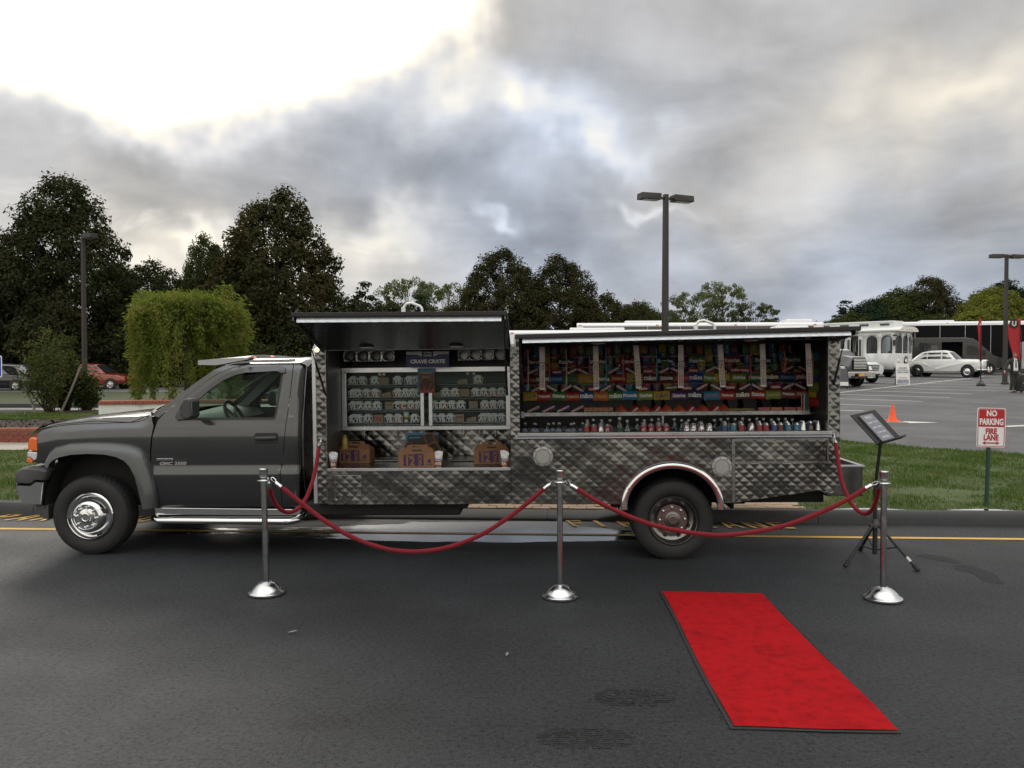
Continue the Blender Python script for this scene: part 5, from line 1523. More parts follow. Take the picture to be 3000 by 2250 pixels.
# -- tubes of sugar hanging between
for i, (x, m_, z0, z1, cn) in enumerate([(182, M_tan, 1.86, 1.50, 'tan'), (307, M_redi, 1.84, 1.56, 'red'), (405, M_tan, 1.86, 1.52, 'tan'), (540, M_rees, 1.80, 1.58, 'orange'), (635, M_sky, 1.84, 1.52, 'pale blue'), (733, M_rees, 1.80, 1.56, 'orange'), (927, M_sky, 1.86, 1.57, 'sky blue'), (1465, M_redi, 1.84, 1.57, 'red'), (1660, M_rees, 1.82, 1.62, 'orange'), (1818, M_tan, 1.80, 1.54, 'tan')]):
    u = U3(x, .3) + .02
    b = MB(); b.tube([(0, 0, z0), (.004, 0, (z0 + z1) / 2), (0, 0, z1)], .0065, 8); put('candy_tube', b.mesh('candy_tube', 60), m_, u, .22, 0, f'long thin {cn} candy tube hanging by the strips, {ordinal(i + 1)} from the cab', 'candy tube', 'long candy tubes hanging in the rear compartment')

# -- drinks in the ice
M_can = col('can_silver', (.60, .60, .62), .25, metal=.9)
b = MB(); b.lathe([(.024, 0), (.030, .008), (.031, .015), (.031, .098), (.024, .112), (.0235, .116), (.021, .113), (.001, .112)], 22); ME_CAN = b.mesh('drink_can', 40)
b = MB(); b.lathe([(.0314, .014), (.0314, .096)], 22, caps=False); ME_SL_ = b.mesh('can_sleeve', 60)
SLV = {}


def can(u, v, w, m, txt, tm, label, rz=0., rx=0.):
    o = link('drink_can', ME_CAN, M_can); o.matrix_world = TM @ Matrix.Translation((u, v, w)) @ Matrix.Rotation(rx, 4, 'X') @ Matrix.Rotation(rz, 4, 'Z')
    tag(o, label, 'can', 'drink cans in the ice')
    if m is not None:
        if m.name not in SLV:
            q = ME_SL_.copy(); q.materials.append(m); SLV[m.name] = q
        link('can_sleeve', SLV[m.name], None, o)
    if txt: text(txt, .040, tm, o, face_front(0, -.0322, .055) if len(txt) < 3 else face_front(0, -.0322, .055, PI / 2), bold=.0014, ext=.0004)
    return o


UC = lambda x: 4.012 + (x - 165) * .001565
cans = [(535, M_redi, '', None, 'red'), (577, M_redi, '', None, 'red'), (618, None, 'c', M_redi, 'silver'), (657, M_redi, 'C', M_wht, 'red'), (865, M_redi, 'C', M_wht, 'red'), (908, M_redi, 'C', M_wht, 'red'), (952, M_redi, 'C', M_wht, 'red'), (994, M_redi, 'C', M_wht, 'red'),
        (1112, None, 'C', M_redi, 'silver'), (1152, None, 'Co', M_redi, 'silver'), (1196, None, 'ke', M_redi, 'silver'), (1243, None, 'C', M_redi, 'silver'), (1332, M_blue, '', None, 'blue'), (1380, M_sky, '', None, 'sky blue'), (1426, M_redi, '', None, 'red'), (1484, None, 'al', M_pink, 'silver'), (1532, M_redi, '', None, 'red'), (1568, M_redi, '', None, 'red'),
        (1614, M_blue, '', None, 'blue'), (1650, M_dkr, '', None, 'dark red'), (1692, M_sky, 'S', M_yel, 'sky blue'), (1742, M_sky, 'S', M_yel, 'sky blue'), (1778, None, '', None, 'silver'), (1818, M_navy, 'G', M_yel, 'navy'), (1860, M_navy, 'G', M_yel, 'navy'), (1908, None, '', None, 'silver'), (1945, None, '', None, 'silver')]
for i, (x, m_, t, tm, cn) in enumerate(cans):
    can(min(UC(x), 6.67), .115 + random.uniform(0, .02), 1.056 + (.015 if x > 1760 else 0), m_, t, tm, f'{cn} drink can, {ordinal(i + 1)} from the cab in the front can row', rz=random.uniform(-.3, .3), rx=-.22)
    if i % 2 == 0: can(min(UC(x) + .01, 6.67), .195, 1.068, m_, '', None, f'{cn} drink can half hidden, {ordinal(i // 2 + 1)} from the cab in the second can row', rx=-.2)
M_pet = glassmat('bottle_plastic', (.80, .85, .88), 1.6, .08)
M_cap = col('bottle_cap', (.34, .36, .38), .4)
M_lab = col('water_label', (.16, .20, .26), .4)
b = MB(); b.lathe([(.026, 0), (.030, .01), (.030, .05), (.028, .055), (.030, .06), (.030, .095), (.026, .125), (.014, .150), (.0125, .155), (.0125, .166)], 18); ME_BOT = b.mesh('water_bottle', 50)
b = MB(); b.lathe([(.0145, .160), (.0145, .178), (.001, .178)], 14); ME_CP = b.mesh('bottle_cap', 40)
b = MB(); b.lathe([(.0304, .058), (.0304, .096)], 18, caps=False); ME_LB = b.mesh('bottle_label', 60)


def bottle(u, v, w, label, rz=0., rx=0., group='water bottles in the ice', lab=None, sc=1.):
    o = link('water_bottle', ME_BOT, M_pet); o.matrix_world = TM @ Matrix.Translation((u, v, w)) @ Matrix.Rotation(rx, 4, 'X') @ Matrix.Rotation(rz, 4, 'Y') @ Matrix.Scale(sc, 4)
    tag(o, label, 'bottle', group)
    link('bottle_cap', ME_CP, M_cap, o)
    if lab is None: link('bottle_label', ME_LB, M_lab, o)
    else:
        q = ME_LB.copy(); q.materials.clear(); q.materials.append(lab); link('bottle_label', q, None, o)
    return o


for i in range(9):
    bottle(UC(172 + i * 40), .13 + random.uniform(-.02, .03), 1.045, f'small clear water bottle lying back in the ice, {ordinal(i + 1)} from the cab', rz=random.uniform(-.35, .35), rx=-.75)
xs_ = [545, 582, 632, 682, 842, 886, 930, 970, 1062, 1108, 1150, 1192] + [1300 + 42 * k for k in range(12)]
for i, x in enumerate(xs_):
    bottle(UC(x), .36 + random.uniform(-.02, .02), 1.025 + random.uniform(-.008, .008), f'clear water bottle standing behind the cans, {ordinal(i + 1)} from the cab', rx=random.uniform(-.06, .02))
bottle(UC(727), .15, 1.035, 'larger clear bottle with a dark green label between the red cans', lab=col('dark_green_label', (.02, .06, .03), .4), sc=1.12)
bottle(UC(772), .16, 1.03, 'clear bottle with a blue label right beside the larger green labelled one', sc=1.0)
b = MB(); b.lathe([(.001, .0), (.035, .004), (.046, .03), (.042, .035), (.033, .012), (.001, .010)], 22); me_ = b.mesh('clear_cup', 50)
for i, x in enumerate((808, 1036, 1268)):
    put('clear_cup', me_, M_pet, UC(x), .16, 1.075, f'clear plastic bowl tipped between the cans, {ordinal(i + 1)} from the cab', 'bowl', 'clear bowls among the cans', rx=-1.3)
# bundles of straws at the shelf end
for i in range(10):
    b = MB(); b.cyl((0, 0, 0), (random.uniform(-.02, .02), 0, .17), .005, n=8); put('straw', b.mesh('straw', 60), (M_redi, M_wht, M_sky, M_green)[i % 4], 6.60 + (i % 5) * .016, .36 + .012 * (i // 5), 1.255, f'thin {("red", "white", "sky blue", "green")[i % 4]} candy stick, {ordinal(i + 1)} in the bundle at the shelf end', 'candy stick', 'candy sticks at the shelf end')
for i in range(8):
    m_, cn = PAL[(i * 3 + 1) % 10]
    candy('bag', 6.695, .30 + .07 * (i % 2), 1.35 + .07 * i, m_, '', None, f'{cn} candy bag hung on the end wall, {ordinal(i + 1)} from below', 'candy', 'candy bags on the end wall', tilt=random.uniform(-.1, .1)).matrix_world @= Matrix.Rotation(-PI / 2 + .5, 4, 'Z')
# ------------------------------------------------------------------ barrier posts, ropes, carpet, stand, signs
def spline(P, n):
    P = [Vector(p) for p in P]; out = []
    m = len(P)
    for i in range(m - 1):
        p0, p1, p2, p3 = P[max(i - 1, 0)], P[i], P[i + 1], P[min(i + 2, m - 1)]
        for k in range(n):
            t = k / n
            out.append(.5 * ((2 * p1) + (p2 - p0) * t + (2 * p0 - 5 * p1 + 4 * p2 - p3) * t * t + (3 * p1 - p0 - 3 * p2 + p3) * t ** 3))
    out.append(P[-1]); return out


M_post = mat('post_steel', (.50, .51, .52), .16, 1.0, rvar=.08, vscale=20, bump=.03, bscale=8)
M_dome = mat('dome_aluminium', (.70, .72, .74), .24, 1.0, rvar=.10, vscale=14, bump=.04, bscale=10)


def velvet():
    m, q, p = newmat('red_velvet')
    t = q.n.new('ShaderNodeTexCoord')
    q.put(p.inputs['Base Color'], q.mix(q.noise(t.outputs['Object'], 60, 4, .7), (.10, .002, .008), (.21, .005, .013)))
    p.inputs['Roughness'].default_value = .9; p.inputs['Sheen Weight'].default_value = .6; p.inputs['Sheen Tint'].default_value = (.8, .1, .12, 1)
    b = q.n.new('ShaderNodeBump'); b.inputs['Strength'].default_value = .5; b.inputs['Distance'].default_value = .004
    q.put(b.inputs['Height'], q.noise(t.outputs['Object'], 180, 3, .6)); q.put(p.inputs['Normal'], b.outputs[0])
    return m


M_velvet = velvet()
b = MB(); b.lathe([(.001, .097), (.030, .097), (.040, .092), (.060, .086), (.085, .068), (.108, .042), (.116, .030), (.132, .024), (.138, .018), (.137, .006), (.130, .0), (.001, .0)], 48); ME_BASE = b.mesh('base', 40)
b = MB(); b.lathe([(.0225, .085), (.0225, .875)], 28, caps=False); ME_TUBE = b.mesh('tube', 60)
b = MB(); b.lathe([(.0228, .900), (.030, .905), (.032, .952), (.034, .956), (.034, .964), (.031, .968), (.001, .970)], 28); ME_CAPP = b.mesh('cap', 35)
b = MB(); b.lathe([(.0228, .872), (.046, .874), (.048, .878), (.046, .882), (.0228, .884), (.0228, .900)], 28, caps=False); ME_COLL = b.mesh('collar', 40)
for x, y, lab, lean in ((-1.888, 6.332, 'chrome rope post with domed base standing before the truck door', -.018), (.365, 6.243, 'chrome rope post with domed base standing before the middle of the truck', -.004), (2.788, 6.182, 'chrome rope post with domed base beside the music stand', -.004)):
    o = empty('rope_post', (x, y, .003), label=lab, cat='rope post', group='chrome rope posts'); o.rotation_euler = (0, lean, random.uniform(0, 6))
    o.rotation_euler = (0, lean, 0)
    link('base', ME_BASE, M_dome, o); link('tube', ME_TUBE, M_post, o); link('cap', ME_CAPP, M_dome, o); link('collar', ME_COLL, M_chrome, o)


def rope(pts, lab, r=.0170):
    S = spline(pts, 6)
    o = empty('velvet_rope', pts[len(pts) // 2], label=lab, cat='rope', group='red velvet ropes')
    off = Vector(pts[len(pts) // 2])
    # cut the ends for the metal ferrules
    def arc(n0, n1): return [p - off for p in S[n0:n1]]
    L = [0]
    for i in range(1, len(S)): L.append(L[-1] + (S[i] - S[i - 1]).length)
    T_ = L[-1]
    body = [p - off for p, l in zip(S, L) if .095 < l < T_ - .095]
    rr = [r * (1 + .05 * math.sin(i * 1.3)) for i in range(len(body))]
    b = MB(); b.tube(body, rr, 14); b.build('cord', M_velvet, o, smooth=60)
    for sgn in (0, 1):
        Q = S if not sgn else S[::-1]; LL = L if not sgn else [T_ - l for l in L[::-1]]
        def at(d):
            for i in range(1, len(Q)):
                if LL[i] >= d: return Q[i - 1].lerp(Q[i], (d - LL[i - 1]) / max(1e-6, LL[i] - LL[i - 1])) - off
        b = MB(); b.tube([at(.042), at(.05), at(.075), at(.10)], [.009, .0155, .0175, .0185], 14); fe = b.build('ferrule', M_chrome, o, smooth=40)
        a, c = at(.0), at(.045); d = (c - a).normalized(); s_ = d.orthogonal().normalized(); mid = a.lerp(c, .42)
        b = MB(); b.tube([mid + (d * math.cos(t) * .024 + s_ * math.sin(t) * .012) for t in np.linspace(0, 2 * PI, 17)[:-1]], .0036, 6, closed=True); b.build('snap_hook', M_chrome, fe, smooth=60)
    return o


rope([(-1.840, 6.33, .897), (-1.794, 6.324, 0.851), (-1.652, 6.318, 0.739), (-1.439, 6.312, 0.576), (-1.226, 6.307, 0.449), (-0.977, 6.301, 0.361), (-0.729, 6.295, 0.338), (-0.481, 6.289, 0.375), (-0.234, 6.283, 0.472), (0.013, 6.278, 0.632), (0.207, 6.272, 0.792), (0.294, 6.266, 0.865), (0.324, 6.26, 0.885)],
     'red velvet rope swagged from the door post to the middle post')
rope([(0.408, 6.24, 0.886), (0.468, 6.237, 0.842), (0.643, 6.233, 0.735), (0.852, 6.23, 0.634), (1.097, 6.227, 0.547), (1.376, 6.223, 0.495), (1.585, 6.22, 0.481), (1.828, 6.217, 0.506), (2.071, 6.213, 0.56), (2.313, 6.21, 0.651), (2.519, 6.207, 0.75), (2.656, 6.203, 0.838), (2.742, 6.2, 0.884)],
     'red velvet rope swagged from the middle post across the rear wheel')
rope([(-1.728, 7.475, 1.065), (-1.724, 7.362, 1.01), (-1.713, 7.244, 0.904), (-1.722, 7.126, 0.758), (-1.746, 7.008, 0.637), (-1.783, 6.89, 0.567), (-1.84, 6.772, 0.554), (-1.889, 6.654, 0.62), (-1.903, 6.536, 0.732), (-1.89, 6.428, 0.831), (-1.884, 6.385, 0.886)],
     'red velvet rope drooping from the front corner of the truck to the door post')
rope([(2.838, 7.287, 1.120), (2.813, 7.178, 1.053), (2.795, 7.07, 0.905), (2.785, 6.961, 0.762), (2.801, 6.852, 0.643), (2.821, 6.744, 0.578), (2.843, 6.635, 0.567), (2.851, 6.526, 0.624), (2.835, 6.417, 0.722), (2.807, 6.309, 0.839), (2.790, 6.235, 0.886)],
     'red velvet rope drooping from the rear corner of the truck beside the music stand')

# red carpet runner with a rubber edge
def carpetmat():
    m, q, p = newmat('carpet_pile')
    t = q.n.new('ShaderNodeTexCoord'); co = t.outputs['Object']
    c = q.mix(q.noise(co, 260, 2, .6), (.26, .004, .007), (.50, .012, .016))
    c = q.mix(q.mul(q.range(q.noise(co, 3.2, 5, .62), .48, .72), .55), c, (.20, .005, .008))
    c = q.mix(q.mul(q.range(q.noise(co, 15, 4, .65), .46, .66), .42), c, (.17, .004, .007))
    x, y, z = q.sep(co)
    c = q.mix(q.mul(q.range(q.noise(q.comb(q.mul(x, 1.2), q.mul(y, 9.), 0.), 2.5, 4, .6), .5, .75), .35), c, (.18, .005, .008))
    q.put(p.inputs['Base Color'], c); p.inputs['Roughness'].default_value = .95
    p.inputs['Specular IOR Level'].default_value = .1
    b = q.n.new('ShaderNodeBump'); b.inputs['Strength'].default_value = .7; b.inputs['Distance'].default_value = .006
    q.put(b.inputs['Height'], q.noise(co, 220, 3, .6)); q.put(p.inputs['Normal'], b.outputs[0])
    return m


cp_ = empty('red_carpet', (1.5, 5.15, 0), label='red carpet runner with black rubber edge lying on the asphalt', cat='carpet')
Q = [(1.141, 6.383), (1.919, 6.332), (1.862, 3.922), (1.055, 3.967)]
Q = [Vector((x - 1.5, y - 5.15)) for x, y in Q]
fl = lambda s, t: (Q[0] * (1 - s) + Q[1] * s) * (1 - t) + (Q[3] * (1 - s) + Q[2] * s) * t + Vector((.006 * math.sin(t * 7 + s * 2), .005 * math.sin(s * 6 + 1)))
b = MB()
b.grid(lambda s, t: (*fl(.028 + .972 * s * .965 / .972 + 0, .006 + t * .985), .012 + .0030 * math.sin(t * 19 + s * 4) * math.sin(s * 3 + t * 5) + .0015 * math.sin(s * 9)), np.linspace(0, 1, 24), np.linspace(0, 1, 70))
b.build('pile', carpetmat(), cp_, smooth=180)
b = MB(); b.loft([[(*fl(s, t), .003), (*fl(s, t), .006 if s in (0, 1) else .009)] for s, t in ((0, 0), (1, 0), (1, 1), (0, 1), (0, 0))], closed_ring=False)
b.grid(lambda s, t: (*fl(s, t), .007), np.linspace(0, 1, 12), np.linspace(0, 1, 30)); b.build('rubber_edge', mat('carpet_rubber', (.02, .02, .021), .7), cp_, smooth=30)

# music stand with the menu
ms = empty('music_stand', (3.239, 7.356, 0.), label='black tripod music stand holding the printed menu sheet', cat='music stand')
b = MB(); b.tube([(0, 0, .075), (0, 0, .36)], .021, 12); b.tube([(0, 0, .30), (0, 0, .72)], .018, 12); b.tube([(0, 0, .70), (.0, -.09, 1.075), (.01, -.10, 1.11)], .0135, 12); b.build('pole', M_black, ms, smooth=50)
b = MB(); b.lathe([(.02, .31), (.034, .315), (.034, .355), (.026, .365), (.02, .39)], 16); b.box((-.03, -.01, .335), (.05, .03, .03)); b.build('collar', M_bplast, ms, smooth=40)
b = MB(); b.lathe([(.016, .70), (.024, .705), (.024, .735), (.015, .745)], 14); b.build('clutch', M_bplast, ms, smooth=40)
for (fx, fy) in ((-.325, -.165), (.225, -.32), (.07, .46)):
    foot = Vector((fx, fy, .016)); top = Vector((fx * .09, fy * .09, .335)); kn = top.lerp(foot, .50)
    b = MB(); b.tube([top, foot], .0125, 10); lg = b.build('leg', M_black, ms, smooth=50)
    b = MB(); b.tube([top.lerp(foot, .90), foot.lerp(top, -.03)], .019, 10); b.build('rubber_foot', M_rubber, lg, smooth=50)
    b = MB(); b.tube([kn, (0, 0, .11)], .006, 8); b.build('brace', M_black, lg, smooth=50)
b = MB(); tt, ff = Vector((.02, -.028, .335)), Vector((.225, -.32, .016)); b.tube([tt.lerp(ff, .73), tt.lerp(ff, .83)], .0135, 10); b.build('sticker', M_wht, ms, smooth=50)
# desk: tilted panel with a lip along its lower edge
BL = Vector((3.16, 7.15, 1.075)) - Vector((3.239, 7.356, 0)); WV = Vector((.327, .26, .034)); UV_ = Vector((-.215, .05, .25)); NV = WV.cross(UV_).normalized()
def dk(p): return BL + UV_ * p[0] + WV * p[1] + NV * p[2]
def slab(b, a0, a1, b0, b1, c0, c1):
    b.add([dk((a, q, c)) for a in (a0, a1) for q in (b0, b1) for c in (c0, c1)], [(0, 1, 3, 2), (4, 6, 7, 5), (0, 4, 5, 1), (2, 3, 7, 6), (0, 2, 6, 4), (1, 5, 7, 3)]); return b
dsk = slab(MB(), 0, 1, 0, 1, -.006, 0).build('desk', M_black, ms)
slab(MB(), -.02, .012, 0, 1, -.006, .055).build('desk_lip', M_black, dsk)
sheet_o = empty('menu_sheet', (3.239, 7.356, 0.), label='glossy printed menu sheet propped on the music stand', cat='menu')
slab(MB(), .02, .90, .20, .70, .004, .016).build('board', mat('menu_paper', (.17, .18, .21), .25, coat=.5), sheet_o)
wl, ul = WV.normalized(), (NV.cross(WV)).normalized()
for k, (tx, sz) in enumerate((('MENU', .042), ('SLIDERS  TACOS', .022), ('CANDY  SODA', .022), ('WATER  FRIES', .022), ('PRETZELS', .026))):
    p = dk((.80 - k * .165, .45, .0165)); text(tx, sz, M_wht, sheet_o, Matrix(((wl.x, ul.x, NV.x, p.x), (wl.y, ul.y, NV.y, p.y), (wl.z, ul.z, NV.z, p.z), (0, 0, 0, 1))), name='print', ext=.0003, bold=.0008)

# no parking sign
M_sgrn = mat('post_green', (.012, .05, .03), .5)
M_sred = mat('sign_red', (.42, .012, .022), .4)
M_swht = mat('sign_white', (.78, .78, .78), .4)
sg = empty('parking_sign', (5.414, 9.417, .13), label='red and white no parking fire lane sign on a green post in the grass', cat='sign'); sg.rotation_euler = (0, rad(1.2), 0)
b = MB(); b.prism([(-.026, 0), (-.010, -.014), (.010, -.014), (.026, 0), (.022, .004), (.008, -.009), (-.008, -.009), (-.022, .004)], lambda x, y, d: (x, y, d), -.1, 1.10); b.build('post', M_sgrn, sg, smooth=20)
def rr(w, hh, r, n=6):
    out = []
    for cx, cy, a0 in ((w - r, hh - r, 0), (-w + r, hh - r, PI / 2), (-w + r, -hh + r, PI), (w - r, -hh + r, 1.5 * PI)):
        out += [(cx + r * math.cos(a0 + PI / 2 * k / n), cy + r * math.sin(a0 + PI / 2 * k / n)) for k in range(n + 1)]
    return out
SZ = .918
b = MB(); b.prism(rr(.162, .224, .028), lambda x, y, d: (x + .012, d, SZ + y), -.020, -.016); pl = b.build('plate', M_swht, sg)
P, F = cdt([rr(.154, .216, .024), rr(.146, .208, .018)], .05); b = MB(); b.v = [(x + .012, -.0212, SZ + y) for x, y in P]; b.f = F; b.build('border', M_sred, pl)
top = [(x, y) for x, y in rr(.143, .205, .016) if y > 0]; top = top + [(-.143, .008), (.143, .008)]
b = MB(); b.add([(x + .012, -.0213, SZ + y) for x, y in top], [tuple(range(len(top)))]); b.build('red_field', M_sred, pl)
for t_, z_, s_, m_, wx in (('NO', .158, .088, M_swht, .86), ('PARKING', .062, .098, M_swht, .66), ('FIRE', -.045, .088, M_sred, .82), ('LANE', -.117, .088, M_sred, .80)):
    text(t_, s_, m_, pl, face_front(.012, -.0222, SZ + z_), bold=.0035, ext=.0006, sx=wx)
b = MB(); b.add([(.012 + x, -.0218, SZ - .176 + y) for x, y in ((-.098, 0), (-.062, .022), (-.062, .007), (.062, .007), (.062, .022), (.098, 0), (.062, -.022), (.062, -.007), (-.062, -.007), (-.062, -.022))], [tuple(range(10))]); b.build('arrow', M_sred, pl)
for z_ in (.205, -.20):
    b = MB(); b.lathe([(.001, -.0275), (.006, -.026), (.007, -.021)], 10, Matrix.Translation((.012, 0, SZ + z_ * .87)) @ Matrix.Rotation(-PI / 2, 4, 'X')); b.build('bolt', M_steel, pl)

# blue disabled-parking sign cut by the left edge
bs = empty('access_sign', (-10.32, 16.5, .13), label='blue and white disabled parking sign cut by the picture edge', cat='sign')
b = MB(); b.cyl((0, .02, 0), (0, .02, 1.75), .03, n=12); b.build('post', M_sgrn, bs)
b = MB(); b.prism(rr(.165, .215, .03), lambda x, y, d: (x, d, 1.585 + y), -.006, 0); pl = b.build('plate', M_swht, bs)
b = MB(); b.prism(rr(.150, .200, .025), lambda x, y, d: (x, d, 1.585 + y), -.008, -.0062); b.build('blue_field', mat('sign_blue', (.015, .06, .36), .4), pl)
b = MB(); b.lathe([(.02, -.001), (.001, .0)], 14, Matrix.Translation((-.02, -.0085, 1.705)) @ Matrix.Rotation(PI / 2, 4, 'X')); b.tube([(-.02, -.009, 1.68), (-.015, -.009, 1.60), (.05, -.009, 1.60), (.075, -.009, 1.53)], .009, 6)
b.tube([(-.01 + .06 * math.cos(t), -.009, 1.575 + .06 * math.sin(t)) for t in np.linspace(2.2, 5.6, 14)], .008, 6); b.build('wheelchair_mark', M_swht, pl)

# traffic cone
cn_ = empty('traffic_cone', (9.899, 21.526, h(9.9, 21.5)), label='orange traffic cone standing on the car park asphalt', cat='cone')
M_cone = mat('cone_orange', (.85, .10, .02), .5, var=.1)
b = MB(); b.lathe([(.115, .02), (.105, .04), (.026, .42), (.024, .445), (.001, .446)], 24); b.build('cone', M_cone, cn_, smooth=40)
b = MB(); b.prism(rr(.16, .16, .04, 3), lambda x, y, d: (x, y, d), 0, .028); b.build('foot', M_cone, cn_, bevel=.006)
b = MB(); b.tube([(.03 * math.cos(t), .03 * math.sin(t), .36 - .012 * t) for t in np.linspace(0, 12, 40)], .006, 5); b.tube([(-.03, -.03, .24), (-.06, -.04, .22), (-.05, -.05, .17)], .005, 5); b.build('tied_tape', mat('violet_tape', (.14, .07, .25), .5), cn_)

# lamp posts
M_bronze = mat('dark_bronze', (.035, .030, .027), .5, .2)


def lamp_post(x, y, top, lab, heads=(1, -1), rz=0., s=1.0):
    z = h(x, y)
    o = empty('lamp_post', (x, y, z), rz, label=lab, cat='lamp post', group='dark square lamp posts')
    H = top - z
    b = MB(); b.loft([[(sx * .075 * s * k, sy * .075 * s * k, zz) for sx, sy in ((-1, -1), (1, -1), (1, 1), (-1, 1))] for zz, k in ((.0, 1.2), (H * .5, 1.05), (H, .9))]); b.build('pole', M_bronze, o)
    b = MB(); b.bx((-.14 * s, -.14 * s, 0), (.14 * s, .14 * s, .12)); b.build('foot', M_bronze, o, bevel=.02)
    for d in heads:
        b = MB(); b.bx((d * .06 * s, -.03, H - .16), (d * .30 * s, .03, H - .09)); ar = b.build('arm', M_bronze, o)
        b = MB(); b.loft([[(d * .24 * s, -.17 * s, H - .20 * 1), (d * .24 * s, .17 * s, H - .20), (d * .24 * s, .17 * s, H + .0), (d * .24 * s, -.17 * s, H + .0)], [(d * .92 * s, -.19 * s, H - .20), (d * .92 * s, .19 * s, H - .20), (d * .92 * s, .16 * s, H - .01), (d * .92 * s, -.16 * s, H - .01)]]); hd = b.build('lamp_head', M_bronze, ar, bevel=.01)
        b = MB(); b.bx((min(d * .32, d * .84) * s, -.13 * s, H - .212), (max(d * .32, d * .84) * s, .13 * s, H - .201)); b.build('lens', mat('lamp_lens', (.35, .36, .36), .3), hd)
    return o


lamp_post(4.80, 26.0, 7.05, 'dark square lamp post with two box heads rising behind the rear canopy', rz=.35)
lamp_post(26.18, 44.0, 7.55, 'dark square lamp post with two box heads beside the flags', rz=.15)
lamp_post(-19.6, 38.0, 7.65, 'dark square lamp post with one box head beside the staked shrub', heads=(1,), rz=-.6)

# A-boards
M_ab = mat('aboard_white', (.62, .62, .60), .6, var=.06)
M_ab2 = mat('aboard_side', (.30, .31, .31), .7)
ab = empty('sandwich_board', (20.78, 44.1, h(20.8, 44.1)), -.35, label='white sandwich board with printed text standing before the trolley bus', cat='sandwich board')
for k, (y0, y1) in enumerate(((-.42, -.02), (.42, .02))):
    b = MB(); b.loft([[(x, y0, 0), (x, y1, 1.10), (x, y1 + (.02 if y1 > 0 else -.02), 1.10), (x, y0 + (.03 if y0 > 0 else -.03), 0)] for x in (-.33, .33)]); pn = b.build('panel', M_ab if k == 0 else M_ab2, ab)
    if k == 0:
        for t_, z_, s_ in (('CRUISE', .86, .12), ('CONTROL', .74, .12), ('LIMOUSINES', .63, .10), ('516 795 5466', .34, .075)):
            yy = y0 + (y1 - y0) * z_ / 1.10 - .034
            text(t_, s_, mat('print_grey', (.10, .11, .14), .6), pn, Matrix.Translation((0, yy, z_)) @ Matrix.Rotation(PI / 2 - .345, 4, 'X'), bold=.002)
        b = MB(); b.add([(x, y0 + (y1 - y0) * z_ / 1.10 - .033, z_) for x, z_ in ((-.28, .04), (.28, .04), (.28, .26), (-.28, .26))], [(0, 1, 2, 3)]); b.build('picture', mat('print_photo', (.22, .23, .28), .6, var=.8, vscale=9), pn)
ab = empty('sandwich_board', (15.55, 39.2, h(15.5, 39.2)), -.2, label='narrow dark framed board half hidden behind the truck rear corner', cat='sandwich board')
b = MB(); b.tube([(.35, -.3, 0), (.28, .0, 1.0), (-.28, .0, 1.0), (-.35, -.3, 0)], .022, 6); b.tube([(.35, .3, 0), (.28, .0, 1.0)], .022, 6); b.tube([(-.35, .3, 0), (-.28, .0, 1.0)], .022, 6); b.build('frame', M_black, ab)
b = MB(); b.add([(-.30, -.26, .12), (.33, -.26, .12), (.27, -.02, .96), (-.27, -.02, .96)], [(0, 1, 2, 3)]); b.build('panel', mat('board_dark', (.06, .06, .065), .5), ab, solid=.01)
b = MB(); b.add([(-.1, -.262, .15), (.31, -.262, .15), (.30, -.22, .32), (-.1, -.22, .32)], [(0, 1, 2, 3)]); b.build('white_print', M_ab, ab, solid=.012)

# feather flags
M_flag = mat('flag_red', (.38, .015, .02), .7, var=.2, vscale=2)
M_flagd = mat('flag_dark', (.03, .012, .012), .7)
def feather(x, y, sx, lab, H=4.3):
    z = h(x, y); o = empty('feather_flag', (x, y, z), label=lab, cat='flag', group='red feather flags')
    b = MB(); b.tube([(0, 0, 0), (0, 0, 2.6), (.06 * sx, 0, H - .4), (.35 * sx, 0, H)], [.03, .025, .018, .010], 8); b.lathe([(.10, 0), (.10, .03), (.05, .06), (.001, .07)], 12); b.build('pole', M_black, o, smooth=50)
    L = [(.02, 1.2), (.06 * 0 + .02, 2.6), (.05, 3.5), (.30, H - .05)]; Rr = [(.35, 1.05), (.72, 2.3), (.85, 3.2), (.55, H - .3), (.30, H - .04)]
    b = MB(); b.grid(lambda t, s: ((interp(t, [(i / 3, p[0]) for i, p in enumerate(L)]) * (1 - s) + interp(t, [(i / 4, p[0]) for i, p in enumerate(Rr)]) * s) * sx, .06 * math.sin(t * 5 + s * 4), interp(t, [(i / 3, p[1]) for i, p in enumerate(L)]) * (1 - s) + interp(t, [(i / 4, p[1]) for i, p in enumerate(Rr)]) * s), np.linspace(0, 1, 15), np.linspace(0, 1, 7))
    cl = b.build('cloth', M_flag, o, smooth=180, solid=.006)
    q = Vector((.46 * sx, 0, 3.25))
    b = MB(); es_ = min(1., abs(sx) * 1.15); b.lathe([(.26 * es_, -.05), (.26 * es_, -.045), (.001, -.045)], 20, Matrix.Translation(q) @ Matrix.Rotation(PI / 2, 4, 'X') @ Matrix.Translation((0, 0, .12)), caps=False); em = b.build('round_emblem', M_flagd, cl)
    text('U', .36 * es_, M_wht, em, face_front(q.x, -.085, q.z), bold=.02)
    return o
feather(26.6, 47.0, -.25, 'narrow red feather flag edge-on in front of the black van windscreen', 3.7)
feather(27.95, 45.5, -1.0, 'wide red feather flag with a round emblem beside the lamp post', 3.6)

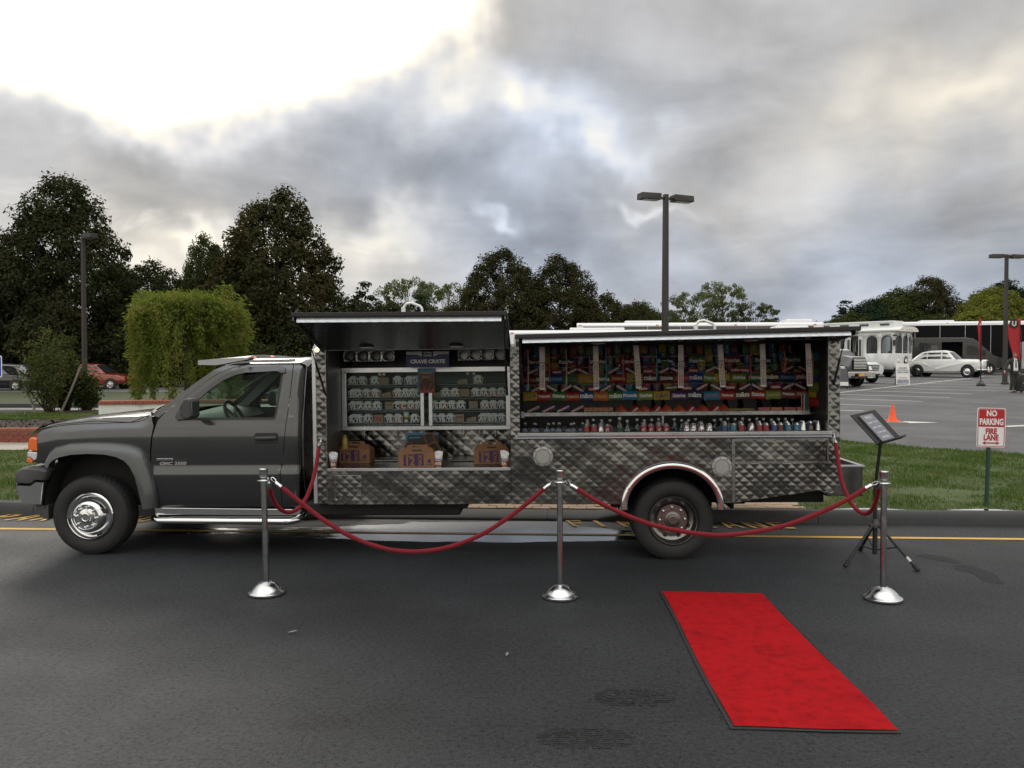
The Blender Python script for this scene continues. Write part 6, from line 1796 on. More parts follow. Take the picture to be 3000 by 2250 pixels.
# leaves, litter and stones on the road
M_leaf = mat('dry_leaf', (.16, .12, .07), .8); M_lit = mat('pale_litter', (.24, .23, .21), .8)
for i, (px, py, m_, lab, s_) in enumerate(((-1.44, 5.40, M_lit, 'curled pale leaf lying on the asphalt before the first rope post', .034), (-.03, 4.98, M_lit, 'thin white straw scrap on the asphalt before the middle post', .03), (-.10, 3.32, M_lit, 'thin pale twig on the asphalt near the bottom edge', .04), (1.13, 4.05 - .6, M_lit, 'small pale pebble on the asphalt beside the tyre prints', .012), (-.75, 3.45, M_leaf, 'small dark clod on the asphalt near the bottom edge', .03))):
    b = MB(); b.grid(lambda s, t: ((s - .5) * s_ * 1.6, (t - .5) * s_ * .5 * (1 - abs(2 * s - 1) ** 2 * .9), .006 + .010 * abs(2 * t - 1) * (s_ / .05) + .006 * s), np.linspace(0, 1, 7), np.linspace(0, 1, 5))
    o = b.build('litter_scrap', m_, None, smooth=180, solid=.002); o.location = (px, py, .002); o.rotation_euler = (0, 0, .4 + i); tag(o, lab, 'litter')
# wet tread prints and damp streaks: thin films on the asphalt
M_damp = mat('damp_film', (.012, .012, .013), .7, var=.3, vscale=40)
for (cx, cy, w_, d_, rz) in ((.62, 4.36, .36, .20, -.05), (.33, 3.88, .40, .20, .05), (.78, 3.26, .34, .10, -.02)):
    o = empty('tread_print'); o['kind'] = 'structure'
    b = MB()
    for k in range(10):
        y = cy + (k / 9 - .5) * d_
        span = w_ * (1 - .35 * abs(2 * k / 9 - 1) ** 2); x = cx - span / 2 + random.uniform(-.02, .02)
        while x < cx + span / 2:
            L_ = random.uniform(.03, .13); t_ = random.uniform(.004, .010)
            n = 5; up = [(x + L_ * i / n, y + t_ * (.5 + random.uniform(-.3, .3)) + .003 * math.sin((x + L_ * i / n) * 30)) for i in range(n + 1)]; dn = [(q[0], q[1] - t_ * random.uniform(.6, 1.2)) for q in up]
            b.add([(*p, .0032) for p in up] + [(*p, .0032) for p in dn], [(i, i + 1, n + 2 + i, n + 1 + i) for i in range(n)])
            x += L_ + random.uniform(.0, .022)
    b.build('wet_film', M_damp, o)['kind'] = 'stuff'
for pts_ in ([(3.72, 7.62), (3.86, 7.66), (3.98, 7.55), (4.02, 7.38), (3.94, 7.30), (3.86, 7.40), (3.78, 7.50)], [(3.86, 7.22), (4.00, 7.26), (4.06, 7.05), (4.03, 6.82), (3.95, 6.62), (3.86, 6.70), (3.88, 6.95), (3.82, 7.08)]):
    S_ = [p for p in spline([(x, y, 0) for x, y in pts_ + pts_[:1]], 4)][:-1]
    b = MB(); b.add([(p.x + random.uniform(-.012, .012), p.y + random.uniform(-.012, .012), .0012) for p in S_], [tuple(range(len(S_)))])
    o = b.build('damp_mark', mat('damp_mark', (.024, .025, .027), .85, var=.5, vscale=22, spec=.26)); o['kind'] = 'structure'
# ------------------------------------------------------------------ vehicles in the car park and on the far drive
b = MB(); b.lathe([(.62, .05), (.66, .0), (.80, -.02), (.92, .0), (1.0, .10), (1.0, .50), (.92, .58), (.66, .58), (.62, .53)], 28, Matrix.Rotation(-PI / 2, 4, 'X'), closed=True); ME_VT = b.mesh('tyre', 40)
b = MB(); b.lathe([(.64, .06), (.60, .02), (.52, .08), (.40, .05), (.20, .0), (.001, -.02)], 24, Matrix.Rotation(-PI / 2, 4, 'X'), caps=False); ME_VR = b.mesh('rim', 40)
b = MB()
for k in range(6):
    a = 2 * PI * k / 6; d = Vector((math.cos(a), 0, math.sin(a))); t = Vector((-math.sin(a), 0, math.cos(a)))
    b.add([d * .12 + t * .10, d * .62 + t * .13, d * .62 - t * .13, d * .12 - t * .10] + [p + Vector((0, .06, 0)) for p in (d * .12 + t * .10, d * .62 + t * .13, d * .62 - t * .13, d * .12 - t * .10)], [(0, 1, 2, 3), (0, 4, 5, 1), (1, 5, 6, 2), (2, 6, 7, 3), (3, 7, 4, 0)])
ME_SPK = b.mesh('rim')
M_rimd = mat('rim_dark', (.05, .05, .055), .4, .6)
M_vglass = mat('vehicle_glass', (.018, .022, .026), .06, coat=.6)
M_plate_o = mat('plate_orange', (.75, .35, .04), .5)
M_redl = mat('tail_lens', (.40, .01, .015), .15, coat=.5)


def vwheel(root, x, y, r, side, white=False, spokes=True):
    e = empty('wheel'); e.parent = root
    e.matrix_local = Matrix.Translation((x, y, r)) @ (Matrix.Rotation(PI, 4, 'Z') if side > 0 else Matrix.Identity(4)) @ Matrix.Scale(r, 4)
    link('tyre', ME_VT, M_rubber, e)
    link('rim', ME_VR, M_chrome if not spokes else M_rimd, e)
    if spokes: link('spokes', ME_SPK, M_chrome, e)
    if white:
        b = MB(); b.lathe([(.66, -.012), (.80, -.03), (.84, -.026)], 28, Matrix.Rotation(-PI / 2, 4, 'X'), caps=False); b.build('whitewall', M_whitep, e, smooth=60)
    return e


def section(x, zb, zs, zt, w, crown=.6):
    """half ring of a car body, mirrored"""
    hp = [(w * .86, zb), (w * .97, zb + .10), (w, zb + (zs - zb) * .45), (w * .985, zs - .06), (w * .95, zs), (w * crown, zt), (0, zt + .01)]
    R = [(x, -y, z) for y, z in hp]; L = [(x, y, z) for y, z in hp[-2::-1]]
    return R + L


def vehicle(name, label, cat, group, loc, th, st, gh, m, wheels, wins, r=.36, white=False, spokes=True, screen=None, back=None):
    """st: body stations; gh: cabin stations (x, z_base, z_roof, w_base, w_roof); wins: side windows as (x,z) outlines"""
    o = empty(name, loc, th, label=label, cat=cat, group=group)
    xs_ = [s[0] for s in st]; dense = sorted(set(list(np.linspace(xs_[0], xs_[-1], 26)) + xs_))
    cs = [[s[k] for s in st] for k in range(1, 5)]
    b = MB(); b.loft([section(x, *[float(np.interp(x, xs_, c)) for c in cs]) for x in dense]); body = b.build('body', m, o, smooth=35)
    gx = [g_[0] for g_ in gh]
    G = lambda x: [float(np.interp(x, gx, [g_[k] for g_ in gh])) for k in range(1, 5)]
    rings = []
    for x in sorted(set(list(np.linspace(gx[0], gx[-1], 18)) + gx)):
        zb, zr, wb, wr = G(x)
        hp = [(wb, zb), (wb * .5 + wr * .5 + .02, zb * .5 + zr * .5), (wr + .01, zr - .05), (wr * .86, zr - .005), (0, zr + .015)]
        rings.append([(x, -y, z) for y, z in hp] + [(x, y, z) for y, z in hp[-2::-1]])
    b = MB(); b.loft(rings); cb_ = b.build('cabin', m, o, smooth=35)
    def ys(x, z):
        zb, zr, wb, wr = G(x); t = min(1, max(0, (z - zb) / max(.02, zr - .05 - zb)))
        return (wb * (1 - t) + (wr + .01) * t + .04 * t * (1 - t)) + .008
    for poly in wins:
        for sg in (-1, 1):
            skin('side_window', [poly], lambda x, z: (x, sg * ys(x, z), z), .2, M_vglass, cb_, smooth=180)
    if screen:
        (x0, z0, w0), (x1, z1, w1) = screen
        b = MB(); b.grid(lambda s, t: ((x0 + (x1 - x0) * s) + (.03 if x0 > x1 else -.03) + .06 * (1 - (2 * t - 1) ** 2) * (1 if x0 > x1 else -1), (w0 + (w1 - w0) * s) * (2 * t - 1), z0 + (z1 - z0) * s), np.linspace(0, 1, 5), np.linspace(0, 1, 9)); b.build('windscreen', M_vglass, cb_, smooth=180)
    if back:
        (x0, z0, w0), (x1, z1, w1) = back
        b = MB(); b.grid(lambda s, t: ((x0 + (x1 - x0) * s) - .03 - .05 * (1 - (2 * t - 1) ** 2), (w0 + (w1 - w0) * s) * (2 * t - 1), z0 + (z1 - z0) * s), np.linspace(0, 1, 5), np.linspace(0, 1, 9)); b.build('rear_window', M_vglass, cb_, smooth=180)
    W = max(s[4] for s in st)
    for x in wheels:
        for sg in (-1, 1):
            vwheel(o, x, sg * (W + .03), r, sg, white, spokes)
            b = MB(); b.lathe([(r * 1.16, W - .02), (r * 1.16, W + .004), (r * 1.10, W + .006), (.001, W + .0055)], 24, Matrix.Translation((x, 0, r)) @ Matrix.Rotation(-sg * PI / 2, 4, 'X')); b.build('wheel_arch', M_under, body)
    return o, body, cb_


def lampdisc(o, x, y, z, r, m, d=(1, 0, 0), nm='headlight', dep=.05):
    b = MB(); D = Vector(d).normalized(); q = D.to_track_quat('Z', 'Y').to_matrix().to_4x4()
    b.lathe([(r * 1.12, -dep), (r * 1.12, .0), (r, .012), (.7 * r, .03), (.001, .045)], 18, Matrix.Translation((x, y, z)) @ q); return b.build(nm, m, o, smooth=40)


# --- white classic saloon
M_ivory = mat('ivory_paint', (.72, .73, .72), .22, coat=.8)
c_, bd_, cb_ = vehicle('classic_car', 'white vintage saloon with chrome upright grille parked in the car park', 'car', 'white hire vehicles', (29.25, 55.84, h(29.25, 55.84)), rad(-45),
    [(-2.65, .50, .72, .74, .62), (-2.5, .36, .84, .88, .76), (-2.0, .28, .96, 1.00, .84), (-1.2, .26, 1.02, 1.04, .88), (0, .26, 1.04, 1.06, .89), (.7, .26, 1.02, 1.08, .88), (1.3, .28, .98, 1.09, .86), (1.9, .32, .96, 1.07, .80), (2.25, .42, .92, 1.02, .70), (2.38, .50, .82, .94, .62)],
    [(-2.15, .96, .99, .62, .50), (-1.75, 1.0, 1.26, .72, .58), (-1.35, 1.02, 1.52, .76, .60), (-.8, 1.03, 1.61, .77, .62), (0., 1.03, 1.63, .77, .62), (.35, 1.04, 1.56, .77, .61), (.85, 1.05, 1.08, .76, .62)],
    M_ivory, (-1.55, 1.57), [[(-1.40, 1.10), (-.98, 1.10), (-.98, 1.46), (-1.15, 1.46), (-1.40, 1.24)], [(-.92, 1.10), (-.10, 1.10), (-.10, 1.50), (-.92, 1.48)], [(-.02, 1.10), (.58, 1.12), (.30, 1.46), (-.02, 1.50)]], r=.36, white=False, spokes=False, screen=((.83, 1.10, .66), (.36, 1.52, .56)), back=((-1.95, 1.08, .5), (-1.42, 1.46, .46)))
c_.scale = (1., 1., 1.09)
for y in (-.52, .52): lampdisc(c_, 2.26, y, .80, .095, M_clear)
for y in (-.60, .60): lampdisc(c_, 2.30, y, .56, .05, M_clear, nm='fog_lamp')
b = MB(); b.prism([(-.22, .46), (.22, .46), (.26, .70), (.25, .98), (.13, 1.05), (-.13, 1.05), (-.25, .98), (-.26, .70)], lambda y, z, d: (d, y, z), 2.25, 2.50); gr = b.build('grille', M_chrome, c_, bevel=.015)
for k in range(9):
    b = MB(); b.bx((2.498, -.20 + k * .05, .52), (2.507, -.18 + k * .05, .98)); b.build('grille_slat', M_rimd, gr)
b = MB(); b.tube([(2.15, -.92, .46), (2.45, -.80, .45), (2.60, -.3, .45), (2.60, .3, .45), (2.45, .80, .45), (2.15, .92, .46)], .05, 8)
for y in (-.30, .30): b.tube([(2.64, y, .34), (2.66, y, .50), (2.62, y, .62)], .05, 8)
b.build('bumper', M_chrome, c_, smooth=50)
b = MB(); b.bx((2.60, -.20, .30), (2.62, .20, .40)); b.build('number_plate', M_plate_o, c_)
for sg in (-1, 1):     # sweeping wing lines
    b = MB(); b.loft([[(x, sg * (y), z), (x, sg * (y + .05), z - .06), (x, sg * (y + .03), z - .20), (x, sg * (y - .08), z - .10)] for x, y, z in ((2.30, .62, .92), (1.9, .78, .98), (1.2, .84, .94), (.4, .87, .80), (-.4, .87, .60))]); b.build('wing', M_ivory, c_, smooth=50)
    b = MB(); b.loft([[(x, sg * (y), z), (x, sg * (y + .05), z - .06), (x, sg * (y + .03), z - .22), (x, sg * (y - .08), z - .10)] for x, y, z in ((-.7, .84, .70), (-1.1, .86, .92), (-1.6, .84, .98), (-2.1, .78, .90), (-2.5, .68, .72))]); b.build('wing', M_ivory, c_, smooth=50)

# --- pearl white SUV
M_pearl = mat('pearl_paint', (.66, .70, .72), .22, coat=.8)
SH = lambda x, y: h(x, y)
th = rad(-66); fx, fy = 19.75, 45.4
cx, cy = fx - 2.55 * math.cos(th), fy - 2.55 * math.sin(th)
c_, bd_, cb_ = vehicle('suv', 'pearl white SUV with slatted chrome grille beside the trolley bus', 'car', 'white hire vehicles', (cx, cy, SH(cx, cy)), th,
    [(-2.55, .45, 1.05, 1.08, .86), (-2.3, .36, 1.10, 1.12, .97), (0, .34, 1.12, 1.14, 1.0), (.9, .34, 1.10, 1.16, 1.0), (1.6, .36, 1.04, 1.18, .98), (2.3, .40, .98, 1.12, .92), (2.55, .46, .90, 1.00, .84)],
    [(-2.5, 1.08, 1.14, .86, .78), (-2.30, 1.08, 1.82, .90, .74), (-.9, 1.10, 1.90, .92, .75), (.2, 1.11, 1.86, .92, .74), (1.05, 1.12, 1.16, .90, .80)],
    M_pearl, (-1.55, 1.60), [[(-2.2, 1.18), (-1.2, 1.18), (-1.2, 1.72), (-2.15, 1.68)], [(-1.12, 1.18), (-.25, 1.18), (-.25, 1.74), (-1.12, 1.74)], [(-.18, 1.18), (.78, 1.20), (.32, 1.72), (-.18, 1.74)]], r=.40, screen=((1.02, 1.18, .80), (.26, 1.80, .66)))
b = MB(); b.prism([(-.52, .98), (.52, .98), (.44, .66), (-.44, .66)], lambda y, z, d: (d, y, z), 2.40, 2.58); gr = b.build('grille', mat('grille_blue', (.03, .05, .12), .3), c_, bevel=.01)
for k in range(4):
    z = .70 + k * .085; b = MB(); b.bx((2.57, -.45 - k * .015, z), (2.60, .45 + k * .015, z + .032)); b.build('grille_slat', M_chrome, gr, bevel=.004)
for sg in (-1, 1):
    b = MB(); b.prism([(2.30, 1.00), (2.52, .93), (2.56, .60), (2.50, .58), (2.36, .80)], lambda x, z, d: (x, sg * d, z), .66, .80); b.build('headlight', M_clear, c_, bevel=.01)
b = MB(); b.bx((2.56, -.17, .50), (2.585, .17, .62)); b.build('number_plate', M_plate_o, c_)
b = MB(); b.bx((2.50, -.55, .40), (2.565, .55, .48)); b.build('lower_grille', M_black, c_)

# --- black conventional truck-limousine nose
M_gloss = mat('gloss_black', (.010, .010, .012), .12, coat=1.0)
th = rad(-64); fx, fy = 17.0, 40.6
cx, cy = fx - 2.9 * math.cos(th), fy - 2.9 * math.sin(th)
c_, bd_, cb_ = vehicle('limousine_truck', 'glossy black heavy truck limousine showing its chrome grille past the canopy', 'truck', None, (cx, cy, SH(cx, cy)), th,
    [(-6.5, .5, 1.3, 1.32, 1.1), (.3, .5, 1.32, 1.34, 1.12), (1.0, .5, 1.28, 1.50, 1.1), (1.9, .5, 1.20, 1.52, 1.05), (2.6, .55, 1.08, 1.46, .92), (2.9, .60, .98, 1.38, .70)],
    [(-6.5, 1.3, 2.3, 1.08, .95), (-.4, 1.32, 2.35, 1.08, .95), (.1, 1.33, 2.2, 1.06, .93), (.75, 1.36, 1.44, 1.0, .9)],
    M_gloss, (-4.2, 1.75), [[(-3.0, 1.5), (-.9, 1.5), (-.9, 2.1), (-3.0, 2.1)], [(-.7, 1.46), (.45, 1.46), (.0, 2.08), (-.7, 2.1)]], r=.46, spokes=False, screen=((.74, 1.46, .92), (.12, 2.12, .80)))
b = MB(); b.prism([(-.42, .82), (.42, .82), (.46, 1.30), (.36, 1.42), (-.36, 1.42), (-.46, 1.30)], lambda y, z, d: (d, y, z), 2.70, 2.96); gr = b.build('grille', M_black, c_, bevel=.02)
for k in range(7):
    b = MB(); b.bx((2.95, -.42, .86 + k * .075), (2.985, .42, .895 + k * .075)); b.build('grille_bar', M_chrome, gr, bevel=.005)
for sg in (-1, 1):
    b = MB(); b.prism([(2.30, 1.02), (2.74, .98), (2.82, .80), (2.60, .74), (2.34, .80)], lambda x, z, d: (x, sg * d, z), .72, 1.04); b.build('headlight', M_clear, c_, bevel=.03)
b = MB(); b.prism([(-1.12, .40), (1.12, .40), (1.12, .72), (-1.12, .72)], lambda y, z, d: (d - .12 * (abs(y) > 1), y, z), 2.70, 3.05); b.build('bumper', M_chrome, c_, bevel=.03)
b = MB(); b.bx((3.05, -.18, .50), (3.07, .18, .62)); b.build('number_plate', M_plate_o, c_)
b = MB(); b.bx((3.045, -.45, .42), (3.056, .45, .50)); b.build('lower_grille', M_black, c_)

# --- trolley bus with arched windows
M_trol = mat('trolley_white', (.70, .72, .70), .35, coat=.3, var=.04)
th = rad(-52); f_ = Vector((math.cos(th), math.sin(th))); l_ = Vector((-f_.y, f_.x))
corner = Vector((25.15, 54.6)); W2, LT = 1.2, 8.0
cen = corner + l_ * W2
tb = empty('trolley_bus', (cen.x, cen.y, h(cen.x, cen.y)), th, label='white trolley bus with arched windows and stepped roof', cat='trolley bus')
ZB, ZR = .52, 3.05
def archwin(x0, x1, z0, z1, n=8):
    r_ = (x1 - x0) / 2; return [(x0, z0), (x1, z0)] + [((x0 + x1) / 2 + r_ * math.cos(a), z1 - r_ + r_ * math.sin(a)) for a in np.linspace(0, PI, n)]
side_w = [archwin(-.10 - k * 1.02 - .78, -.10 - k * 1.02, 1.58, 2.78) for k in (0, 1)] + [archwin(-4.3 - k * .98, -3.50 - k * .98, 1.58, 2.78) for k in range(4)]
door_o = [(-3.30, .60), (-2.18, .60), (-2.18, 2.78), (-3.30, 2.78)]
front_w = [archwin(-1.12, -.36, 1.58, 2.78), archwin(-.28, .40, 1.58, 2.78), archwin(.50, 1.12, 1.58, 2.78)]
front_w[0] = archwin(-1.10, -.36, 1.58, 2.78)
nose = [(-.14, .55), (.48, .55), (.48, 1.05)] + [(.17 + .31 * math.cos(a), 1.05 + .31 * math.sin(a)) for a in np.linspace(0, PI, 9)][1:]
skin('side_wall', [[(-LT, ZB), (0, ZB), (0, ZR), (-LT, ZR)]] + side_w + [door_o], lambda x, z: (x, -W2, z), .5, M_trol, tb, solid=.05, smooth=30, offset=0)
skin('side_wall', [[(-LT, ZB), (0, ZB), (0, ZR), (-LT, ZR)]] + [archwin(-.3 - k * .98 - .78, -.3 - k * .98, 1.58, 2.78) for k in range(7)], lambda x, z: (x, W2, z), .5, M_trol, tb, solid=.05, smooth=30, offset=0)
skin('front_wall', [[(-W2, ZB + .12), (W2, ZB + .12), (W2, ZR), (-W2, ZR)]] + front_w + [nose[0:0] or nose], lambda y, z: (.0 + .12 * (1 - (y / W2) ** 2), y, z), .25, M_trol, tb, solid=.05, smooth=30, offset=0)
b = MB(); b.bx((-LT - .02, -W2, ZB), (-LT + .02, W2, ZR)); b.build('rear_wall', M_trol, tb)
b = MB(); b.bx((-LT + .05, -W2 + .05, .62), (.0, W2 - .05, .70)); b.build('floor', M_dash, tb)
for poly in side_w: skin('window_pane', [poly], lambda x, z: (x, -W2 + .02, z), .6, glassmat('bus_glass', (.30, .33, .34), 1.), tb)
for poly in front_w: skin('window_pane', [poly], lambda y, z: (.02 + .12 * (1 - (y / W2) ** 2), y, z), .4, MATS['bus_glass'], tb)
# open folding door leaves
for x0, x1 in ((-3.30, -3.02), (-2.46, -2.18)):
    b = MB(); b.bx((x0, -W2 - .06, .62), (x1, -W2 - .02, 2.76)); dl = b.build('door_leaf', M_trol, tb, bevel=.01)
    for z0, z1 in ((1.20, 2.55), (.72, 1.10)):
        b = MB(); b.prism(rr((x1 - x0) * .32, (z1 - z0) / 2, .08, 4), lambda x, z, d: ((x0 + x1) / 2 + x, d, (z0 + z1) / 2 + z), -W2 - .068, -W2 - .058); b.build('door_pane', M_vglass, dl)
for k in range(5):
    b = MB(); b.bx((-1.0 - k * 1.2 - .45, .2, .70), (-1.0 - k * 1.2, 1.05, 1.15)); b.bx((-1.0 - k * 1.2 - .10, .2, 1.15), (-1.0 - k * 1.2, 1.05, 1.75)); b.build('seat', mat('bench_wood', (.16, .06, .025), .5), tb)
b = MB(); b.bx((-.5, -1.05, .72), (.0, 1.05, 1.62)); b.build('dashboard', mat('bench_wood', (.16, .06, .025), .5), tb)
for x in (-1.4, -2.0, -3.6): 
    b = MB(); b.tube([(x, -.5, .7), (x, -.5, 2.9)], .02, 6); b.build('grab_pole', M_chrome, tb)
# roof: curved eaves then a clerestory
b = MB(); rings = []
for x, k in ((-LT - .1, .9), (-LT, 1.), (-.2, 1.), (.30, .98), (.42, .93)):
    rings.append([(x, -1.32 * k, ZR - .02), (x, -1.34 * k, ZR + .08), (x, -1.1 * k, ZR + .22), (x, -.6 * k, ZR + .32), (x, .6 * k, ZR + .32), (x, 1.1 * k, ZR + .22), (x, 1.34 * k, ZR + .08), (x, 1.32 * k, ZR - .02)])
b.loft(rings); rf_ = b.build('roof', M_trol, tb, smooth=40)
b = MB(); b.loft([[(x, -.62, ZR + .25), (x, -.62, ZR + .62), (x, -.70, ZR + .64), (x, -.68, ZR + .72), (x, .68, ZR + .72), (x, .70, ZR + .64), (x, .62, ZR + .62), (x, .62, ZR + .25)] for x in (-LT + .3, -.35)]); cl_ = b.build('clerestory', M_trol, rf_)
for k in range(5):
    b = MB(); b.prism(rr(.33, .07, .05, 4), lambda x, z, d: (-.95 - k * 1.45 + x, d, ZR + .47 + z), -.635, -.615); b.build('vent_window', M_vglass, cl_)
for y in (-.95, -.35, 0, .35, .95): lampdisc(rf_, .42, y * .95, ZR + .10, .035, M_amber if abs(y) > .5 else M_redl, nm='marker_light', dep=.02)
for y in (-.72, .74): lampdisc(tb, .10, y, 1.08, .115, M_clear)
for y in (.74,): lampdisc(tb, .10, y, .82, .08, M_amber, nm='turn_signal', dep=.03)
b = MB(); b.prism(nose, lambda y, z, d: (d, y, z), .04, .10); ng = b.build('grille', M_black, tb); lampdisc(ng, .16, .17, 1.06, .17, M_chrome, nm='nose_lamp')
b = MB(); b.bx((.13, .06, .62), (.15, .36, .76)); b.build('number_plate', M_plate_o, tb)
b = MB(); b.loft([[(x, -1.15, .32), (x, -1.15, .56), (x, 1.15, .56), (x, 1.15, .32)] for x in (-.1, .20)]); b.prism([(1.1, .20), (1.7, .18), (1.25, .55), (1.05, .55)], lambda y, z, d: (d, y, z), .05, .40); b.build('cow_catcher', M_black, tb)
b = MB(); b.bx((-LT, -W2 + .1, .35), (-.1, W2 - .1, .55)); b.build('chassis', M_under, tb)
for x in (-1.55, -6.2):
    for sg in (-1, 1): vwheel(tb, x, sg * (W2 - .02), .42, sg, spokes=False)
for y, z in ((-1.30, 2.72), (-1.34, 2.30), (1.34, 2.35)):
    b = MB(); b.bx((.05, y - .11, z - .22), (.13, y + .11, z + .16)) if z < 2.5 else b.bx((.0, y - .05, z), (.25, y + .05, z + .1)); b.build('mirror', M_black, tb, bevel=.02)
for y in (-.75, .05, .80):
    b = MB(); b.tube([(.14, y, 2.92), (.17, y + .12, 2.82), (.16, y + .22, 2.45)], .022, 6); b.build('wiper', M_black, tb)

# --- black high-roof van with its side door open
th = rad(-30); f_ = Vector((math.cos(th), math.sin(th))); l_ = Vector((-f_.y, f_.x)); fw = Vector((35.2, 61.2))
cen = fw - f_ * 1.75 + l_ * .93
vn = empty('van', (cen.x, cen.y, h(cen.x, cen.y)), th, label='black high roof van with its side door open behind the vintage saloon', cat='van')
VS = [(-3.6, .45), (2.95, .45), (3.0, .95), (2.86, 1.10), (2.05, 1.38), (1.02, 2.42), (.70, 2.60), (.2, 2.68), (-3.45, 2.72), (-3.6, 2.55)]
vdoor = [(-1.35, .62), (.05, .62), (.05, 2.40), (-1.35, 2.40)]
vw = lambda z: .99 - .10 * max(0, (z - 1.2) / 1.5) ** 1.6
M_van = mat('van_black', (.009, .009, .010), .25, .0, coat=.35)
vwin = [(.32, 1.42), (1.32, 1.38), (1.02, 1.95), (.70, 2.10), (.34, 2.10)]
skin('side_panel', [VS, vdoor, vwin], lambda x, z: (x, -vw(z), z), .3, M_van, vn, smooth=40)
skin('side_panel', [VS], lambda x, z: (x, vw(z), z), .3, M_van, vn, smooth=40)
b = MB(); ring = [[(x, -vw(z) * .999, z), (x, -vw(z) * .5, z + (.05 if z > 2.3 else .0)), (x, 0, z + (.06 if z > 2.3 else 0)), (x, vw(z) * .5, z + (.05 if z > 2.3 else .0)), (x, vw(z) * .999, z)] for x, z in (VS[1:] + VS[:1])]
b.loft(ring, closed_ring=False); b.build('shell', M_van, vn, smooth=40)
b = MB(); b.grid(lambda s, t: (2.02 + (1.06 - 2.02) * s + .05, (vw(1.4) - .09) * (2 * t - 1), 1.42 + (2.40 - 1.42) * s), np.linspace(0, 1, 4), np.linspace(0, 1, 7)); b.build('windscreen', mat('bright_glass', (.10, .13, .15), .05, coat=1.), vn, smooth=180)
skin('side_window', [vwin], lambda x, z: (x, -vw(z) + .015, z), .3, glassmat('bus_glass', (.30, .33, .34), 1.), vn)
b = MB(); b.bx((-1.4, -.85, .55), (.1, .85, .62)); b.bx((-1.45, .80, .55), (.1, .85, 2.5)); b.bx((-1.43, -.85, .6), (-1.40, .85, 2.5)); b.build('interior', M_under, vn)
b = MB(); b.bx((-2.85, -1.03, .65), (-1.42, -1.0, 2.38)); sd_ = b.build('sliding_door', M_van, vn, bevel=.02)
b = MB(); b.prism(rr(.52, .30, .08, 4), lambda x, z, d: (-2.12 + x, d, 1.85 + z), -1.036, -1.028); b.build('door_window', M_vglass, sd_)
for sg in (-1, 1):
    b = MB(); b.prism([(2.55, 1.14), (2.86, 1.02), (2.95, .80), (2.78, .78), (2.60, .95)], lambda x, z, d: (x, sg * d, z), .72, .975); b.build('headlight', M_clear, vn, bevel=.02)
    b = MB(); b.bx((1.35, sg * 1.02 - .02, 1.42), (1.55, sg * 1.25, 1.80)) if sg < 0 else b.bx((1.35, 1.0, 1.42), (1.55, 1.25, 1.80)); b.build('mirror', M_black, vn, bevel=.04)
    for x in (-2.35, 1.75):
        vwheel(vn, x, sg * .97, .36, sg, spokes=False)
        b = MB(); b.lathe([(.45, .97), (.45, 1.0), (.42, 1.003), (.001, 1.002)], 24, Matrix.Translation((x, 0, .38)) @ Matrix.Rotation(-sg * PI / 2, 4, 'X')); b.build('wheel_arch', M_under, vn)
b = MB(); b.bx((2.93, -.75, .55), (3.02, .75, .95)); b.build('grille', M_black, vn, bevel=.02)

# --- coaches
def coach(name, label, x0, y0, x1, y1, zt, wall, win0, win1, mw, mg, H0=None, win_far=True):
    a, c = Vector((x0, y0)), Vector((x1, y1)); d = c - a; L = d.length; th_ = math.atan2(d.y, d.x); cen_ = a.lerp(c, .5) + Vector((-d.y, d.x)).normalized() * 1.25
    z0 = h(cen_.x, cen_.y); o = empty(name, (cen_.x, cen_.y, z0), th_, label=label, cat='bus', group='coaches in the car park'); T_ = zt - z0
    prof_ = [(1.25, .35), (1.27, .9), (1.27, T_ - .42), (1.22, T_ - .14), (1.05, T_ - .02), (0, T_)]
    ring_ = lambda x, k: [(x, -y * k, z) for y, z in prof_] + [(x, y * k, z) for y, z in prof_[-2::-1]]
    b = MB(); b.loft([ring_(-L / 2, .90), ring_(-L / 2 + .12, .985), ring_(-L / 2 + .4, 1), ring_(L / 2 - .5, 1), ring_(L / 2 - .15, .98), ring_(L / 2, .86)]); bo = b.build('body', mw, o, smooth=35)
    for sg in (-1, 1):
        n = 7
        for k in range(n):
            xa, xb = -L / 2 + .35 + (L - .9) * k / n, -L / 2 + .35 + (L - .9) * (k + 1) / n - .03
            b = MB(); b.bx((xa, sg * 1.262, T_ - win1), (xb, sg * 1.282, T_ - win0)); b.build('window', mg, bo)
    b = MB(); b.bx((-L * .30, -.6, T_ - .02), (-L * .12, .6, T_ + .12)); b.build('roof_unit', mw, bo, bevel=.05)
    b = MB(); b.bx((L * .36, -.8, T_ - .02), (L * .46, .8, T_ + .16)); b.build('roof_unit', mw, bo, bevel=.06)
    for x in (-L * .28, L * .32):
        for sg in (-1, 1): vwheel(o, x, sg * 1.2, .5, sg, spokes=False)
    for x in np.linspace(-L / 2 + .2, L / 2 - .5, 4):
        b = MB(); b.box((x, -1.24, T_ - .15), (.14, .03, .05)); b.build('marker_light', M_amber, bo)
    return o


M_bus = mat('bus_white', (.74, .75, .77), .3, coat=.4)
coach('coach', 'white coach whose black window band shows above the rear canopy', 3.55, 45.5, 16.7, 44.3, 4.02, 0, .22, 1.3, M_bus, M_gloss)
coach('coach', 'white low coach whose roof runs just above the rear canopy edge', -.2, 40.6, 14.6, 38.8, 3.42, 0, .38, 1.3, M_bus, M_gloss)
coach('coach', 'black sided coach with white roof parked behind the van and flags', 31.2, 69.2, 45.0, 66.0, 5.25, 0, .34, 3.2, M_bus, mat('coach_black', (.006, .006, .007), .45, spec=.08))
coach('coach', 'white coach cut by the picture edge behind the wide feather flag', 40.3, 64.5, 52.0, 62.5, 3.5, 0, 1.2, 1.4, M_bus, M_gloss)

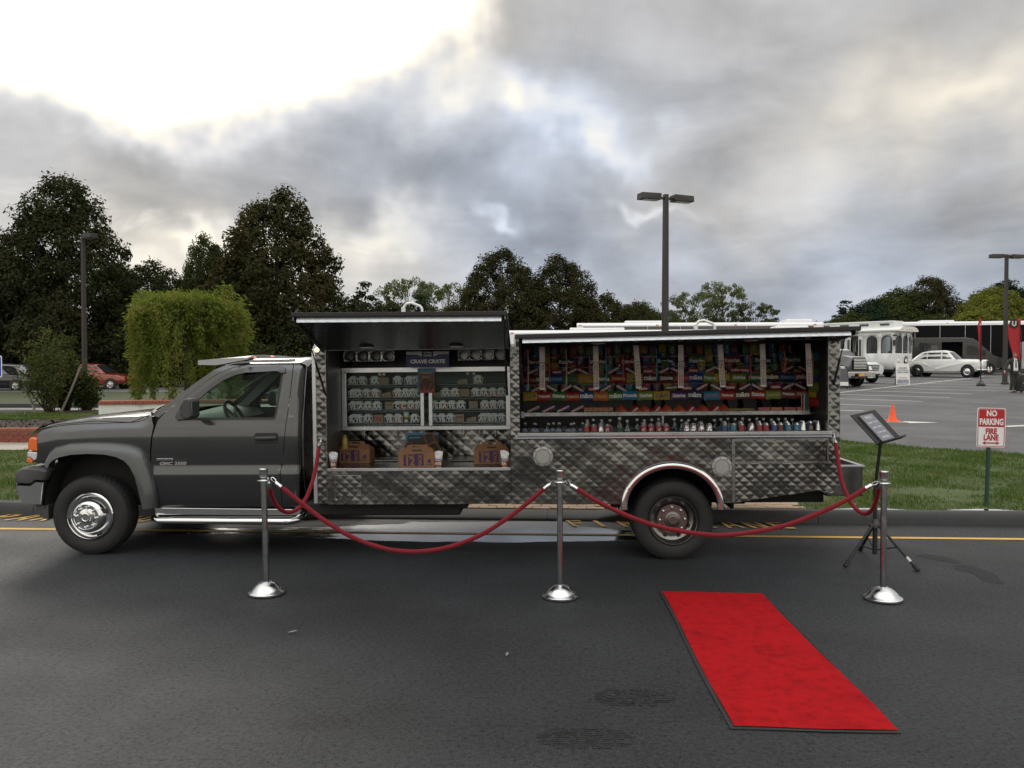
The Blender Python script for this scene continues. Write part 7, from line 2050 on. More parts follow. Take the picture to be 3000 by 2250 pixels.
# --- cars on the far drive at the left
M_rust = mat('orange_paint', (.20, .028, .010), .25, .3, coat=.9)
vehicle('compact_suv', 'rust orange compact SUV parked beyond the staked shrub', 'car', 'cars on the far drive', (-26.65, 53.2, h(-26.6, 53)), rad(-2),
    [(-2.1, .42, .92, .95, .72), (-1.9, .30, 1.0, 1.02, .84), (0, .26, 1.02, 1.04, .87), (.9, .26, .98, 1.06, .87), (1.6, .30, .90, .98, .84), (2.0, .38, .78, .84, .72), (2.12, .44, .66, .70, .60)],
    [(-2.05, .96, 1.02, .78, .70), (-1.85, .98, 1.56, .80, .64), (-.6, 1.0, 1.66, .81, .66), (.2, 1.01, 1.62, .81, .65), (.95, 1.03, 1.07, .80, .70)], M_rust, (-1.3, 1.32),
    [[(-1.75, 1.08), (-.75, 1.08), (-.75, 1.50), (-1.62, 1.48)], [(-.66, 1.08), (.72, 1.10), (.30, 1.50), (-.66, 1.52)]], r=.34, screen=((.92, 1.08, .70), (.26, 1.56, .58)))
vehicle('dark_car', 'black car with a glinting bonnet parked beyond the grass at the left edge', 'car', 'cars on the far drive', (-31.2, 50.8, h(-31, 50.8)), rad(-4),
    [(-2.3, .42, .95, .98, .74), (-2.0, .30, 1.0, 1.02, .86), (0, .26, 1.0, 1.03, .9), (.9, .26, .98, 1.05, .9), (1.7, .30, .90, .98, .86), (2.2, .40, .76, .80, .72)],
    [(-1.9, .98, 1.02, .80, .72), (-1.4, .99, 1.48, .82, .66), (-.2, 1.0, 1.52, .82, .66), (.2, 1.0, 1.46, .82, .65), (.9, 1.02, 1.05, .80, .7)], M_gloss, (-1.4, 1.4),
    [[(-1.5, 1.08), (-.45, 1.08), (-.45, 1.40), (-1.3, 1.38)], [(-.38, 1.08), (.66, 1.08), (.2, 1.40), (-.38, 1.42)]], r=.33, screen=((.88, 1.06, .7), (.24, 1.42, .58)))
c_, bd_, cb_ = vehicle('silver_car', 'silver car with a red tail lamp behind the black car at the left edge', 'car', 'cars on the far drive', (-34.0, 55.5, h(-34, 55.5)), rad(178),
    [(-2.3, .42, 1.0, 1.03, .74), (-2.0, .30, 1.04, 1.06, .86), (0, .26, 1.02, 1.04, .9), (1.7, .30, .92, 1.0, .86), (2.2, .40, .80, .84, .72)],
    [(-2.2, 1.02, 1.06, .80, .72), (-1.7, 1.02, 1.58, .82, .66), (-.2, 1.02, 1.64, .82, .66), (.9, 1.04, 1.08, .80, .7)], mat('silver_paint', (.22, .23, .26), .3, .6, coat=.7), (-1.4, 1.4),
    [[(-1.7, 1.10), (-.45, 1.10), (-.45, 1.52), (-1.5, 1.50)], [(-.38, 1.10), (.66, 1.10), (.2, 1.48), (-.38, 1.52)]], r=.34)
for sg in (-1, 1):
    b = MB(); b.box((-2.18, sg * .72, 1.0), (.16, .22, .14)); b.build('tail_lamp', M_redl, c_, bevel=.02)
# ------------------------------------------------------------------ trees, shrubs, grass
def quads(P, N, size, rng, asp=.55, mesh_name='crown'):
    """leaf-shaped faces at P, roughly facing N"""
    n = len(P)
    t = rng.normal(size=(n, 3)); t -= N * (t * N).sum(1, keepdims=True); t /= np.linalg.norm(t, axis=1, keepdims=True) + 1e-9
    bt = np.cross(N, t)
    s = size * rng.uniform(.6, 1.35, (n, 1))
    V = np.empty((n, 4, 3)); V[:, 0] = P - t * s * .5; V[:, 1] = P + bt * s * asp * .5; V[:, 2] = P + t * s * .5; V[:, 3] = P - bt * s * asp * .5
    V[:, 1:4:2] += N[:, None, :] * s[:, None] * .12
    return V.reshape(-1, 3)


def rawmesh(name, V, k):
    me = bpy.data.meshes.new(name); n = len(V) // k
    me.vertices.add(len(V)); me.vertices.foreach_set('co', V.astype(np.float32).ravel())
    me.loops.add(n * k); me.loops.foreach_set('vertex_index', np.arange(n * k, dtype=np.int32))
    me.polygons.add(n); me.polygons.foreach_set('loop_start', np.arange(0, n * k, k, dtype=np.int32))
    me.update(calc_edges=True)
    return me


def unit(v): return v / (np.linalg.norm(v, axis=-1, keepdims=True) + 1e-9)


def tree_proto(seed, prof, z0, z1, clumps, leaves, cr, leaf, trunk_r, limbs=40, inner=.45, flat=.8, tuft=0.):
    rng = np.random.default_rng(seed)
    ps = np.array([p[0] for p in prof]); pr = np.array([p[1] for p in prof])
    zz = rng.uniform(0, 1, clumps * 4); keep = rng.uniform(0, 1, clumps * 4) < np.interp(zz, ps, pr) / pr.max(); zz = zz[keep][:clumps]; n = len(zz)
    a = rng.uniform(0, 2 * PI, n); lob = 1 + .13 * np.sin(a * 3 + zz * 7 + seed) + .10 * np.sin(a * 5 - zz * 11)
    R = np.interp(zz, ps, pr) * lob * (inner + (1 - inner) * np.sqrt(rng.uniform(0, 1, n)))
    C = np.stack([R * np.cos(a), R * np.sin(a), z0 + (z1 - z0) * zz + rng.normal(0, .15, n)], 1)
    rc = cr * rng.uniform(.55, 1.25, n)
    idx = np.repeat(np.arange(n), leaves)
    d = unit(rng.normal(size=(len(idx), 3))); d[:, 2] *= flat
    P = C[idx] + d * (rc[idx] * np.cbrt(rng.uniform(.05, 1, len(idx))))[:, None]
    if tuft:
        up = rng.uniform(0, 1, len(idx)) < .25; P[up, 2] += rng.uniform(0, tuft, up.sum())
    N = unit(d * .7 + unit(P - np.array([0, 0, (z0 + z1) / 2])) * .5 + rng.normal(size=P.shape) * .6 + np.array([0, 0, .3]))
    crown = rawmesh('crown', quads(P, N, leaf, rng), 4)
    b = MB(); H = z1
    b.tube([(0, 0, -.3), (.05, 0, z0 * .6), (.0, .05, z0 + (z1 - z0) * .35), (-.05, 0, z0 + (z1 - z0) * .85)], [trunk_r * 1.25, trunk_r, trunk_r * .65, trunk_r * .15], 9)
    order = rng.permutation(n)[:limbs]
    for i in order:
        c = Vector(C[i]); zs = max(z0 * .75, c.z - (abs(c.x) + abs(c.y)) * .75 - .3); st_ = Vector((0, 0, min(zs, z0 + (z1 - z0) * .8)))
        mid = st_.lerp(c, .5) + Vector((0, 0, -.12 * (c - st_).length * .3))
        r0 = trunk_r * .34 * (1 - .5 * (st_.z - z0) / (z1 - z0))
        b.tube([st_, mid, c], [max(.03, r0), max(.022, r0 * .6), .012], 5, caps=False)
    return crown, b.mesh('trunk', 60, fix=False)


M_bark = mat('bark', (.045, .036, .028), .95, var=.3, vscale=3, bump=.6, bscale=12)
L_dark = leafmat('leaf_dark', (.027, .034, .016), (.040, .048, .023), (.048, .048, .025), .22)
L_dark2 = leafmat('leaf_dark_brown', (.035, .039, .018), (.050, .052, .024), (.060, .052, .025), .22)
L_mid = leafmat('leaf_mid', (.040, .058, .020), (.070, .085, .030), (.055, .065, .025), .3)
L_pale = leafmat('leaf_pale', (.09, .115, .05), (.13, .15, .07), (.11, .13, .06), .35)
L_yel = leafmat('leaf_yellow', (.12, .15, .030), (.20, .21, .045), (.16, .17, .04), .35)
L_pine = leafmat('leaf_pine', (.018, .034, .020), (.030, .050, .028), (.024, .040, .022), .15)
L_weep = leafmat('leaf_weep', (.10, .145, .028), (.17, .205, .050), (.22, .22, .06), .42, clump=1.2)
L_shrub = leafmat('leaf_shrub', (.055, .075, .026), (.10, .12, .045), (.14, .135, .05), .35, clump=1.0)

ovoid = [(0, .60), (.08, .88), (.25, 1.0), (.45, .97), (.63, .82), (.78, .62), (.90, .40), (.97, .20), (1, .08)]
roundp = [(0, .35), (.15, .8), (.4, 1.), (.65, .9), (.85, .55), (1, .1)]
flatp = [(0, .15), (.3, .35), (.55, .75), (.78, 1.), (.92, .8), (1, .25)]
conep = [(0, .9), (.1, 1.), (.4, .72), (.7, .42), (.9, .18), (1, .02)]
PR = {'linden': tree_proto(1, [(a, b * 5.3) for a, b in ovoid], 1.2, 14.0, 560, 100, .80, .26, .30, 80, .46, .85, .3),
      'linden_b': tree_proto(2, [(a, b * 5.0) for a, b in ovoid], 1.0, 14.0, 560, 100, .80, .26, .30, 80, .46, .85, .3),
      'round': tree_proto(3, [(a, b * 4.2) for a, b in roundp], 1.2, 10.0, 350, 92, .80, .26, .22, 45, .44),
      'open': tree_proto(4, [(a, b * 4.4) for a, b in flatp], 2.6, 10.0, 100, 70, .72, .26, .17, 60, .55, .55),
      'pine': tree_proto(5, [(a, b * 3.2) for a, b in conep], 1.0, 10.0, 230, 60, .60, .26, .20, 60, .45, .5),
      'low': tree_proto(6, [(a, b * 3.4) for a, b in roundp], .2, 6.6, 230, 66, .80, .27, .12, 20, .4)}


def tree(kind, x, y, top, width, m, label, cat='tree', group=None, rz=None, name=None):
    cr, tk = PR[kind]; H0 = {'linden': 14.6, 'linden_b': 14.6, 'round': 10.4, 'open': 10.3, 'pine': 10.2, 'low': 6.9}[kind]
    W0 = {'linden': 12.4, 'linden_b': 11.6, 'round': 9.8, 'open': 10, 'pine': 7.4, 'low': 8.2}[kind]
    z = h(x, y); s = (top - z) / H0; w = width / W0
    o = empty(name or {'linden': 'linden_tree', 'linden_b': 'linden_tree', 'round': 'broadleaf_tree', 'open': 'flat_topped_tree', 'pine': 'pine_tree', 'low': 'bushy_tree'}[kind], (x, y, z), random.uniform(0, 6.28) if rz is None else rz, label=label, cat=cat, group=group)
    o.scale = (w, w, s)
    if not cr.materials: cr.materials.append(None)
    c = link('crown', cr, None, o); c.material_slots[0].link = 'OBJECT'; c.material_slots[0].material = m
    link('trunk', tk, M_bark, o)
    return o


GD = 'dark trees behind the far drive'
tree('linden', -32.4, 60, 15.5, 12.0, L_dark, 'tallest dark linden at the left with a pointed rounded crown', group=GD, rz=.5)
tree('linden_b', -17.0, 60, 14.5, 11.0, L_dark2, 'tall dark brownish linden standing behind the weeping tree', group=GD, rz=2.2)
tree('round', -38.5, 63, 10.5, 9, L_dark, 'dark tree cut by the left picture edge behind the tallest linden', group=GD)
tree('round', -27.6, 63, 9.6, 8, L_dark, 'dark shoulder-high tree just right of the tallest linden', group=GD)
tree('linden_b', -25.3, 69, 12.6, 6.5, L_mid, 'pale upright tree with twiggy top between the two tall lindens', group=GD)
tree('linden', -22.6, 71, 12.8, 6.0, L_mid, 'second pale upright tree showing between the two tall lindens', group=GD)
tree('pine', -23.0, 64, 11.3, 6.5, L_dark, 'narrow pointed dark tree just left of the brownish linden', group=GD)
tree('round', -21.0, 65, 8.4, 8, L_dark, 'low dark tree under the left side of the brownish linden', group=GD)
tree('pine', -11.0, 62, 8.1, 6.5, L_pine, 'bluish pine just right of the brownish linden', group=GD)
for i, x in enumerate((-41, -36, -31.5, -27, -23, -19, -15.2, -11.6, -8.2, -5.0)):
    tree('low', x, 58.6 + (i % 2), 5.2 + (i * 37 % 10) * .16, 7.0, L_dark, f'low dark thicket bush along the far drive, {ordinal(i + 1)} from the left', 'bush', 'dark thicket along the far drive')
tree('open', -9.3, 74, 9.6, 6.0, L_pale, 'pale feathery tree right of the bluish pine', group='pale trees on the skyline')
tree('pine', -7.2, 64, 7.3, 5.0, L_pine, 'short bluish pine between the two pale feathery trees', group=GD)
tree('open', -5.6, 73, 9.0, 7.0, L_pale, 'pale feathery tree just left of the paired round trees', group='pale trees on the skyline')
tree('round', -8.6, 61, 5.8, 6, L_dark2, 'low brownish tree just above the front canopy', group=GD)
tree('round', -4.4, 60, 5.9, 5.5, L_mid, 'low green tree at the foot of the pale feathery trees', group=GD)
tree('linden', -.7, 60, 10.2, 8.0, L_dark2, 'left one of the paired round dark trees above the canopies', group=GD)
tree('linden_b', 3.5, 61, 9.9, 7.2, L_dark2, 'right one of the paired round dark trees above the canopies', group=GD)
tree('round', 6.8, 61, 7.0, 5.5, L_dark2, 'small dark tree stepping down right of the paired trees', group=GD)
tree('round', 9.0, 62, 6.4, 5.0, L_dark2, 'smallest dark tree right of the paired trees before the lamp post', group=GD)
for i_, (x_, y_, t_) in enumerate(((-46, 61, 9.5), (-55, 64, 11.0), (-66, 62, 9.0))):
    tree('round', x_, y_, t_, 10, L_dark, f'dark tree beyond the left picture edge, {ordinal(i_ + 1)} outward', group=GD)
GP = 'pale trees on the skyline'
tree('round', 11.6, 74, 7.3, 6.0, L_mid, 'grey green tree just left of the tall lamp post', group=GP)
tree('round', 14.0, 75, 6.6, 5.0, L_pale, 'low pale tree at the foot of the tall lamp post', group=GP)
tree('open', 16.3, 75, 8.5, 5.4, L_pale, 'rounded pale tree just right of the tall lamp post', group=GP)
tree('open', 19.6, 77, 9.5, 5.0, L_pale, 'tallest pale flat topped tree right of the lamp post', group=GP)
tree('round', 18.0, 76, 5.9, 8.0, L_mid, 'low mid green thicket under the pale flat topped tree', group=GP)
tree('open', 22.6, 77, 7.6, 5.0, L_mid, 'wide low tree at the right end of the skyline row', group=GP)
tree('round', 24.3, 78, 6.0, 5.5, L_mid, 'low rounded tree at the right end of the skyline row', group=GP)
tree('round', 28.5, 78, 5.7, 4.5, L_mid, 'small lone tree in the bright gap left of the trolley roof', group=GP)
GR = 'trees behind the hire vehicles'
tree('round', 32.0, 79, 6.6, 8.1, L_mid, 'green tree just above the trolley bus roof', group=GR)
tree('pine', 33.0, 82, 8.2, 6.8, L_pine, 'bluish layered tree rising above the trolley bus', group=GR)
tree('round', 35.6, 82, 8.2, 8.1, L_pine, 'dark green tree left of the brownish round tree', group=GR)
tree('round', 38.4, 83, 9.3, 8.8, L_mid, 'mid green tree touching the brownish round tree', group=GR)
tree('linden', 42.2, 84, 10.7, 9.5, L_dark2, 'brownish round dark tree, tallest behind the black coach', group=GR)
tree('round', 39.0, 77, 6.4, 9.5, L_mid, 'low leafy green tree above the black coach roof', group=GR)
tree('low', 42.4, 76, 6.6, 8.8, L_yel, 'yellow green bushy tree above the black coach roof', group=GR)
tree('round', 45.0, 78, 9.0, 8.1, L_yel, 'taller yellow green tree left of the right lamp post', group=GR)
tree('round', 48.5, 82, 10.0, 9.5, L_pine, 'dark green tree behind the right lamp post', group=GR)
tree('round', 52.5, 82, 9.6, 9.5, L_mid, 'dark green tree cut by the right picture edge', group=GR)
tree('round', 49.0, 77, 6.0, 9.5, L_mid, 'low green tree right of the lamp post foot', group=GR)
tree('low', 35.8, 77, 5.2, 8.1, L_mid, 'low bush hidden behind the trolley bus and coach', 'bush', GR)


# weeping tree with hanging feathery strands
def weeping(x, y):
    z = h(x, y); rng = np.random.default_rng(11)
    o = empty('weeping_tree', (x, y, z), label='yellow green weeping tree clipped to a mushroom shape behind the bonnet', cat='tree')
    P, N = [], []
    for k in range(230):
        a = rng.uniform(0, 2 * PI); edge = rng.uniform(0, 1) < .62
        r = rng.uniform(1.25, 1.75) * (1 + .10 * math.sin(a * 3 + .6)) if edge else 1.5 * math.sqrt(rng.uniform(0, 1))
        top = 3.62 - .35 * (r / 1.7) ** 3 + .12 * math.sin(a * 2 + 1.0)
        zt = top + rng.normal(0, .10) if not edge or rng.uniform() < .45 else rng.uniform(.9, top)
        L = rng.uniform(.5, 1.5) if edge else rng.uniform(.35, .8)
        m_ = int(150 * L + 60); t = rng.uniform(0, 1, m_) ** .8; wd = rng.uniform(.10, .22)
        out = .32 * np.sin(t * 2.2) * (1 if edge else .4)
        zb = max(.22, zt - L)
        p = np.stack([(r + out) * math.cos(a), (r + out) * math.sin(a), zt + (zb - zt) * t ** 1.35], 1)
        P.append(p + rng.normal(0, 1, (m_, 3)) * (wd * (1 - .65 * t))[:, None] * np.array([1, 1, .6]))
    for k in range(60):
        a = rng.uniform(0, 2 * PI); r = 1.5 * math.sqrt(rng.uniform(0, 1)); P.append(np.array([r * math.cos(a), r * math.sin(a), 3.72 - .3 * (r / 1.6) ** 2]) + rng.normal(0, .11, (40, 3)) * np.array([1.3, 1.3, .8]))
    p = np.array([1.55, -.4, 3.85]) + rng.normal(0, .16, (160, 3)) * np.array([1.4, .6, .7]); P.append(p)
    P = np.concatenate(P); n = len(P)
    T = unit(np.stack([P[:, 0], P[:, 1], np.zeros(n)], 1) * .5 + rng.normal(size=(n, 3)) * .55 + np.array([0, 0, -.55]))
    N = unit(np.cross(T, rng.normal(size=(n, 3))))
    bt = np.cross(N, T); s = rng.uniform(.10, .24, (n, 1)); w = rng.uniform(.014, .026, (n, 1))
    V = np.stack([P, P + T * s * .5 + bt * w, P + T * s, P + T * s * .5 - bt * w], 1).reshape(-1, 3)
    link('crown', rawmesh('crown', V, 4), L_weep, o)
    b = MB(); b.tube([(0, 0, -.1), (.06, 0, 1.0), (-.05, .03, 2.2), (.05, 0, 3.3)], [.12, .10, .08, .05], 9)
    for k in range(14):
        a = 2 * PI * k / 14; b.tube([(0, 0, 2.6 + .05 * (k % 5)), (.8 * math.cos(a), .8 * math.sin(a), 3.5), (1.45 * math.cos(a), 1.45 * math.sin(a), 3.3), (1.7 * math.cos(a), 1.7 * math.sin(a), 2.6)], [.05, .04, .025, .012], 6, caps=False)
    b.build('trunk', M_bark, o, smooth=60)
    return o


weeping(-10.62, 27.0).scale = (.86, .86, .98)


def shrub(x, y, H, W, label, seed, m=L_shrub, n_br=34, leaf=.075, per=60, name='shrub', bare=.25, group=None):
    rng = np.random.default_rng(seed); z = h(x, y)
    o = empty(name, (x, y, z), label=label, cat='shrub', group=group)
    b = MB(); P = []
    for k in range(n_br):
        a = rng.uniform(0, 2 * PI); lean = rng.uniform(.05, 1) ** .8; top = np.array([W / 2 * lean * math.cos(a), W / 2 * lean * math.sin(a), H * rng.uniform(.55, 1.0) * (1 - .35 * lean ** 2)])
        mid = top * np.array([.55, .55, .5]) + rng.normal(0, .05, 3)
        b.tube([(rng.normal(0, .05), rng.normal(0, .05), -.05), tuple(mid), tuple(top)], [.016, .010, .004], 5, caps=False)
        t = rng.uniform(bare, 1, per)[:, None]
        q = np.where(t < .5, mid * (t / .5), mid + (top - mid) * ((t - .5) / .5)); P.append(q + rng.normal(0, .09, (per, 3)) * (.5 + t))
        for j in range(3):
            tt = rng.uniform(.4, .95); base = mid + (top - mid) * max(0, (tt - .5) / .5); tip = base + rng.normal(0, .16, 3) + np.array([0, 0, .12]); b.tube([tuple(base), tuple(tip)], [.005, .002], 4, caps=False)
            P.append(base + (tip - base) * rng.uniform(0, 1.1, (per // 4, 1)) + rng.normal(0, .03, (per // 4, 3)))
    P = np.concatenate(P); N = unit(rng.normal(size=P.shape) + np.array([0, 0, .5]))
    link('foliage', rawmesh('foliage', quads(P, N, leaf, rng), 4), m, o)
    b.build('stems', M_bark, o)
    return o


shrub(-12.80, 22.9, 2.55, 1.7, 'sparse olive shrub tied between two slanting stakes', 21, n_br=46, per=70)
shrub(-12.95, 24.0, 2.25, .95, 'denser dark green shrub behind the staked olive shrub', 22, L_mid, 50, .09, 110, bare=.05)
shrub(-12.40, 24.1, 1.15, .7, 'low dark shrub at the far end of the white seat wall', 23, L_mid, 30, .09, 80, bare=.0)
shrub(-7.85, 26.0, 2.2, 1.1, 'upright leafy shrub behind the cab roof nearer the weeping tree', 24, L_mid, 30, .09, 80, group='shrubs behind the cab roof')
shrub(-6.85, 26.0, 2.05, 1.0, 'upright leafy shrub behind the cab roof nearer the steel body', 25, L_mid, 30, .09, 80, group='shrubs behind the cab roof')
M_stake = mat('weathered_stake', (.20, .18, .15), .9, var=.25, vscale=8)
for (p0, p1, lab) in (((-13.0, 22.62, .38), (-13.62, 22.75, 1.72), 'grey wooden stake leaning left beside the olive shrub'), ((-12.5, 22.9, .38), (-11.98, 23.0, 1.68), 'grey wooden stake leaning right across the olive shrub')):
    a, c = Vector(p0), Vector(p1); off = a.copy()
    b = MB(); b.tube([a - off, (c - off) * .5 + Vector((.012, 0, 0)), c - off], [.034, .032, .030], 10); o = b.build('plant_stake', M_stake, None, smooth=50); o.location = off; tag(o, lab, 'stake', 'plant stakes by the olive shrub')
    b = MB(); b.lathe([(.036, .85), (.038, .87), (.036, .90)], 10, caps=False); tie = b.build('tie', M_black, o)


# grass blades
def blades(name, poly, n, fz, hgt, m, seed, lab, bare=None):
    rng = np.random.default_rng(seed); A = np.array(poly); lo, hi = A.min(0), A.max(0)
    P = rng.uniform(lo, hi, (n * 2, 2)); P = P[inside(P, [poly])][:n]
    if bare:
        for cx, cy, sx, sy in bare:
            d = ((P[:, 0] - cx) / sx) ** 2 + ((P[:, 1] - cy) / sy) ** 2; P = P[(d > 1) | (rng.uniform(0, 1, len(P)) < .08)]
    k = len(P); Z = np.array([fz(x, y) for x, y in P])
    a = rng.uniform(0, 2 * PI, k); patch = .75 + .35 * np.sin(P[:, 0] * 3.1 + 1) * np.sin(P[:, 1] * 2.7) + .25 * np.sin(P[:, 0] * 7.3) * np.sin(P[:, 1] * 8.1)
    H = hgt * rng.uniform(.5, 1.3, k) * patch; w = rng.uniform(.003, .006, k); ln = rng.uniform(.1, .9, k) * H
    B = np.stack([P[:, 0], P[:, 1], Z], 1); dx_ = np.stack([np.cos(a), np.sin(a), 0 * a], 1); ex = np.stack([-np.sin(a), np.cos(a), 0 * a], 1)
    V = np.stack([B - ex * w[:, None], B + ex * w[:, None], B + dx_ * ln[:, None] + np.stack([0 * a, 0 * a, H], 1)], 1).reshape(-1, 3)
    o = link(name, rawmesh(name, V, 3), m); tag(o, lab, 'grass', kind='stuff')
    return o


L_grass = leafmat('grass_blade', (.055, .098, .022), (.092, .140, .036), (.125, .150, .055), .35, clump=1.5)
blades('grass', P_edge_r, 95000, lawn_bump, .062, L_grass, 31, 'green grass blades of the verge by the sign', bare=[(5.3, 10.35, .75, .28), (3.55, 10.2, .35, .5), (6.9, 10.2, .5, .15)])
blades('grass', [K(-9.5, .16)[:2], K(-4.2, .16)[:2], (-5.5, 15.5), (-10.5, 15.5)], 40000, lambda x, y: .142, .060, L_grass, 32, 'green grass blades of the lawn at the left kerb')
blades('grass', [(-15, 20.0), (-11, 19.75), (-8, 20.1), (-8, 22.3), (-13, 22.5), (-15, 22.4)], 18000, lambda x, y: terr(x, y) + .03, .06, L_grass, 33, 'green grass blades of the raised lawn behind the mulch')
# leaf scraps strewn over the mulch
rng = np.random.default_rng(5); P = np.stack([rng.uniform(-13, -8, 700), rng.uniform(17.3, 19.8, 700), np.full(700, .47)], 1)
P[:, 2] = [.40 + .05 * smoothstep(17.2, 19.5, y) + .02 * math.sin(x * 4.1) * math.sin(y * 5.3) for x, y, _ in P]
tag(link('bark_chips', rawmesh('bark_chips', quads(P, unit(rng.normal(size=P.shape) + np.array([0, 0, 2.])), .07, rng), 4), leafmat('bark_chip', (.03, .02, .015), (.09, .07, .05), None, .0)), 'dark bark chips strewn over the mulch bed', 'mulch', kind='stuff')
# ------------------------------------------------------------------ the man with the wheeled case
def skinned(name, nodes, edges, m, parent, lvl=2, root=0):
    me = bpy.data.meshes.new(name); me.from_pydata([n[0] for n in nodes], edges, [])
    me.materials.append(m)
    o = link(name, me, None, parent)
    md = o.modifiers.new('skin', 'SKIN'); md.use_smooth_shade = True
    for i, n in enumerate(nodes):
        r = n[1]; me.skin_vertices[0].data[i].radius = r if isinstance(r, tuple) else (r, r)
    me.skin_vertices[0].data[root].use_root = True
    s = o.modifiers.new('sub', 'SUBSURF'); s.levels = lvl; s.render_levels = lvl
    return o


M_skin = mat('skin', (.42, .22, .16), .55, var=.06); M_suit = mat('suit_cloth', (.022, .023, .020), .85, var=.2, vscale=20); M_shirt = mat('shirt', (.72, .73, .75), .8); M_tie = mat('tie', (.10, .12, .11), .6); M_hair = mat('hair', (.12, .055, .03), .8); M_shoe = mat('shoe', (.012, .012, .013), .3)
pz = h(21.45, 35.4)
man = empty('person', (21.45, 35.4, pz), label='man in dark suit and white shirt walking with a wheeled case', cat='person')
J = dict(pel=(0, 0, .93), sp1=(0, -.01, 1.08), ch=(0, 0, 1.30), nk=(0, -.01, 1.46), nk2=(0, -.025, 1.52), hd=(0, -.05, 1.60), tp=(0, -.045, 1.70),
         shr=(-.17, 0, 1.41), elr=(-.33, -.02, 1.16), wrr=(-.46, -.10, .95), har=(-.49, -.13, .88), shl=(.17, 0, 1.41), ell=(.25, .06, 1.13), wrl=(.27, .10, .90), hal=(.275, .10, .83),
         hpr=(-.095, 0, .90), knr=(-.11, -.06, .50), anr=(-.14, -.03, .09), tor=(-.15, -.15, .04), hpl=(.095, 0, .90), knl=(.11, -.10, .52), anl=(.10, .10, .12), tol=(.10, .0, .05))
def mk(spec): 
    ks = list(spec); return [(J[k], spec[k]) for k in ks], {k: i for i, k in enumerate(ks)}
nd, ix = mk(dict(pel=(.13, .095), sp1=(.125, .09), ch=(.145, .10), nk=.052, nk2=.05, hd=(.075, .092), tp=(.055, .065), shr=.055, elr=.042, wrr=.028, har=(.036, .018), shl=.055, ell=.042, wrl=.028, hal=(.036, .018), hpr=.08, knr=.055, anr=.036, tor=(.034, .024), hpl=.08, knl=.055, anl=.036, tol=(.034, .024)))
E_ = [('pel', 'sp1'), ('sp1', 'ch'), ('ch', 'nk'), ('nk', 'nk2'), ('nk2', 'hd'), ('hd', 'tp'), ('ch', 'shr'), ('shr', 'elr'), ('elr', 'wrr'), ('wrr', 'har'), ('ch', 'shl'), ('shl', 'ell'), ('ell', 'wrl'), ('wrl', 'hal'), ('pel', 'hpr'), ('hpr', 'knr'), ('knr', 'anr'), ('anr', 'tor'), ('pel', 'hpl'), ('hpl', 'knl'), ('knl', 'anl'), ('anl', 'tol')]
edges = [(ix[a], ix[c]) for a, c in E_]
for w_, base, sgn in (('har', Vector(J['har']), -1), ('hal', Vector(J['hal']), 1)):
    for k in range(5):
        off = (k - 2) * .017; i0 = len(nd)
        if k == 0: a1, a2 = base + Vector((-.030 * sgn, -.03, .01)), base + Vector((-.036 * sgn, -.045, -.02))
        else: a1, a2 = base + Vector((off * .4, off - .01, -.045)), base + Vector((off * .4 - .015 * sgn, off - .015, -.085 + .006 * abs(k - 2.5)))
        nd += [(tuple(a1), .0095), (tuple(a2), .008)]; edges += [(ix[w_], i0), (i0, i0 + 1)]
body = skinned('body', nd, edges, M_skin, man, 2)
b = MB(); b.lathe([(.001, -.012), (.012, 0), (.006, .022), (.001, .03)], 8, Matrix.Translation((0, -.142, 1.595)) @ Matrix.Rotation(.2, 4, 'X')); b.build('nose', M_skin, body, smooth=60)
for sx in (-1, 1):
    b = MB(); b.lathe([(.001, -.008), (.008, -.004), (.010, 0), (.001, .006)], 8, Matrix.Translation((sx * .028, -.128, 1.622)) @ Matrix.Rotation(PI / 2, 4, 'X')); b.build('eye', M_shoe, body, smooth=60)
    b = MB(); b.lathe([(.001, -.008), (.020, 0), (.022, .008), (.001, .012)], 8, Matrix.Translation((sx * .078, -.045, 1.605)) @ Matrix.Rotation(PI / 2, 4, 'Y')); b.build('ear', M_skin, body, smooth=60)
b = MB(); b.bx((-.022, -.139, 1.560), (.022, -.130, 1.567)); b.build('mouth', mat('lip', (.30, .10, .08), .5), body, bevel=.002)
nd, ix = mk(dict(hd=(.079, .09), tp=(.062, .072))); nd = [((0, -.012, 1.60), (.082, .075)), ((0, -.030, 1.66), (.083, .085)), ((0, -.045, 1.70), (.062, .070)), ((0, -.05, 1.725), (.03, .03))]
skinned('hair', nd, [(0, 1), (1, 2), (2, 3)], M_hair, body, 2)
nd, ix = mk(dict(pel=(.165, .125), sp1=(.155, .115), ch=(.165, .125), shr=.078, elr=.066, wrr=.052, shl=.078, ell=.066, wrl=.052))
nd.append(((0, 0, .82), (.175, .13))); nd.append(((0, .01, 1.42), (.10, .075)))
skinned('jacket', nd, [(ix[a], ix[c]) for a, c in (('pel', 'sp1'), ('sp1', 'ch'), ('ch', 'shr'), ('shr', 'elr'), ('elr', 'wrr'), ('ch', 'shl'), ('shl', 'ell'), ('ell', 'wrl'))] + [(ix['pel'], len(nd) - 2), (ix['ch'], len(nd) - 1)], M_suit, man, 2)
nd, ix = mk(dict(pel=(.14, .11), hpr=(.10, .10), knr=.075, anr=.066, hpl=(.10, .10), knl=.075, anl=.066))
skinned('trousers', nd, [(ix[a], ix[c]) for a, c in (('pel', 'hpr'), ('hpr', 'knr'), ('knr', 'anr'), ('pel', 'hpl'), ('hpl', 'knl'), ('knl', 'anl'))], M_suit, man, 2)
b = MB(); b.grid(lambda s, t: ((s - .5) * (.20 - .04 * t if t < .8 else .12), -.128 - .018 * math.cos((s - .5) * 2.6) + .035 * t, .93 + .53 * t), np.linspace(0, 1, 7), np.linspace(0, 1, 7)); sh_ = b.build('shirt', M_shirt, man, smooth=180, solid=.006)
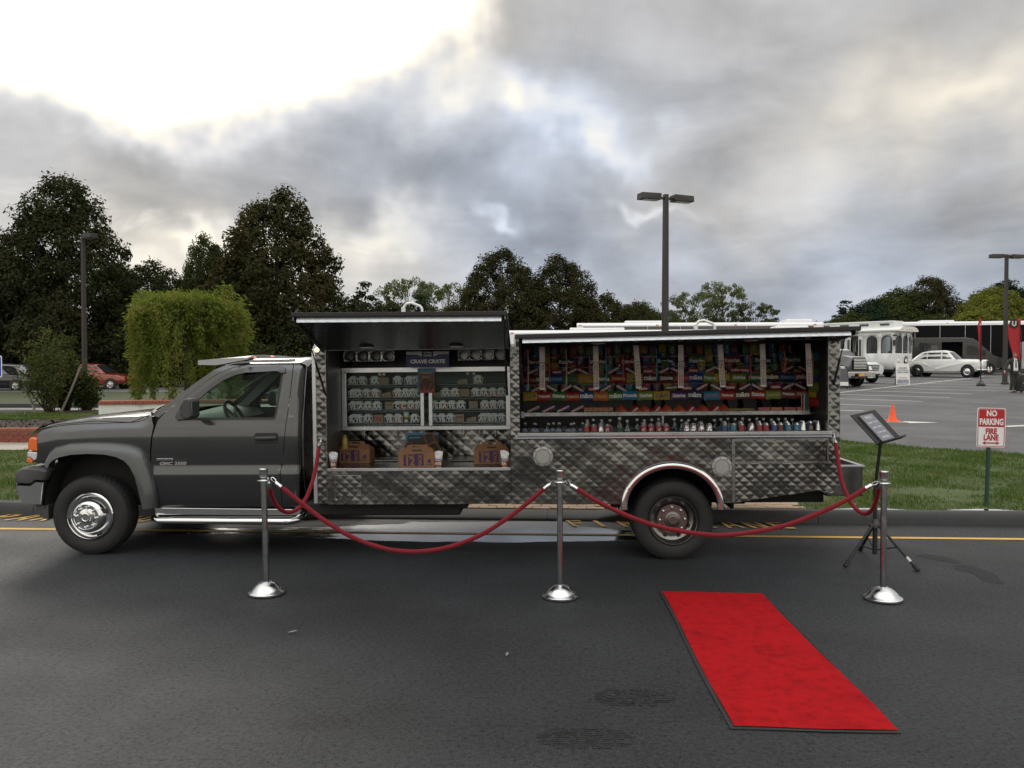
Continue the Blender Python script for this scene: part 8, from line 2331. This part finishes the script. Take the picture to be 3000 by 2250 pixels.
b = MB(); b.prism([(-.018, 1.44), (.018, 1.44), (.020, 1.40), (.034, 1.10), (.0, 1.05), (-.034, 1.10), (-.020, 1.40)], lambda x, z, d: (x, -.152 + .035 * (z - .93) / .53 + d, z), -.012, .0); b.build('tie', M_tie, sh_)
for a_, t_ in (('anr', 'tor'), ('anl', 'tol')):
    A_, T_ = Vector(J[a_]), Vector(J[t_]); skinned('shoe', [(tuple(A_ + Vector((0, .03, -.04))), (.042, .042)), (tuple(A_.lerp(T_, .5) + Vector((0, 0, -.01))), (.045, .038)), (tuple(T_ + Vector((0, -.04, -.005))), (.040, .026))], [(0, 1), (1, 2)], M_shoe, man, 2)
cs_ = empty('wheeled_case', (21.95, 35.75, pz), .3, label='tall black wheeled case pulled behind the man in the suit', cat='suitcase')
M_case = mat('case_fabric', (.012, .012, .013), .6)
b = MB(); b.bx((-.24, -.16, .07), (.24, .16, .78)); bd_ = b.build('body', M_case, cs_, bevel=.04)
b = MB(); b.bx((-.19, -.178, .20), (.19, -.158, .62)); b.build('front_pocket', M_case, bd_, bevel=.01)
b = MB(); b.tube([(-.14, .12, .76), (-.14, .10, 1.06), (.14, .10, 1.06), (.14, .12, .76)], .011, 8); b.build('pull_handle', M_steel, cs_, smooth=50)
for x in (-.19, .19):
    b = MB(); b.lathe([(.045, -.02), (.05, -.012), (.05, .012), (.045, .02)], 14, Matrix.Translation((x, .12, .05)) @ Matrix.Rotation(PI / 2, 4, 'Y')); b.build('wheel', M_rubber, cs_, smooth=40)
b = MB(); b.lathe([(.022, -.185), (.001, -.188)], 12, Matrix.Translation((-.05, 0, .42)) @ Matrix.Rotation(-PI / 2, 4, 'X')); b.build('badge', M_wht, cs_)
bg_ = empty('camera_bag', (23.9, 42.2, h(23.9, 42.2)), .2, label='small black bag lying open on the car park asphalt', cat='bag'); bg_.scale = (.62, .62, .62)
b = MB(); b.loft([[(x, -w, 0), (x, -w * 1.05, hh * .6), (x, -w * .5, hh), (x, w * .5, hh), (x, w * 1.05, hh * .6), (x, w, 0)] for x, w, hh in ((-.42, .10, .10), (-.28, .20, .26), (0, .22, .22), (.25, .18, .16), (.42, .08, .08))]); b.build('body', M_case, bg_, smooth=50)
b = MB(); b.tube([(-.25, -.1, .24), (-.1, -.12, .36), (.1, -.1, .34), (.2, -.05, .18)], .018, 6); b.build('strap', M_case, bg_, smooth=50)
